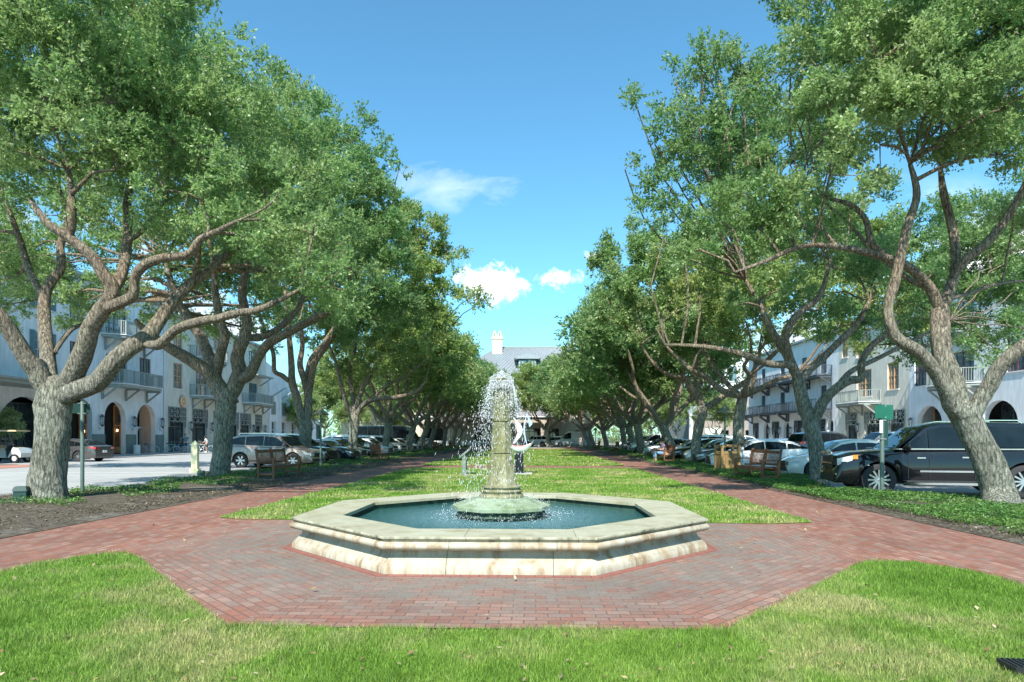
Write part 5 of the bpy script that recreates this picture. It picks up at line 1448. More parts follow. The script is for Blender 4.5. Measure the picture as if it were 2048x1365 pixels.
# ---- end of the park: inn with porch, big metal roof and chimney
inn = empty('inn_building', (0, 0, 0), 0, 'pale yellow inn with deep porch and steep grey metal roof closing the park', 'building')
YE = 119.0
FE = Fac((0, YE, 0), (1, 0, 0), (0, -1, 0))
xs0, xs1 = -30.0, 14.6
ops = [rect_poly(s, w_, .02, h_) for s, w_, h_ in ((-5.2, 3.6, 3.3), (-1.4, 3.0, 3.3), (3.2, 4.4, 3.3), (7.6, 2.4, 3.2), (-14.2, 4.6, 3.4), (-21, 4, 3.2))]
ops += [arch_poly(12.2, 2.3, .02, 2.9)] + [rect_poly(s, 1.5, 7.4, 9.8) for s in (-24, -19, -14, -9, -4.5, .5, 5.5, 10.5)]
wall_holes(FE, [(xs0, 0), (xs1, 0), (xs1, 12.6), (xs0, 12.6)], ops, .4, m_wyel, inn)
b = FE.mb(); b.box(((xs0 + xs1) / 2, -14, 6.3), (xs1 - xs0, .3, 12.6)); b.box((xs0 + .15, -7.2, 6.3), (.3, 13.4, 12.6)); b.box((xs1 - .15, -7.2, 6.3), (.3, 13.4, 12.6)); b.build('side_wall', m_wyel, inn)
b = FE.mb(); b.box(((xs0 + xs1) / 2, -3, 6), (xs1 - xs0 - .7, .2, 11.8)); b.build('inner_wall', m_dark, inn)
for s, w_ in ((-5.2, 3.6), (-1.4, 3.0), (3.2, 4.4), (7.6, 2.4)): shopfront(FE, s, w_, .05, 3.3, inn, -.2, m_dkmetal, n=4)
for s in (-24, -19, -14, -9, -4.5, .5, 5.5, 10.5): window(FE, s, 7.4, 1.5, 2.4, m_dkmetal, inn, 2, 4, -.12)
# porch
for s in (-16.5, -11.6, -7.3, -3.2, .9, 5.6, 9.3):
    b = FE.mb(); b.box((s, 3.0, 2.15), (.7, .7, 4.3)); b.box((s, 3.0, .35), (.95, .95, .7)); b.box((s, 3.0, 4.15), (.9, .9, .25))
    b.build('porch_column', stucco('taupe porch stucco', (.46, .40, .33)), inn)
b = FE.mb(); b.box((-3.6, 3.0, 4.75), (27.5, .9, .95)); b.build('porch_beam', MATS['taupe porch stucco'], inn)
b = FE.mb(); b.box((-3.6, 3.2, 5.34), (28.2, 1.4, .2)); b.build('gutter', m_trimlt, inn)
b = FE.mb(); b.prism([(-17.7, 3.9, 5.45), (-17.7, .03, 5.45), (-17.7, .03, 7.0)], (28.2, 0, 0))
for k in range(56): b.beam((-17.5 + k * .5, 3.85, 5.52), (-17.5 + k * .5, .06, 7.05), .05, .05)
b.build('porch_roof', plain('porch metal roof', (.26, .24, .27), .5, .1, 2, .3), inn)
# main roof: steep, with ridge, and standing seams
def seam_roof(name, A, B_, C, D, n, mat, parent, th=.25):
    """quad A,B eaves, C,D ridge (above B, above A) with raised seams"""
    A, B_, C, D = map(Vector, (A, B_, C, D)); b = MB()
    nrm = (B_ - A).cross(D - A).normalized()
    if nrm.z < 0: nrm = -nrm
    b.prism([A, B_, C, D], -nrm * th)
    for k in range(n + 1):
        t = k / n; b.beam(A.lerp(B_, t) + nrm * .03, D.lerp(C, t) + nrm * .03, .08, .09)
    return b.build(name, mat, parent)
zr, ze = 19.4, 12.4
seam_roof('roof', (-14, YE - .8, ze), (15.4, YE - .8, ze), (12.4, YE + 7, zr), (-2.6, YE + 7, zr), 34, m_roofm, inn)
seam_roof('roof', (-14, YE + 15, ze), (15.4, YE + 15, ze), (12.4, YE + 7, zr), (-2.6, YE + 7, zr), 20, m_roofm, inn)
b = MB(); b.poly([(15.4, YE - .8, ze), (15.4, YE + 15, ze), (12.4, YE + 7, zr)]); b.poly([(-14, YE - .8, ze), (-14, YE + 15, ze), (-2.6, YE + 7, zr)]); b.build('hip', m_roofm, inn)
b = MB(); b.beam((-2.6, YE + 7, zr + .05), (12.4, YE + 7, zr + .05), .3, .2); b.build('ridge_cap', m_trim, inn)
seam_roof('wing_roof', (-31, YE - .8, ze), (-14, YE - .8, ze), (-14, YE + 7, 16), (-31, YE + 7, 16), 24, m_roofm, inn)
ch = MB(); cx, cyy = -2.9, YE + 6.2
ch.box((cx, cyy, 18.4), (2.0, 1.6, 5.6)); ch.box((cx, cyy, 21.0), (2.3, 1.9, .25)); ch.box((cx, cyy, 21.35), (2.1, 1.7, .2))
co = ch.build('chimney', m_wyel, inn)
b = MB()
for q in (-.5, .5):
    b.prism([(cx + q - .5, cyy - .6, 21.45), (cx + q - .25, cyy - .6, 21.45), (cx + q, cyy - .6, 22.1), (cx + q + .25, cyy - .6, 21.45), (cx + q + .5, cyy - .6, 21.45), (cx + q + .05, cyy - .6, 22.55), (cx + q - .05, cyy - .6, 22.55)], (0, 1.2, 0))
b.build('chimney_cap', plain('terracotta caps', (.62, .45, .30), .8), co)
# dormer
b = MB(); b.box((2.9, YE + 3.0, 15.0), (3.4, 4.5, 2.6)); dm = b.build('dormer', m_tealp, inn)
b = MB(); b.prism([(.4, YE + .2, 16.6), (.9, YE + .2, 16.35), (5.0, YE + .2, 16.35), (5.5, YE + .2, 16.6), (3.0, YE + .2, 17.3)], (0, 5.0, 0)); b.build('dormer_roof', m_roofm, dm)
for x in (2.0, 3.8):
    b = MB(); b.box((x, YE + .72, 15.0), (1.3, .1, 2.0)); w_ = b.build('window', m_trimlt, dm)
    b = MB()
    for q in (-.3, .3): b.box((x + q, YE + .66, 15.0), (.5, .04, 1.8))
    b.build('pane', m_glassw, w_)
# white arrow sign on the porch
sg = empty('arrow_sign', (0, 0, 0), 0, 'white arrow shaped sign reading COTTAGE RENTALS on the inn porch', 'sign')
c_ = P(978, 854, YE - 3.6)
b = MB(); b.prism([(c_.x - 2.3, c_.y, c_.z), (c_.x - 1.95, c_.y, c_.z - .38), (c_.x + 2.2, c_.y, c_.z - .38), (c_.x + 2.2, c_.y, c_.z + .38), (c_.x - 1.95, c_.y, c_.z + .38)], (0, .08, 0)); b.build('board', m_trimlt, sg)
text_mesh('COTTAGE RENTALS', .42, plain('sign grey paint', (.25, .32, .33), .6), sg, 'lettering', (c_.x + .1, c_.y - .015, c_.z), (R(90), 0, 0), bold=.006)
c_ = P(1160, 857, YE - .12)
sg = empty('small_wall_sign', (0, 0, 0), 0, 'small grey and white sign above the arch on the inn end wall', 'sign')
b = MB(); b.box((c_.x, c_.y, c_.z), (1.7, .08, .35)); b.build('board', m_trimlt, sg); b = MB(); b.box((c_.x, c_.y - .01, c_.z + .45), (.75, .08, .26)); b.build('panel', m_trim, sg)
# low white picket fence before the inn on the left
fe = empty('picket_fence', (-13, YE - 5, 0), 0, 'low white picket fence in front of the inn on the left', 'fence')
b = MB()
for k in range(46): b.box((-3.3 + k * .2, 0, .5), (.09, .04, 1.0))
b.build('picket', m_trimlt, fe); b = MB(); b.box((1.2, .04, .3), (9.4, .05, .1)); b.box((1.2, .04, .8), (9.4, .05, .1)); b.build('rail', m_trimlt, fe)

# ---- distant houses on the left seen between the trunks
for i, (x, y, w_, h_, rt, lab) in enumerate(((-30, 132, 11, 7.5, 4, 'distant pale house with light metal roof left of the coach'), (-52, 140, 14, 9.5, 3.5, 'distant white house with low roof behind the left lamp'), (-19.5, 142, 6, 6, 3, 'distant cream house behind the coach'))):
    hs = empty('house', (x, y, 0), 0, lab, 'house')
    Fh = Fac((0, 0, 0), (1, 0, 0), (0, -1, 0))
    b = MB(); b.box((0, 4, h_ / 2), (w_, 8, h_)); b.build('wall', m_wyel if i != 1 else m_wwhite, hs)
    b = MB(); b.prism([(-w_ / 2 - .5, -.6, h_), (w_ / 2 + .5, -.6, h_), (0, -.6, h_ + rt)], (0, 9.2, 0)); b.build('roof', plain('pale metal roof', (.42, .46, .48), .45, .08, 2, .3), hs)
    for k in range(3):
        for z in (1.2, 4.6):
            b = MB(); b.box((-w_ / 3 + k * w_ / 3, -.03, z + .8), (1.1, .1, 1.6)); q = b.build('window', m_trimlt, hs)
            b = MB(); b.box((-w_ / 3 + k * w_ / 3, -.09, z + .8), (.9, .04, 1.4)); b.build('pane', m_glassb, q)
# ---------------------------------------------------------------- vehicles
m_tyre = plain('tyre rubber', (.025, .025, .027), .85, .2, 20)
m_rim = plain('alloy', (.55, .57, .59), .28, .06, 8, .9)
m_cglass = glassy('car glass', (.006, .010, .012), .015); _b = m_cglass.node_tree.nodes['Principled BSDF']; _b.inputs['Specular IOR Level'].default_value = .5; _b.inputs['IOR'].default_value = 1.42
m_black = plain('black plastic', (.018, .019, .02), .55)
m_red = plain('tail lamp red', (.45, .02, .02), .15, .1, 8, coat=1)
m_head = glassy('head lamp', (.55, .60, .62), .06)
m_chrome = plain('chrome', (.7, .71, .72), .12, .04, 5, 1.0)
m_plate = plain('number plate', (.72, .74, .72), .5)
m_amber = plain('amber lens', (.75, .25, .04), .2, coat=1)
SPEC = {
 'sedan': dict(L=4.85, W=1.85, H=1.46, wb=2.8, wr=.335, g=.2, belt=[(-2.42, .66), (-2.38, .95), (-2.2, 1.04), (-1.5, 1.05), (0, .98), (.95, .94), (1.5, .89), (2.1, .79), (2.36, .66), (2.42, .5)],
               roof=[(-2.0, 1.03), (-1.25, 1.34), (-.55, 1.45), (.1, 1.455), (.55, 1.38), (1.35, .93)], pil=[-.95, .02]),
 'coupe': dict(L=4.8, W=1.92, H=1.38, wb=2.72, wr=.35, g=.18, belt=[(-2.4, .62), (-2.36, .95), (-2.1, 1.05), (-1.4, 1.03), (0, .97), (.8, .95), (1.5, .91), (2.1, .80), (2.34, .66), (2.4, .5)],
               roof=[(-1.9, 1.03), (-1.1, 1.28), (-.45, 1.37), (.0, 1.375), (.35, 1.32), (1.05, .95)], pil=[-.75]),
 'suv': dict(L=4.8, W=1.92, H=1.72, wb=2.83, wr=.38, g=.24, belt=[(-2.40, .70), (-2.36, 1.05), (-2.25, 1.16), (-1.5, 1.14), (0, 1.08), (.9, 1.06), (1.5, 1.01), (2.05, .92), (2.32, .78), (2.40, .55)],
             roof=[(-2.24, 1.14), (-1.95, 1.55), (-1.5, 1.67), (-.3, 1.72), (.3, 1.68), (.6, 1.6), (1.32, 1.06)], pil=[-1.15, -.15]),
 'bigsuv': dict(oh=1.0, L=5.6, W=2.06, H=1.94, wb=3.34, wr=.42, g=.28, belt=[(-2.8, .70), (-2.78, 1.12), (-2.7, 1.24), (-1.5, 1.24), (0, 1.22), (1.2, 1.2), (1.7, 1.18), (2.4, 1.12), (2.68, 1.02), (2.8, .62)],
                roof=[(-2.7, 1.23), (-2.45, 1.78), (-2.2, 1.88), (-.6, 1.93), (.3, 1.90), (.65, 1.82), (1.42, 1.2)], pil=[-1.7, -.42, .62]),
 'jeep': dict(oh=.62, L=4.6, W=1.87, H=1.84, wb=2.95, wr=.40, g=.34, belt=[(-2.05, .6), (-2.04, 1.1), (-2.0, 1.2), (-1, 1.2), (0, 1.2), (.7, 1.19), (1.3, 1.17), (1.9, 1.1), (2.0, 1.0), (2.05, .6)],
              roof=[(-2.02, 1.2), (-1.98, 1.80), (-1.8, 1.84), (0, 1.84), (.45, 1.82), (.75, 1.2)], pil=[-1.1, -.1]),
 'van': dict(L=5.9, W=2.05, H=2.5, wb=3.7, wr=.36, g=.26, belt=[(-2.95, .6), (-2.94, 1.2), (-2.9, 1.35), (-1, 1.35), (0, 1.35), (1.2, 1.32), (1.9, 1.25), (2.5, 1.1), (2.85, .9), (2.95, .55)],
             roof=[(-2.9, 1.35), (-2.86, 2.35), (-2.7, 2.48), (-.5, 2.5), (.6, 2.48), (1.1, 2.3), (2.1, 1.25)], pil=[.1], cargo=True),
 'coach': dict(oh=1.2, L=8.2, W=2.3, H=2.95, wb=4.6, wr=.46, g=.3, belt=[(-4.1, .6), (-4.09, 1.2), (-4.05, 1.4), (-1, 1.4), (0, 1.4), (1.5, 1.4), (2.8, 1.38), (3.6, 1.28), (4.02, 1.1), (4.1, .6)],
              roof=[(-4.05, 1.4), (-4.0, 2.75), (-3.8, 2.92), (-.5, 2.95), (1.9, 2.93), (2.5, 2.75), (3.5, 1.35)], pil=[-2.4, -.9, .6]),
 'pickup': dict(L=5.7, W=2.02, H=1.92, wb=3.6, wr=.41, g=.34, belt=[(-2.85, .7), (-2.83, 1.2), (-2.8, 1.28), (-1.0, 1.28), (0, 1.24), (1.1, 1.22), (1.7, 1.2), (2.4, 1.12), (2.75, .98), (2.85, .6)],
                roof=[(-1.05, 1.27), (-.9, 1.78), (-.65, 1.9), (.3, 1.92), (.7, 1.86), (1.5, 1.22)], pil=[-.05]),
}
def lerp_prof(pr, x):
    if x <= pr[0][0]: return pr[0][1]
    for (a, za), (b, zb) in zip(pr, pr[1:]):
        if x <= b: return za + (zb - za) * (x - a) / (b - a + 1e-9)
    return pr[-1][1]
MESHC = {}
def mcache(key, fn):
    if key not in MESHC: MESHC[key] = fn()
    return MESHC[key]
def part(name, me, parent, loc=(0, 0, 0), rz=0.0, scale=None):
    o = bpy.data.objects.new(name, me); o.location = loc; o.rotation_euler = (0, 0, rz)
    if scale: o.scale = scale
    return link(o, parent)
def car_body(kind, mat):
    S = SPEC[kind]; L, W = S['L'], S['W']; hl = L / 2; wr = S['wr']; wx = (-S['wb'] / 2 - (.08 if kind not in ('jeep',) else -.1), S['wb'] / 2 - .08 if kind not in ('jeep',) else S['wb'] / 2 - .1)
    wx = (wx[0] + .0, wx[0] + S['wb'])
    wx = (hl - S.get('oh', .92) - S['wb'], hl - S.get('oh', .92)); S['wx'] = wx
    ra_ = wr + .065
    xs = set([-hl, hl])
    k = -hl
    while k < hl: xs.add(round(k, 3)); k += .16
    for x, _ in S['belt']: xs.add(x)
    for w_ in wx:
        for t in range(0, 13): xs.add(round(w_ - ra_ * math.cos(PI * t / 12), 3))
    xs = sorted(x for x in xs if -hl <= x <= hl)
    b = MB(); rings = []
    for x in xs:
        e = abs(x) / hl
        w_ = W / 2 * (1 - .16 * max(0, (e - .72) / .28) ** 2.2)
        zt = lerp_prof(S['belt'], x); zb = S['g'] + .05 * max(0, (e - .8) / .2)
        for q in wx:
            if abs(x - q) < ra_: zb = max(zb, wr + math.sqrt(max(0, ra_ ** 2 - (x - q) ** 2)) * 1.0)
        zb = min(zb, zt - .05)
        sec = [(w_ * .93, zb), (w_ * .985, max(zb + .001, S['g'] + .14)), (w_, max(zb + .002, zt * .58)), (w_ * .985, max(zb + .003, zt - .17)), (w_ * .94, max(zb + .004, zt - .05)), (w_ * .86, zt), (w_ * .4, zt + .022), (0, zt + .028)]
        rings.append([b.pt((x, y, z)) for y, z in sec] + [b.pt((x, -y, z)) for y, z in sec[-2::-1]])
    for r0, r1 in zip(rings, rings[1:]):
        for i in range(len(r0) - 1): b.face((r0[i], r0[i + 1], r1[i + 1], r1[i]))
    b.face(rings[0]); b.face(rings[-1][::-1])
    # greenhouse
    rf = S['roof']; zb0 = rf[0][1]; zmax = max(z for _, z in rf); wb_, wt = W / 2 * .90, W / 2 * (.72 if kind not in ('van', 'coach', 'jeep') else .86)
    S['gy'] = lambda z: wb_ + (wt - wb_) * max(0, min(1, (z - zb0) / (zmax - zb0)))
    gy = S['gy']
    prev = None
    for (x, z) in rf:
        y = gy(z); c = .05 if z > zb0 + .15 else 0
        ring = [b.pt((x, y, z - c * .6)), b.pt((x, y - .05, z)), b.pt((x, y * .5, z + c * .55)), b.pt((x, 0, z + c * .7)), b.pt((x, -y * .5, z + c * .55)), b.pt((x, -y + .05, z)), b.pt((x, -y, z - c * .6))]
        if prev:
            for i in range(6): b.face((prev[i], prev[i + 1], ring[i + 1], ring[i]))
        prev = ring
    for s in (1, -1):
        b.poly([(x, s * gy(z), z - (.03 if z > zb0 + .15 else .12)) for x, z in rf][::s])
    me = b.mesh('body_' + kind, mat); 
    me.polygons.foreach_set('use_smooth', [True] * len(me.polygons)); me.set_sharp_from_angle(angle=R(32))
    return me
def inset_poly(pts, d):
    n = len(pts); out = []
    A = sum(pts[i][0] * pts[(i + 1) % n][1] - pts[(i + 1) % n][0] * pts[i][1] for i in range(n)); sg = 1 if A > 0 else -1
    for i in range(n):
        p0, p1, p2 = pts[i - 1], pts[i], pts[(i + 1) % n]
        def nrm(a, c):
            l = math.hypot(c[0] - a[0], c[1] - a[1]) + 1e-9
            return (-(c[1] - a[1]) / l * sg, (c[0] - a[0]) / l * sg)
        n1, n2 = nrm(p0, p1), nrm(p1, p2); m = (n1[0] + n2[0], n1[1] + n2[1]); l = m[0] ** 2 + m[1] ** 2
        k = 2 * d / max(l, .6)
        out.append((p1[0] + m[0] * k, p1[1] + m[1] * k))
    return out
def clipx(pts, lo, hi):
    def half(P_, f, t):
        o = []
        for i in range(len(P_)):
            a, c = P_[i - 1], P_[i]; fa, fc = f * (a[0] - t), f * (c[0] - t)
            if (fa >= 0) != (fc >= 0):
                u = fa / (fa - fc); o.append((a[0] + (c[0] - a[0]) * u, a[1] + (c[1] - a[1]) * u))
            if fc >= 0: o.append(c)
        return o
    return half(half(pts, 1, lo), -1, hi)
def side_glass(kind, s):
    S = SPEC[kind]; rf = S['roof']; gy = S['gy']; zb0 = rf[0][1]
    base = [(x, z) for x, z in rf]; base[0] = (rf[0][0], zb0 + .0); 
    ins = inset_poly(base, .085)
    lim = [min(p[0] for p in ins)] + S['pil'] + [max(p[0] for p in ins)]
    res = []
    for i, (a, c) in enumerate(zip(lim, lim[1:])):
        if S.get('cargo') and i == 0: continue
        q = clipx(ins, a + (.03 if i else 0), c - (.03 if i < len(lim) - 2 else 0))
        if len(q) < 3: continue
        b = MB(); ou = [(x, s * (gy(z) + .008), z - .02) for x, z in q]
        b.prism(ou, (0, -s * .012, 0)); res.append(b.mesh('glass', m_cglass))
    return res
def cross_glass(kind, front):
    S = SPEC[kind]; rf = S['roof']; gy = S['gy']
    pts = rf if not front else rf[::-1]
    (x0, z0), (x1, z1) = pts[0], pts[1]
    if front and (z1 - z0) < .3: pass
    d = Vector((x1 - x0, 0, z1 - z0)); n = Vector((d.z, 0, -d.x)).normalized()
    if front and n.x < 0: n = -n
    if not front and n.x > 0: n = -n
    a = Vector((x0, 0, z0)) + d * .10; c = Vector((x0, 0, z0)) + d * .93; o = n * .012
    b = MB(); ya, yc = gy(a.z) - .10, gy(c.z) - .11
    b.prism([a + o + Vector((0, ya, 0)), a + o + Vector((0, -ya, 0)), c + o + Vector((0, -yc, .02)), c + o + Vector((0, 0, .04)), c + o + Vector((0, yc, .02))], -n * .01)
    return b.mesh('glass', m_cglass)
def wheel_meshes(wr, spokes=5):
    def ty():
        b = MB(Matrix.Rotation(PI / 2, 4, 'X')); w_ = .115
        b.lathe([(wr * .66, -w_), (wr * .9, -w_ * 1.02), (wr * .985, -w_ * .8), (wr, -w_ * .4), (wr, w_ * .4), (wr * .985, w_ * .8), (wr * .9, w_ * 1.02), (wr * .66, w_), (wr * .62, 0)], 28, cap=False)
        return b.mesh('tyre', m_tyre, 40)
    def ri():
        b = MB(Matrix.Rotation(PI / 2, 4, 'X'))
        b.lathe([(wr * .67, .10), (wr * .70, .105), (wr * .69, -.05), (wr * .64, -.05), (wr * .62, .09)], 28, cap=False)
        b.lathe([(wr * .13, .04), (wr * .13, .092), (wr * .05, .10)], 12)
        b2 = MB(Matrix.Rotation(PI / 2, 4, 'X'))
        for k in range(spokes):
            a = 2 * PI * k / spokes
            for da in ((-.13, .13) if spokes <= 6 else (0,)):
                b.beam((wr * .1 * math.cos(a), wr * .1 * math.sin(a), .08), (wr * .65 * math.cos(a + da), wr * .65 * math.sin(a + da), .085), wr * .10, .03)
        return b.mesh('rim', m_rim, 40)
    def ba():
        b = MB(Matrix.Rotation(PI / 2, 4, 'X')); b.lathe([(wr * .64, .0), (wr * .64, .03)], 20); return b.mesh('brake', m_black)
    return mcache(('ty', wr), ty), mcache(('ri', wr, spokes), ri), mcache(('ba', wr), ba)
CARS = {}
def car(kind, mat, loc, heading, label, spokes=5, detail=True, group='cars parked along the two streets', name=None, cat='car'):
    """heading: direction of the nose in degrees, 0 = +X, 90 = +Y"""
    nm = name or {'suv': 'parked_suv', 'bigsuv': 'parked_suv', 'jeep': 'parked_jeep', 'van': 'parked_van', 'pickup': 'pickup_truck', 'coach': 'coach_bus'}.get(kind, 'parked_car')
    key = (kind, mat.name, spokes)
    if key in CARS:
        root = copy_tree(CARS[key]); root.name = nm
    else:
        root = bpy.data.objects.new(nm, None); col.objects.link(root)
        S = SPEC[kind]; W, L = S['W'], S['L']; hl = L / 2
        part('body', car_body(kind, mat), root)
        for s in (1, -1):
            for me in mcache(('sg', kind, s), lambda: side_glass(kind, s)): part('side_window', me, root)
        part('windshield', mcache(('wf', kind), lambda: cross_glass(kind, True)), root)
        part('rear_window', mcache(('wb', kind), lambda: cross_glass(kind, False)), root)
        ty, ri, ba = wheel_meshes(S['wr'], spokes)
        for x in S['wx']:
            for s in (1, -1):
                w_ = part('wheel', ty, root, (x, s * (W / 2 - .13), S['wr']), 0 if s < 0 else PI)
                part('rim', ri, w_); part('brake_disc', ba, w_)
        def under():
            b = MB(); b.box((0, 0, S['g'] + .2), (L * .93, W * .70, .34)); return b.mesh('underbody', m_black)
        part('underbody', mcache(('ub', kind), under), root)
        zt = lerp_prof(S['belt'], hl - .15); zk = lerp_prof(S['belt'], -hl + .1)
        def wy(x): return W / 2 * (1 - .16 * max(0, (abs(x) / hl - .72) / .28) ** 2.2)
        for s in (1, -1):
            def hd():
                b = MB(); hx = hl - .36; tall = .2 if kind in ('bigsuv', 'pickup', 'jeep', 'coach', 'van') else .14; zc = zt - (.08 if kind != 'jeep' else .05)
                y0, y1 = wy(hx) * 1.006, wy(hl - .02) * .99
                pts = [(hx, s * y0, zc - tall * .1), (hx, s * y0, zc + tall * .55), (hl - .02, s * (y1 - .02), zc + tall * .1), (hl + .015, s * (y1 - .34), zc + tall * .05), (hl + .015, s * (y1 - .34), zc - tall * .8), (hl - .02, s * (y1 - .02), zc - tall * .8)]
                b.face([b.pt(p) for p in (pts[0], pts[1], pts[2], pts[5])]); b.face([b.pt(p) for p in (pts[2], pts[3], pts[4], pts[5])])
                b.prism([pts[2], pts[3], pts[4], pts[5]], (-.05, 0, 0)); return b.mesh('headlight', m_head)
            part('headlight', mcache(('hd', kind, s), hd), root)
            def tl():
                b = MB(); hx = -hl + .3; zc = zk - .12; y0, y1 = wy(hx) * 1.006, wy(-hl + .02) * .995; t = .16 if kind in ('sedan', 'coupe') else .24
                p = [(hx, s * y0, zc), (hx + .08, s * y0, zc + t * .6), (-hl - .005, s * y1 * .97, zc + t * .5), (-hl - .012, s * y1 * .62, zc + t * .4), (-hl - .012, s * y1 * .62, zc - t * .2), (-hl - .005, s * y1 * .97, zc - t * .35)]
                b.poly([p[0], p[1], p[2], p[5]]); b.poly([p[2], p[3], p[4], p[5]]); return b.mesh('taillight', m_red)
            part('taillight', mcache(('tl', kind, s), tl), root)
            def mi():
                b = MB(); x = S['roof'][-1][0] - .28; z = S['roof'][-1][1] + .1; y = s * (W / 2 + .05)
                b.lathe([(.02, -.09), (.085, -.07), (.1, 0), (.085, .07), (.02, .09)], 10, (x, y, z), sx=.7, sy=1.15); b.beam((x, s * (W / 2 - .12), z - .06), (x, y, z - .03), .05); return b.mesh('mirror', mat, 60)
            part('mirror', mcache(('mi', kind, s, mat.name), mi), root)
            def ds():
                b = MB(); lim = S['pil']; x1_ = S['roof'][-1][0] - .30
                for x in list(lim) + [x1_]:
                    zt_ = lerp_prof(S['belt'], x); b.box((x, s * (W / 2 + .0005), S['g'] + .16 + (zt_ - S['g'] - .35) / 2), (.012, .012, zt_ - S['g'] - .40))
                b.box((0, s * W / 2 * .985, S['g'] + .12), (S['wb'] - 2 * S['wr'] - .2, .03, .05))
                return b.mesh('door_seam', m_black)
            part('door_seam', mcache(('ds', kind, s), ds), root)
            def dh():
                b = MB()
                for x in ([p + .2 for p in S['pil'][-2:]]): b.box((x, s * (W / 2 - .0), lerp_prof(S['belt'], x) - .2), (.2, .035, .035))
                return b.mesh('door_handle', m_chrome if kind == 'bigsuv' else mat)
            part('door_handle', mcache(('dh', kind, s, mat.name), dh), root)
        def gr():
            b = MB(); t = .30 if kind in ('bigsuv', 'pickup') else (.22 if kind != 'coach' else .1); w_ = W * .46
            b.box((hl + .004, 0, zt - .16), (.03, w_, t))
            for k in range(3): b.box((hl + .018, 0, zt - .16 - t / 2 + t * (k + .5) / 3), (.02, w_ * .97, .018))
            b.box((hl + .0, 0, S['g'] + .16), (.04, W * .62, .13)); return b.mesh('grille', m_black)
        if kind != 'jeep': part('grille', mcache(('gr', kind), gr), root)
        else:
            def gj():
                b = MB()
                for k in range(7): b.box((hl * .89 + .012 + .0, -.36 + k * .12, .98), (.03, .05, .3))
                return b.mesh('grille', m_black)
            part('grille', mcache(('gj',), gj), root)
            def sp():
                b = MB(Matrix.Rotation(PI / 2, 4, 'Y')); b.lathe([(.1, -.1), (.36, -.1), (.39, -.05), (.39, .05), (.36, .1), (.1, .1)], 24); return b.mesh('spare_wheel', m_tyre, 40)
            part('spare_wheel', mcache(('sp',), sp), root, (-2.2, 0, 1.05))
            def ff():
                b = MB()
                for x in S['wx']:
                    for s in (1, -1): b.tube([(x + .5 * math.cos(t), s * .9, .42 + .48 * math.sin(t)) for t in [PI * k / 8 for k in range(9)]], .055, 6)
                b.box((2.16, 0, .6), (.2, 1.6, .18)); b.box((-2.12, 0, .6), (.12, 1.6, .18)); return b.mesh('fender_flare', m_black)
            part('fender_flare', mcache(('ff',), ff), root)
        def pl_():
            b = MB(); b.box((-hl - .012, 0, zk - .32), (.02, .32, .16)); return b.mesh('licence_plate', m_plate)
        part('licence_plate', mcache(('pl', kind), pl_), root)
        if kind in ('suv', 'bigsuv'):
            def rk(sgn):
                b = MB(); zt_ = S['H']
                for s in (sgn,): b.tube([(-1.6, s * W * .34, zt_ - .04), (-1.5, s * W * .34, zt_ + .035), (-.2, s * W * .34, zt_ + .045), (.1, s * W * .34, zt_ - .0)], .018, 6)
                return b.mesh('roof_rail', m_chrome, 60)
            for q in (1, -1): part('roof_rail', mcache(('rk', kind, q), lambda: rk(q)), root)
        if kind == 'bigsuv':
            def ex():
                b = MB()
                for s in (1, -1):
                    b.box((.0, s * (W / 2 + .03), S['g'] + .06), (2.5, .05, .06)); b.box((-.1, s * (W / 2 + .006), .86 - .2), (1.9, .014, .045))
                    b.box((-.5, s * (W / 2 * .925), 1.235), (4.1, .014, .03)); 
                b.box((hl + .03, 0, 1.12), (.03, 1.0, .05)); b.box((hl + .03, 0, .84), (.03, 1.0, .04))
                b.box((hl + .02, .78, .56), (.03, .24, .04)); b.box((hl + .02, -.78, .56), (.03, .24, .04)); return b.mesh('chrome_trim', m_chrome)
            part('chrome_trim', mcache(('ex',), ex), root)
            def am():
                b = MB(); b.box((hl - .42, W / 2 * .985, 1.02), (.12, .03, .11)); b.box((hl - .42, -W / 2 * .985, 1.02), (.12, .03, .11)); return b.mesh('side_marker', m_amber)
            part('side_marker', mcache(('am',), am), root)
        if kind == 'pickup':
            def bed():
                b = MB(); b.box((-1.95, 0, 1.29), (1.62, 1.55, .03)); return b.mesh('truck_bed', m_black)
            part('truck_bed', mcache(('bed',), bed), root)
        if kind == 'van':
            def rck():
                b = MB()
                for s in (1, -1): b.beam((-2.3, s * .8, 2.62), (.6, s * .8, 2.62), .05)
                for x in (-2.2, -1.2, -.2, .5): b.beam((x, -.8, 2.6), (x, .8, 2.6), .04); b.beam((x, .8, 2.48), (x, .8, 2.62), .04); b.beam((x, -.8, 2.48), (x, -.8, 2.62), .04)
                return b.mesh('roof_rack', m_rim)
            part('roof_rack', mcache(('rck',), rck), root)
        CARS[key] = root
    root.location = loc; root.rotation_euler = (0, 0, R(heading))
    tag(root, label, cat, group)
    return root
p_taupe = paint('taupe metallic', (.27, .225, .195), .3); p_blk = paint('black paint', (.004, .005, .007), 0.0); p_navy = paint('navy paint', (.012, .022, .04), .3)
p_wht = paint('white paint', (.74, .76, .77), 0.0); p_sil = paint('silver paint', (.46, .49, .50), .5); p_gry = paint('grey paint', (.085, .085, .085), .4); p_char = paint('charcoal paint', (.045, .05, .055), .4)
p_cream = paint('warm white paint', (.70, .69, .64), 0.0); p_slate = paint('slate green paint', (.14, .19, .20), .4); p_blue = paint('light blue paint', (.25, .35, .45), .4); p_red = paint('dark red paint', (.2, .02, .02), .3)

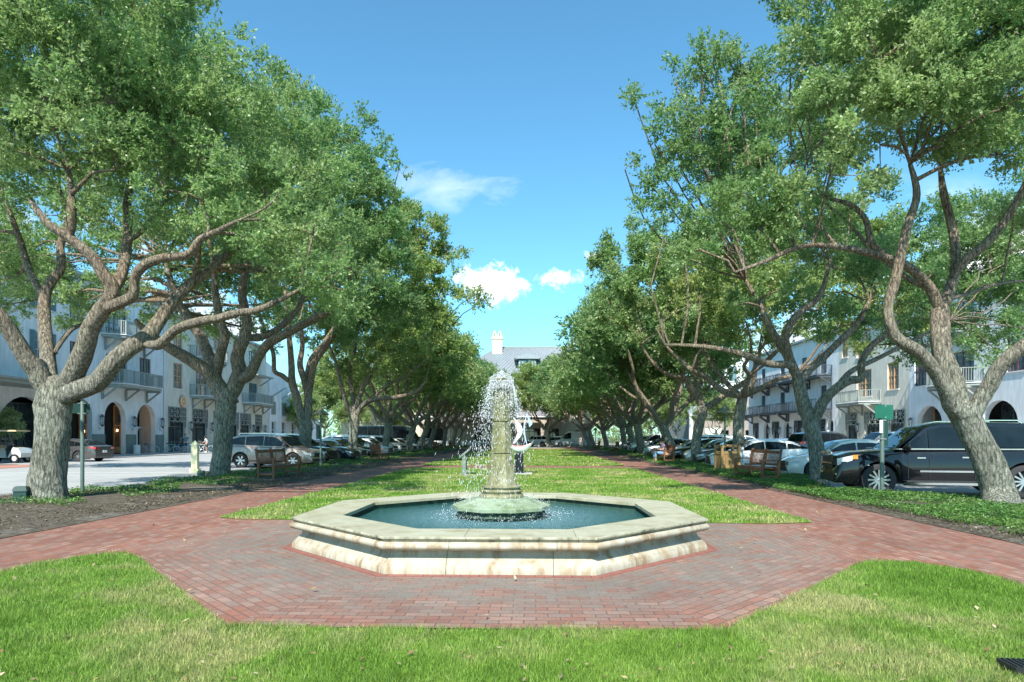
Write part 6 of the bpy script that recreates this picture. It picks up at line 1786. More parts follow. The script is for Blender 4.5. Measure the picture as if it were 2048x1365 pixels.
# left side, noses towards the park
def at(px, py, dz=0.0):
    g_ = G(px, py); return (g_.x, g_.y, dz - .02)
car('suv', p_taupe, (-12.3, 32.9, -.03), -8, 'taupe metallic crossover SUV right behind the near left bench', 6)
car('suv', p_blk, (-12.9, 37.6, -.03), -8, 'black SUV with only its nose showing beside the twin stemmed oak', 5)
car('coupe', p_navy, (-12.6, 42.0, -.03), -8, 'dark navy coupe with bright rims left of the third oak', 10)
car('sedan', p_sil, (-12.9, 45.4, -.03), -8, 'silver sedan roof just above the navy coupe', 5)
car('sedan', p_blk, (-12.8, 48.6, -.03), -10, 'black sedan nose low behind the second left bench', 5)
car('suv', p_wht, (-13.4, 52.2, -.03), -8, 'white SUV behind the second left bench back', 5)
car('sedan', p_wht, (-12.9, 55.6, -.03), -10, 'white sedan between the two white SUVs on the left', 5)
car('suv', p_wht, (-13.1, 59.0, -.03), -12, 'tall white SUV in front of the dark coach', 6)
car('suv', p_sil, (-12.9, 63.2, -.03), -18, 'silver off roader nose with slotted grille beside the second bench', 5)
car('sedan', p_cream, (-12.6, 67.5, -.03), -14, 'warm white sedan between the fifth and sixth left oaks', 5)
car('sedan', p_wht, (-12.6, 71.4, -.03), -14, 'white sedan nose left of the distant lamp', 5)
car('coach', paint('deep teal paint', (.012, .035, .05), .2), (-14.6, 76.0, -.03), -8, 'long dark teal shuttle coach parked behind the white SUVs', 10, cat='bus')
car('suv', p_char, (-13.2, 80.4, -.03), -8, 'charcoal SUV behind the distant left lamp', 5)
car('suv', p_blue, (-12.8, 85.0, -.03), -8, 'light blue SUV behind the third left bench', 5)
car('sedan', p_char, (-12.4, 89.5, -.03), -8, 'charcoal sedan among the far left oaks', 5)
car('suv', p_wht, (-19.9, 50.4, -.03), 178, 'white SUV seen past the trunk of the second left oak', 5)
car('sedan', p_gry, (-28.6, 41.2, -.03), 172, 'brownish grey convertible sedan driving past the white arches', 10)
# right side
car('bigsuv', p_blk, (11.64, 17.3, -.03), 167.5, 'large glossy black SUV parked beside the leaning right oak', 12)
car('sedan', p_cream, (12.75, 24.0, -.03), 172, 'warm white sedan nose just left of the black SUV', 5)
car('sedan', p_wht, (11.8, 30.1, -.03), 173, 'white sedan filling the view behind the near right bench', 5)
car('sedan', p_char, (12.2, 33.8, -.03), 173, 'charcoal sedan half hidden by the litter bin', 5)
car('sedan', p_sil, (12.5, 37.2, -.03), 173, 'silver sedan behind the litter bin opening', 5)
car('sedan', p_blk, (12.7, 40.6, -.03), 173, 'black sedan directly behind the occupied bench', 5)
car('sedan', p_wht, (13.0, 44.2, -.03), 173, 'white sedan roof right behind the seated person', 5)
car('suv', p_wht, (14.6, 48.2, -.03), 173, 'white SUV over the head of the seated person', 5)
car('sedan', p_slate, (13.2, 52.2, -.03), 173, 'slate green sedan with white rims left of the seated person', 10)
car('sedan', p_blue, (13.8, 57.8, -.03), 173, 'light blue sedan hidden behind the slate green sedan', 5)
car('pickup', p_sil, (14.4, 62.0, -.03), 173, 'silver pickup truck left of the twin trunk oak', 5, cat='truck')
car('sedan', p_wht, (14.9, 68.5, -.03), 173, 'white sedan near the third right bench', 5)
car('suv', p_char, (15.2, 73.0, -.03), 173, 'charcoal SUV beyond the leaning right oak', 5)
car('sedan', p_sil, (15.6, 78.0, -.03), 173, 'silver sedan near the fourth right bench', 5)
car('suv', p_wht, (16.2, 84.0, -.03), 173, 'white SUV far down the right row', 5)
# far side of the right street
car('suv', p_wht, (23.5, 33.6, -.03), 0, 'white SUV with red tail lamp beside the slender right oak', 5)
car('suv', p_char, (29.6, 38.0, -.03), 12, 'charcoal SUV in front of the lattice shop windows', 5)
car('sedan', p_gry, (26.2, 36.6, -.03), 10, 'grey sedan roof above the bonnet of the black SUV', 5)
car('bigsuv', p_char, (22.8, 45.8, -.03), 10, 'dark large SUV roof in front of the small arches', 5)
car('pickup', p_sil, (24.6, 41.6, -.03), 180, 'silver pickup cab right of the dark large SUV', 5, cat='truck')
car('sedan', p_blue, (21.6, 50.5, -.03), 10, 'light blue car roof between the lamp and the oak', 5)
car('suv', p_wht, (20.4, 56.0, -.03), 5, 'white SUV in front of the taupe shop', 5)
car('suv', p_char, (29.5, 30.2, -.03), 10, 'charcoal SUV rear behind the big black SUV', 5)
# far end street
car('jeep', p_wht, (4.6, 110.8, -.03), 150, 'white boxy off roader with spare wheel left of the lone oak', 5, cat='car')
car('suv', p_wht, (7.6, 115.0, -.03), 175, 'white SUV partly behind the lone far oak', 5)
car('van', p_wht, (10.4, 110.4, -.03), 175, 'white work van with roof rack at the far right of the lawn', 5, cat='van')
car('suv', p_wht, (.4, 111.5, -.03), 95, 'white SUV rear with red lamps beside the fountain column', 6)
car('sedan', p_wht, (-5.0, 112.5, -.03), 178, 'white sedan parked left of the fountain column at the inn', 6)
# ---------------------------------------------------------------- street furniture
m_teak = wood('teak', (.19, .078, .038), .35)
m_pine = wood('weathered pine boards', (.30, .19, .075), .3)
m_green = plain('dark green metal', (.010, .05, .042), .5, .15, 5)
m_gplate = plain('street sign green', (.012, .12, .08), .4, .1, 5)
m_gpole = plain('worn green pole', (.08, .125, .11), .55, .2, 4)
def make_bench():
    root = empty('park_bench')
    Lh, D = 1.18, .56            # half length, depth; back at -x, seat faces +x
    b = MB(); 
    for k in range(5): b.box((-.17 + k * .105, 0, .47), (.088, 2 * Lh - .04, .03))
    b.box((.27, 0, .42), (.03, 2 * Lh - .1, .08)); b.box((-.22, 0, .42), (.03, 2 * Lh - .1, .08))
    b.build('seat', m_teak, root)
    b = MB()
    def bp(z): return -.26 - (z - .47) * .16
    b.beam((bp(1.0), -Lh, 1.0), (bp(1.0), Lh, 1.0), .045, .11); b.beam((bp(.58), -Lh, .58), (bp(.58), Lh, .58), .04, .06)
    for k in range(24):
        y = -Lh + .07 + (2 * Lh - .14) * k / 23
        b.beam((bp(.6), y, .6), (bp(.96), y, .96), .04, .014)
    b.build('backrest', m_teak, root)
    for y in (-Lh, 0, Lh):
        b = MB(); b.beam((-.26, y, .0), (-.26, y, .47), .07, .07); b.beam((-.26, y, .46), (bp(1.1), y, 1.1), .068, .068)
        if y: b.build('leg', m_teak, root)
        else: b.build('back_post', m_teak, root)
    for y in (-Lh, Lh):
        b = MB(); b.box((.27, y, .36), (.07, .07, .72)); b.build('leg', m_teak, root)
        b = MB(); b.beam((bp(.74), y, .74), (.34, y, .735), .1, .045); b.build('armrest', m_teak, root)
    for y in (-Lh, Lh):
        b = MB(); b.beam((-.26, y, .2), (.27, y, .2), .04, .06); b.build('stretcher', m_teak, root)
    return root
bench0 = None
for x, y, rz, sc, lab in ((-8.55, 23.4, -3, 1.0, 'teak bench nearest on the left, beside the taupe SUV'), (-8.5, 41.0, -3, 1.0, 'second teak bench on the left, in front of the silver SUV nose'),
                      (-7.9, 68.0, -2, 1.0, 'third teak bench on the left beyond the distant lamp'), (-7.9, 84.0, -2, 1.0, 'fourth teak bench on the left by the white picket fence'),
                      (8.45, 22.0, 181, 1.0, 'teak bench nearest on the right, in front of the white sedan'), (9.0, 37.4, 178, 1.0, 'teak bench on the right with a person sitting on it'),
                      (10.3, 64.0, 178, 1.0, 'third teak bench on the right beneath the leaning oak'), (10.8, 81.0, 178, 1.0, 'fourth teak bench on the right near the white van')):
    if bench0 is None: bench0 = make_bench(); t = bench0
    else: t = copy_tree(bench0)
    t.location = (x, y, .02); t.rotation_euler = (0, 0, R(rz)); t.scale = (1.0, 1, 1.0)
    tag(t, lab, 'bench', 'teak benches along the paths')

# pole lamps with pagoda caps
def make_lamp():
    root = empty('pole_lamp')
    b = MB(); b.lathe([(.075, 0), (.075, .3), (.05, .34), (.045, 2.75)], 12); b.build('pole', m_gpole, root, smooth=40)
    b = MB(); b.lathe([(.40, 2.62), (.41, 2.645), (.30, 2.74), (.18, 2.85), (.06, 2.98), (.03, 3.02), (.035, 3.08), (.0, 3.1)], 20, cap=False); b.build('lamp_shade', plain('aged bronze shade', (.20, .20, .12), .5, .2, 5, .4), root, smooth=50)
    b = MB(); b.lathe([(.07, 2.60), (.12, 2.66), (.11, 2.74)], 12); b.build('lamp_glass', m_lanternglass, root, smooth=50)
    return root
lp0 = None
for x, y, box, lab in ((-9.4, 31.2, True, 'pole lamp with conical cap and green box beside the twin stemmed oak'), (-10.0, 72, False, 'distant pole lamp with pale cap in the left row'),
                  (9.72, 29.0, False, 'pole lamp with conical cap right of the litter bin'), (12.2, 64.5, False, 'pole lamp with pale cap by the third right bench'), (12.6, 96, False, 'farthest pole lamp at the end of the right row')):
    if lp0 is None: lp0 = make_lamp(); t = lp0; KIDS_base = list(KIDS[t.name])
    else:
        t = lp0.copy(); col.objects.link(t)
        for k in KIDS_base: copy_tree(k, t)
    t.location = (x, y, 0); tag(t, lab, 'lamp', 'pole lamps along the paths')
    if box:
        b = MB(); b.box((-.12, 0, 1.75), (.16, .16, .62)); b.box((-.12, 0, 2.08), (.2, .2, .05)); o = b.build('control_box', m_green, t)

# litter bin
bn = empty('litter_bin', (9.25, 27.3, .02), R(4), 'wooden slatted litter bin with open top slot beside the right path', 'litter bin')
W_, D_ = .84, .8
b = MB()
for s in (-1, 1):
    for q in (-1, 1): b.box((s * (W_ / 2 - .05), q * (D_ / 2 - .05), .59), (.1, .1, 1.18))
b.build('post', m_pine, bn)
b = MB()
for k in range(7):
    x = -W_ / 2 + .15 + k * (W_ - .3) / 6
    for q in (-1, 1): b.box((x, q * (D_ / 2 - .03), .42), ((W_ - .3) / 6 - .008, .025, .78))
    y = x * D_ / W_
    for s in (-1, 1): b.box((s * (W_ / 2 - .03), y, .42), (.025, (D_ - .3) / 6 - .008, .78))
b.build('side_panel', m_pine, bn)
b = MB()
for q in (-1, 1): b.box((0, q * (D_ / 2 - .025), .85), (W_ - .21, .05, .12)); b.box((0, q * (D_ / 2 - .05), 1.10), (W_ - .21, .08, .03))
for s in (-1, 1): b.box((s * (W_ / 2 - .025), 0, .85), (.05, D_ - .21, .12))
b.build('rail', m_pine, bn)
b = MB(); b.box((0, 0, .45), (W_ - .2, D_ - .2, .86)); b.build('liner', m_black, bn)
b = MB(); b.box((0, 0, 1.155), (W_ - .202, D_ - .202, .06)); b.build('lid', m_pine, bn)

# sign posts -----------------------------------------------------------
sp_ = empty('signpost', (-11.3, 16.7, 0), 0, 'thin green signpost with edge-on plate beside the big left oak', 'signpost')
b = MB(); b.lathe([(.046, 0), (.046, 2.44), (.03, 2.46)], 12); b.build('pole', m_gpole, sp_, smooth=50)
b = MB(); b.box((0, 0, 2.40), (.22, .08, .03)); b.box((0, 0, 2.14), (.22, .08, .03)); b.build('clamp', m_gpole, sp_)
b = MB(); b.box((-.05, .0, 2.27), (.01, .42, .26), R(-55)); b.build('plate', m_green, sp_)
sp_ = empty('signpost', (9.15, 15.7, 0), 0, 'street signpost with green square plates beside the black SUV', 'signpost')
b = MB(); b.lathe([(.055, 0), (.055, 2.53), (.045, 2.55)], 12); b.build('pole', m_gpole, sp_, smooth=50)
b = MB(); b.box((-.10, -.07, 2.33), (.28, .012, .36)); b.build('plate', m_gplate, sp_)
b = MB(); b.box((.14, .07, 2.32), (.42, .012, .40)); b.build('plate', m_gplate, sp_)
b = MB(); b.box((.13, .09, 1.8), (.18, .012, .80)); b.build('plate', m_green, sp_)
b = MB()
for z in (2.48, 2.18, 2.1, 1.6): b.box((0, 0, z), (.17, .13, .025))
b.build('clamp', plain('galvanised steel', (.45, .47, .47), .4, .1, 8, .7), sp_)
sp_.scale = (.88, .88, .92)
b = MB(); b.box((-.075, -.08, 1.93), (.08, .01, .34)); b.build('sticker_plate', m_plate, sp_)

bo = empty('bollard', (-13.8, 27.65, -.02), R(8), 'square cream bollard with pyramid top at the left street crossing', 'bollard')
m_cream = plain('cream bollard paint', (.80, .73, .45), .6, .06, 3)
b = MB(); b.box((0, 0, .09), (.36, .36, .18)); b.build('foot', m_cream, bo)
b = MB(); b.box((0, 0, .68), (.25, .25, 1.0)); b.build('shaft', m_cream, bo)
b = MB(); b.box((0, 0, 1.205), (.29, .29, .05)); b.lathe([(.2, 1.23), (.01, 1.40)], 4, ph=PI / 4); b.build('cap', m_cream, bo)
fl = empty('marker_flag', (-15.4, 30.8, 0), 0, 'small blue marker flag on a wire behind the cream bollard', 'flag')
b = MB(); b.tube([(0, 0, 0), (0, 0, .62)], .008, 5); b.build('wire', m_plate, fl); b = MB(); b.prism([(0, -.006, .62), (-.16, -.006, .2), (.16, -.006, .25)], (0, .012, 0)); b.build('cloth', plain('blue flag cloth', (.03, .07, .35), .7), fl)

ub0 = None
for x, y, h, lab in ((-11.05, 14.3, .42, 'dark green utility box at the foot of the big left oak'), (-11.55, 23.6, .25, 'small green utility box left of the second left oak'), (-10.1, 41.6, .28, 'green utility box beside the third left oak'), (10.8, 21.0, .2, 'low green utility cap right of the slender right oak')):
    t = empty('utility_box', (x, y, .02), R(20), lab, 'utility box', 'green utility boxes by the tree trunks')
    b = MB(); b.box((0, 0, h * .35), (.26, .24, h * .7), 0, .92); b.build('case', m_green, t); b = MB(); b.box((0, 0, h * .72 + .03), (.28, .26, .1), 0, .8); b.build('cap', m_green, t)

# plaque stand and boat sculpture on the lawn
ps = empty('plaque_stand', (G(929, 952).x, 25.1, .02), 0, 'green plaque stand with slanted top seen edge-on on the lawn', 'plaque')
b = MB(); b.prism([(-.07, -.30, 0), (.07, -.30, 0), (.07, .30, 0), (-.07, .30, 0)], (0, 0, .78)); b.build('post', plain('grey green stone', (.15, .20, .175), .7, .15, 8), ps)
b = MB(); b.prism([(-.20, -.34, .74), (-.20, .34, .74), (.20, .34, 1.06), (.20, -.34, 1.06)], (.03, 0, -.06)); b.build('top_plate', MATS['grey green stone'], ps)
m_sw = plain('white gloss enamel', (.78, .80, .80), .25, .04, 5, coat=.5); m_sb = plain('black gloss enamel', (.01, .012, .02), .2, .1, 5, coat=1)
q = G(1038, 950)
ss = empty('boat_sculpture', (q.x, q.y, .02), 0, 'white boat shaped sculpture with curved sails on a black pedestal', 'sculpture')
b = MB(); b.box((.05, 0, .03), (.95, .7, .06)); b.build('base_slab', m_conc, ss)
b = MB(); b.box((0, 0, .45), (.36, .36, .78)); b.build('pedestal', m_sb, ss)
def hull(xc):
    b = MB(); rings = []
    for k in range(13):
        t = k / 12; x = -.52 + 1.12 * t; s = math.sin(PI * min(1, max(0, t))) ** .6
        rise = .20 * (abs(2 * t - 1)) ** 2.4 + (.10 if t > .8 else 0) * (t - .8) / .2
        w_ = .02 + .20 * s; zt = 1.10 + rise; d = .03 + .22 * s
        rings.append([b.pt((x, w_ * c_, zt - d * s_)) for c_, s_ in ((1, 0), (.8, .55), (.35, .95), (0, 1), (-.35, .95), (-.8, .55), (-1, 0))])
    for a, c in zip(rings, rings[1:]):
        for i in range(6): b.face((a[i], a[i + 1], c[i + 1], c[i]))
        b.face((a[6], a[0], c[0], c[6]))
    b.face(rings[0]); b.face(rings[-1][::-1])
    return b
hull(0).build('hull', m_sw, ss, smooth=60)
b = MB(); b.tube([(-.40, .0, 1.20), (-.1, .0, 1.12), (.2, 0, 1.12), (.5, 0, 1.24)], [.03, .05, .05, .03], 8); b.build('red_deck', plain('dark red enamel', (.25, .04, .04), .3), ss)
def sail(name, pts, wd, mat):
    b = MB(); n = len(pts); L_, R_ = [], []
    for i, p in enumerate(pts):
        t = i / (n - 1); w_ = wd * math.sin(PI * min(.98, t * .9 + .06)) + .008
        L_.append(Vector(p) + Vector((-w_, .0, 0))); R_.append(Vector(p) + Vector((w_, 0, 0)))
    b.prism(L_ + R_[::-1], (0, .03, 0)); return b.build(name, mat, ss)
sail('sail', [(-.22 + .26 * math.sin(PI * k / 10), 0, 1.25 + 1.05 * k / 10) for k in range(11)], .09, m_sw)
sail('fin', [(.34 - .13 * math.sin(PI * k / 10) + .0 * k, .03, 1.15 + 1.35 * k / 10) for k in range(11)], .025, plain('steel blue enamel', (.35, .45, .6), .25))
b = MB(); b.prism([(.30, .0, 2.52), (.55, 0, 2.05), (.42, 0, 1.9), (.36, 0, 2.2)], (0, .02, 0)); b.build('pennant', MATS['steel blue enamel'], ss)

# drain cover, bottom right corner of the lawn
dc = empty('drain_cover', (G(2064, 1352).x, G(2064, 1352).y, .03), R(-6), 'black metal ground grate in the near grass at the lower right', 'drain cover')
dc.scale = (.85, .85, 1)
b = MB(); b.box((0, 0, .02), (.36, .22, .05)); b.build('frame', m_black, dc)
b = MB()
for k in range(9): b.box((-.15 + k * .038, 0, .048), (.018, .18, .012))
b.build('slat', plain('worn iron', (.06, .065, .07), .4, .2, 30, .7), dc)

# planter with shrub, far left
pt = empty('planter', (-28.9, 34.6, -.02), 0, 'tall tapered brown planter with clipped green plants at the left frame edge', 'planter')
b = MB(); b.lathe([(.42, 0), (.62, 1.15), (.66, 1.2), (.60, 1.2), (.55, 1.1)], 20); b.build('pot', plain('brown clay', (.19, .15, .12), .7, .15, 4), pt, smooth=50)
me, _ = crown_mesh('plant', [(0, 0, 1.3, .5, .5, .25)], 2200, .08, m_ivy, 61, clump=.15); link(bpy.data.objects.new('plant', me), pt)
sh = empty('potted_olive', (-33.2, 41.6, 0), 0, 'small pale green tree in front of the first left arch', 'tree')
b = MB(); b.tube([(0, 0, 0), (.05, 0, 1.2), (0, .05, 2.2)], [.06, .05, .03], 6); b.build('trunk', m_bark, sh)
me, _ = crown_mesh('crown', [(0, 0, 2.5, .8, .8, .7), (.4, 0, 2.2, .6, .6, .5), (-.4, .3, 2.8, .5, .5, .5)], 9000, .1, leafmat('olive leaves', (.25, .32, .14), (.42, .50, .26), (.6, .62, .36)), 62, clump=.3); link(bpy.data.objects.new('crown', me), sh)

# golf cart ---------------------------------------------------------------
gc = empty('golf_cart', (-30.8, 38.6, -.02), R(3), 'white golf cart with tan canopy beside the planter on the left', 'golf cart')
m_gw = paint('golf cart white', (.72, .72, .68), 0.0)
b = MB(); b.prism([(-1.35, -.58, .32), (-1.35, -.58, .85), (-1.15, -.58, .95), (-.45, -.58, .92), (-.35, -.58, .38), (.55, -.58, .34), (.85, -.58, .95), (1.15, -.58, .88), (1.3, -.58, .6), (1.3, -.58, .34)], (0, 1.16, 0)); b.build('body', m_gw, gc)
for x in (-.9, .95):
    for s in (-1, 1):
        ty, ri, ba = wheel_meshes(.27, 5); w_ = part('wheel', ty, gc, (x, s * .55, .27), 0 if s < 0 else PI)
        b = MB(Matrix.Rotation(PI / 2, 4, 'X')); b.lathe([(.15, .02), (.15, .09), (.06, .11)], 16); b.build('hubcap', m_gw, w_)
b = MB(); b.box((-.55, 0, .98), (.5, 1.05, .14)); b.box((-.82, 0, 1.25), (.1, 1.05, .42)); b.box((-1.15, 0, 1.02), (.4, 1.05, .12)); b.build('seat', plain('tan vinyl', (.42, .30, .18), .5), gc)
b = MB(); b.box((-.1, 0, 1.93), (2.3, 1.2, .07)); b.box((-.1, 0, 1.975), (2.0, 1.0, .03)); b.build('canopy', plain('tan canopy', (.58, .46, .28), .5), gc)
b = MB()
for x0, x1 in ((-1.1, -1.05), (-.78, -.75), (.9, .55)):
    for s in (-1, 1): b.tube([(x0, s * .54, .9), (x1, s * .54, 1.9)], .022, 6)
b.build('canopy_post', m_black, gc)
b = MB(); b.tube([(.5, .25, .95), (.25, .25, 1.25)], .02, 6); b.lathe([(.15, 1.24), (.17, 1.26), (.15, 1.28)], 14, (.2, .25, 0), cap=False); b.build('steering_wheel', m_black, gc)
b = MB(); b.box((-.5, -.61, 1.88), (.62, .01, .09)); b.build('name_strip', m_black, gc)

# patio heater, cafe chairs and tables inside the arches
ph = empty('patio_heater', (-33.9, 57.4, .05), 0, 'white mushroom patio heater between the two lit arches', 'patio heater')
b = MB(); b.lathe([(.28, 0), (.28, .75), (.25, .8)], 16); b.build('base', m_trimlt, ph, smooth=50); b = MB(); b.lathe([(.04, .8), (.04, 2.25)], 8); b.build('pole', m_trimlt, ph)
b = MB(); b.lathe([(.1, 2.1), (.12, 2.3), (.5, 2.33), (.12, 2.45), (.02, 2.47)], 18); b.build('reflector', m_trimlt, ph, smooth=50)
for i, (x, y, lab) in enumerate(((-34.6, 55.0, 'dark cafe table set inside the left lit arch'), (-34.8, 60.6, 'dark cafe table set inside the right lit arch'))):
    t = empty('cafe_table', (x - .6, y, .05), 0, lab, 'table'); b = MB(); b.lathe([(.4, .72), (.4, .75)], 16); b.build('tabletop', m_dkmetal, t); b = MB(); b.lathe([(.22, 0), (.04, .05), (.04, .72)], 10); b.build('stem', m_dkmetal, t)

# bicycles ------------------------------------------------------------------
def bicycle(mat):
    root = empty('bicycle')
    fr = MB()
    bb, st, hd, rw, fw = (-.05, 0, .3), (-.22, 0, .82), (.42, 0, .82), (-.52, 0, .34), (.56, 0, .34)
    for a, c in ((bb, st), (st, hd), (bb, hd), (bb, rw), (st, rw)): fr.tube([a, c], .022, 6)
    fr.build('frame', mat, root)
    b = MB(); b.tube([hd, (.44, 0, .75), fw], .018, 6); b.build('fork', mat, root)
    b = MB(); b.tube([hd, (.36, 0, 1.02), (.34, .0, 1.05)], .014, 6); b.tube([(.18, -.3, 1.05), (.30, -.22, 1.1), (.36, 0, 1.05), (.30, .22, 1.1), (.18, .3, 1.05)], .014, 6); b.build('handlebar', m_rim, root)
    b = MB(); b.box((-.27, 0, .92), (.26, .17, .07), 0, .8); b.tube([st, (-.25, 0, .9)], .014, 6); b.build('saddle', m_black, root)
    for c in (rw, fw):
        b = MB(Matrix.Translation(c) @ Matrix.Rotation(PI / 2, 4, 'X'))
        n = 24; b.tube([(.33 * math.cos(2 * PI * k / n), .33 * math.sin(2 * PI * k / n), 0) for k in range(n + 1)], .02, 5, cap=False)
        w_ = b.build('wheel', m_bikety, root)
        b = MB(Matrix.Translation(c) @ Matrix.Rotation(PI / 2, 4, 'X'))
        for k in range(12): b.tube([(0, 0, 0), (.32 * math.cos(2 * PI * k / 12), .32 * math.sin(2 * PI * k / 12), 0)], .0025, 3)
        b.build('spokes', m_rim, w_)
    b = MB(Matrix.Translation(bb) @ Matrix.Rotation(PI / 2, 4, 'X')); b.lathe([(.09, .03), (.09, .04)], 14); b.tube([(0, 0, .05), (.16, 0, .05), (.16, 0, .13)], .01, 5); b.build('crank', m_rim, root)
    return root
m_bikety = plain('pale blue tyre', (.5, .62, .66), .7)
p_bike = [paint('bicycle blue', (.12, .33, .55), .1), paint('bicycle aqua', (.25, .55, .55), .1), paint('bicycle white', (.7, .72, .72), 0), paint('bicycle coral', (.55, .2, .12), 0)]
bk = {}
for (x, y, rz, k, lab) in ((-33.5, 58.6, 12, 0, 'dark wheeled blue bicycle parked inside the right arch'), (-33.2, 61.8, 5, 1, 'aqua bicycle first in the rack by the cream shop'), (-32.7, 62.7, -14, 0, 'blue bicycle under the man in the blue shirt'), (-31.3, 61.9, 8, 0, 'blue bicycle leaning behind the cream bollard'),
                           (-31.0, 63.3, 10, 2, 'white bicycle left of the woman in the white top'), (-29.7, 63.8, 0, 2, 'white bicycle right of the woman in the white top'), (-31.8, 63.9, -8, 3, 'coral bicycle between the two standing people'),
                           (-5.4, 103.5, 10, 1, 'aqua bicycle left of the fountain column far away'), (-3.4, 103.8, 170, 0, 'blue bicycle left of the fountain column far away'), (-6.9, 104, 20, 2, 'white bicycle in the far rack near the picket fence'),
                           (10.2, 102.0, 12, 1, 'aqua bicycle in front of the white van'), (11.6, 102.2, 160, 0, 'blue bicycle in front of the white van'), (8.6, 103, 5, 2, 'white bicycle left of the white van front')):
    if k not in bk: bk[k] = bicycle(p_bike[k]); t = bk[k]
    else: t = copy_tree(bk[k])
    t.location = (x, y, .03); t.rotation_euler = (R(5), 0, R(rz)); tag(t, lab, 'bicycle', 'parked bicycles')

# ---------------------------------------------------------------- people
def skin_mesh(name, joints, bones, root, mat, levels=1):
    """joints: name -> (pos, radius)"""
    names = list(joints); idx = {n_: i for i, n_ in enumerate(names)}
    me = bpy.data.meshes.new(name); me.from_pydata([joints[n_][0] for n_ in names], [(idx[a], idx[c]) for a, c in bones], [])
    ob = bpy.data.objects.new(name, me); col.objects.link(ob)
    md = ob.modifiers.new('s', 'SKIN'); md.use_smooth_shade = True
    sk = me.skin_vertices[0].data
    for i, n_ in enumerate(names):
        r_ = joints[n_][1]; sk[i].radius = (r_, r_) if not isinstance(r_, tuple) else r_
        sk[i].use_root = (n_ == root)
    sb = ob.modifiers.new('u', 'SUBSURF'); sb.levels = levels; sb.render_levels = levels
    dg = bpy.context.evaluated_depsgraph_get(); out = bpy.data.meshes.new_from_object(ob.evaluated_get(dg))
    bpy.data.objects.remove(ob); out.materials.clear(); out.materials.append(mat)
    return out
m_skin = plain('skin', (.50, .30, .21), .55, .08, 12)
m_hair = plain('dark hair', (.03, .022, .018), .6)
def fingers(J, Bn, side, wrist, d, palm_dir, curl):
    """palm and five fingers as short chains from the wrist"""
    w_ = Vector(wrist); d = Vector(d).normalized(); a = Vector(palm_dir).normalized(); n_ = d.cross(a)
    J[side + 'palm'] = (tuple(w_ + d * .06), .028); Bn.append((side + 'wrist', side + 'palm'))
    for i, (off, L_) in enumerate(((-.027, .060), (-.009, .072), (.009, .078), (.027, .07))):
        p1 = w_ + d * .095 + a * off; p2 = p1 + (d * math.cos(curl) + n_ * math.sin(curl)) * L_ * .55; p3 = p2 + (d * math.cos(curl * 2) + n_ * math.sin(curl * 2)) * L_ * .45
        for k, p in enumerate((p1, p2, p3)): J['%sf%d%d' % (side, i, k)] = (tuple(p), .0095 - .001 * k)
        Bn.append((side + 'palm', '%sf%d0' % (side, i))); Bn.append(('%sf%d0' % (side, i), '%sf%d1' % (side, i))); Bn.append(('%sf%d1' % (side, i), '%sf%d2' % (side, i)))
    t1 = w_ + d * .05 - a * .035; t2 = t1 + d * .03 - a * .018; t3 = t2 + d * .026
    for k, p in enumerate((t1, t2, t3)): J['%st%d' % (side, k)] = (tuple(p), .0105 - .001 * k)
    Bn.append((side + 'palm', side + 't0')); Bn.append((side + 't0', side + 't1')); Bn.append((side + 't1', side + 't2'))
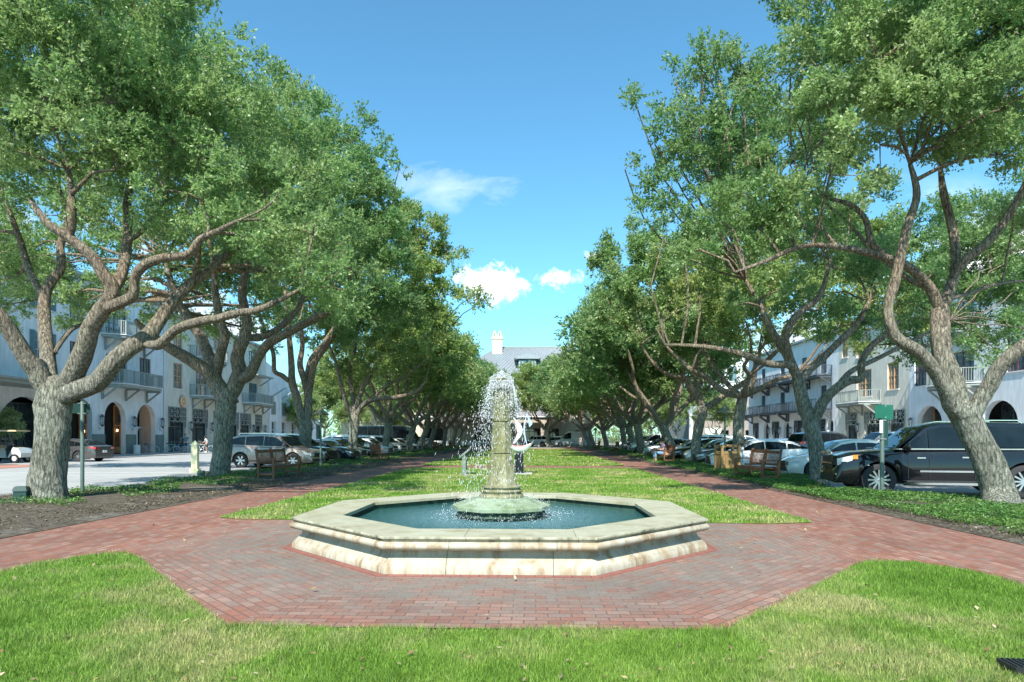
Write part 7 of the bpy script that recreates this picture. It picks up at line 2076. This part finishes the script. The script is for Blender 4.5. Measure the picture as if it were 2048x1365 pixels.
def person(loc, rz, J, label, top, bottom, shoes, hat=None, sleeve=.6, shortleg=True, head_at=None, hair_len=.0, props=None):
    root = empty('person', loc, rz, label, 'person')
    Bn = [('pelvis', 'waist'), ('waist', 'chest'), ('chest', 'neck'), ('neck', 'headb'), ('headb', 'head')]
    for s in ('L', 'R'):
        Bn += [('chest', s + 'shoulder'), (s + 'shoulder', s + 'elbow'), (s + 'elbow', s + 'wrist'), ('pelvis', s + 'hip'), (s + 'hip', s + 'knee'), (s + 'knee', s + 'ankle'), (s + 'ankle', s + 'toe')]
    J = dict(J); J0 = dict(J)
    for s in ('L', 'R'):
        d = Vector(J[s + 'wrist'][0]) - Vector(J[s + 'elbow'][0]); fingers(J, Bn, s, J[s + 'wrist'][0], d, (0, 1, .2) if abs(d.normalized().y) < .8 else (1, 0, 0), .5)
    part('body', skin_mesh('body', J, Bn, 'pelvis', m_skin), root)
    def grow(keys, bones, g_, root_, mat, nm, ends=None):
        jj = {k: (J0[k][0], (J0[k][1] + g_) if not isinstance(J0[k][1], tuple) else (J0[k][1][0] + g_, J0[k][1][1] + g_)) for k in keys}
        for k, v in (ends or {}).items(): jj[k] = v
        part(nm, skin_mesh(nm, jj, bones, root_, mat), root)
    e = {}; bn = [('pelvis', 'waist'), ('waist', 'chest'), ('chest', 'neckb')]
    e['neckb'] = (tuple(Vector(J0['chest'][0]).lerp(Vector(J0['neck'][0]), .7)), .075)
    for s in ('L', 'R'):
        e[s + 'sl'] = (tuple(Vector(J0[s + 'shoulder'][0]).lerp(Vector(J0[s + 'elbow'][0]), sleeve)), J0[s + 'elbow'][1] + .03)
        bn += [('chest', s + 'shoulder'), (s + 'shoulder', s + 'sl')]
    grow(['pelvis', 'waist', 'chest', 'Lshoulder', 'Rshoulder'], bn, .022, 'chest', top, 'shirt', e)
    e = {}; bn = [('pelvis', 'wb')]
    e['wb'] = (tuple(Vector(J0['pelvis'][0]).lerp(Vector(J0['waist'][0]), .5)), J0['pelvis'][1] + .012 if not isinstance(J0['pelvis'][1], tuple) else (J0['pelvis'][1][0] + .012, J0['pelvis'][1][1] + .012))
    kk = ['pelvis', 'Lhip', 'Rhip']
    for s in ('L', 'R'):
        bn += [('pelvis', s + 'hip')]
        if shortleg == 'short':
            e[s + 'kn'] = (tuple(Vector(J0[s + 'hip'][0]).lerp(Vector(J0[s + 'knee'][0]), .85)), J0[s + 'knee'][1] + .035); bn += [(s + 'hip', s + 'kn')]
        else:
            kk.append(s + 'knee'); e[s + 'cf'] = (tuple(Vector(J0[s + 'knee'][0]).lerp(Vector(J0[s + 'ankle'][0]), .62)), J0[s + 'ankle'][1] + .035); bn += [(s + 'hip', s + 'knee'), (s + 'knee', s + 'cf')]
    grow(kk, bn, .024, 'pelvis', bottom, 'trousers', e)
    for s in ('L', 'R'):
        a = Vector(J0[s + 'ankle'][0]); t = Vector(J0[s + 'toe'][0]); b = MB(); d = (t - a); d.z = 0; d.normalize()
        b.tube([a - d * .06 + Vector((0, 0, -.03)), a + Vector((0, 0, -.02)) + d * .04, t + Vector((0, 0, .005)), t + d * .05 + Vector((0, 0, -.004))], [.042, .052, .045, .025], 10); b.build('shoe', shoes, root, smooth=180)
    h = Vector(J0['head'][0]); f = Vector(head_at or (1, 0, 0)).normalized(); sd = Vector((-f.y, f.x, 0))
    b = MB(); b.tube([h + f * .085 + Vector((0, 0, -.01)), h + f * .118 + Vector((0, 0, -.035)), h + f * .09 + Vector((0, 0, -.045))], [.008, .014, .01], 6)
    for q in (-1, 1):
        b.lathe([(.004, -.03), (.016, -.01), (.018, .01), (.006, .03)], 8, tuple(h + sd * .078 * q))
    b.build('nose_and_ears', m_skin, root, smooth=180)
    b = MB()
    for q in (-1, 1): b.lathe([(.002, -.008), (.010, 0), (.002, .008)], 8, tuple(h + f * .078 + sd * .032 * q + Vector((0, 0, .012))))
    b.build('eyes', m_black, root)
    b = MB(); b.beam(h + f * .084 + sd * .022 + Vector((0, 0, -.07)), h + f * .084 - sd * .022 + Vector((0, 0, -.07)), .008); b.build('mouth', m_maroon, root)
    b = MB(); n = 12; rings = []
    for k in range(6):
        t = k / 5; z = .125 - .15 * t; r_ = .096 * math.sin(PI * (.12 + .42 * t)) * 1.05
        rings.append((max(.01, r_), z))
    b.lathe(rings, 14, tuple(h - f * .014 + Vector((0, 0, .01))))
    if hair_len: b.tube([h - f * .06, h - f * .085 + Vector((0, 0, -.08)), h - f * .07 + Vector((0, 0, -hair_len))], [.07, .055, .02], 8)
    b.build('hair', m_hair, root, smooth=180)
    if hat is not None:
        b = MB(); b.lathe([(.112, .035), (.113, .06), (.10, .12), (.06, .15), (.01, .157)], 16, tuple(h - f * .01)); 
        b.prism([h + f * .08 + sd * .07 + Vector((0, 0, .045)), h + f * .17 + sd * .05 + Vector((0, 0, .03)), h + f * .17 - sd * .05 + Vector((0, 0, .03)), h + f * .08 - sd * .07 + Vector((0, 0, .045))], (0, 0, .012)); b.build('cap', hat, root, smooth=60)
    return root
def stand(sc=1.0, arms=None):
    J = {'pelvis': ((0, 0, .95), (.115, .15)), 'waist': ((0, 0, 1.1), (.105, .14)), 'chest': ((0, 0, 1.32), (.12, .165)), 'neck': ((0, 0, 1.49), .055), 'headb': ((.01, 0, 1.57), .075), 'head': ((.02, 0, 1.66), (.092, .085))}
    for s, q in (('L', 1), ('R', -1)):
        J[s + 'shoulder'] = ((0, q * .19, 1.42), .06); J[s + 'elbow'] = ((0, q * .26, 1.13), .042); J[s + 'wrist'] = ((.08, q * .27, .90), .03)
        J[s + 'hip'] = ((0, q * .10, .88), .095); J[s + 'knee'] = ((.02, q * .11, .50), .062); J[s + 'ankle'] = ((-.01, q * .12, .09), .04); J[s + 'toe'] = ((.14, q * .13, .035), .032)
    J.update(arms or {})
    return {k: (tuple(c * sc for c in p), r_) for k, (p, r_) in J.items()}
# man in blue seen from behind, hands at his head/hips
person((-32.1, 62.4, .03), R(150), stand(1.06, {'Lelbow': ((.05, .42, 1.30), .045), 'Lwrist': ((.18, .30, 1.16), .03), 'Relbow': ((.05, -.42, 1.36), .045), 'Rwrist': ((.2, -.36, 1.2), .03), 'waist': ((0, 0, 1.1), (.13, .17)), 'pelvis': ((0, 0, .95), (.13, .165))}),
       'man in blue shirt and navy shorts with grey cap, back turned, by the bicycles', plain('blue shirt cloth', (.09, .19, .27), .8), plain('navy shorts cloth', (.02, .06, .13), .8), plain('dark shoe', (.05, .05, .05), .6), plain('grey cap cloth', (.25, .27, .3), .8), .7, 'short', (1, .1, 0))
person((-30.2, 62.8, .03), R(190), stand(.96, {'Lelbow': ((.14, .22, 1.16), .036), 'Lwrist': ((.32, .14, 1.06), .026), 'Relbow': ((.14, -.22, 1.16), .036), 'Rwrist': ((.32, -.14, 1.06), .026), 'chest': ((.05, 0, 1.30), (.1, .14)), 'neck': ((.1, 0, 1.45), .045), 'headb': ((.14, 0, 1.51), .06), 'head': ((.18, 0, 1.57), (.088, .08)), 'Lshoulder': ((.05, .16, 1.39), .05), 'Rshoulder': ((.05, -.16, 1.39), .05)}),
       'woman in loose white top and short bottoms leaning over a bicycle', plain('white cotton', (.72, .75, .78), .8), plain('dark shorts cloth', (.06, .06, .07), .8), plain('white shoe', (.7, .7, .7), .6), None, .7, 'short', (1, 0, -.3), .16)
# seated person on the right bench (bench faces -x: built facing +x then turned round)
J = {'pelvis': ((0, 0, .56), (.115, .145)), 'waist': ((-.02, 0, .72), (.105, .13)), 'chest': ((.02, 0, .93), (.115, .15)), 'neck': ((.08, 0, 1.10), .05), 'headb': ((.12, 0, 1.165), .068), 'head': ((.15, 0, 1.25), (.092, .083))}
for s, q in (('L', 1), ('R', -1)):
    J[s + 'shoulder'] = ((.02, q * .18, 1.02), .058); J[s + 'elbow'] = ((.10, q * .24, .76), .042); J[s + 'wrist'] = ((.34, q * .12, .78), .03)
    J[s + 'hip'] = ((.06, q * .10, .56), .09); J[s + 'knee'] = ((.50, q * .11, .57), .062); J[s + 'ankle'] = ((.47, q * .11, .11), .04); J[s + 'toe'] = ((.62, q * .12, .06), .032)
pp_ = person((9.0, 37.75, .0), R(186), J, 'person in purple tee, jeans and dark cap sitting on the right bench', plain('purple tee cloth', (.20, .14, .23), .8), plain('light denim', (.15, .28, .42), .8), plain('white trainer', (.7, .71, .72), .6), plain('black cap cloth', (.025, .02, .02), .8), .55, 'long', (1, 0, -.35), .12)
pp_.scale = (1.08, 1.08, 1.08); pp_.location = (9.02, 37.75, -.02)
hb = empty('shoulder_bag', (8.95, 36.95, .50), R(10), 'tan bag on the bench next to the seated person', 'bag')
b = MB(); b.box((0, 0, .14), (.16, .3, .28), 0, .75); b.build('bag_body', plain('tan leather', (.42, .24, .13), .6), hb); b = MB(); b.tube([(0, -.1, .26), (0, -.06, .40), (0, .06, .40), (0, .1, .26)], .012, 6); b.build('strap', MATS['tan leather'], hb)
person((G(1158, 894).x, 103, .0), R(250), stand(1.0), 'person in pale clothes standing among the bicycles before the white van', plain('beige cloth', (.5, .45, .38), .8), plain('khaki cloth', (.4, .36, .28), .8), MATS['dark shoe'], None, .7, 'long', (1, 0, 0))
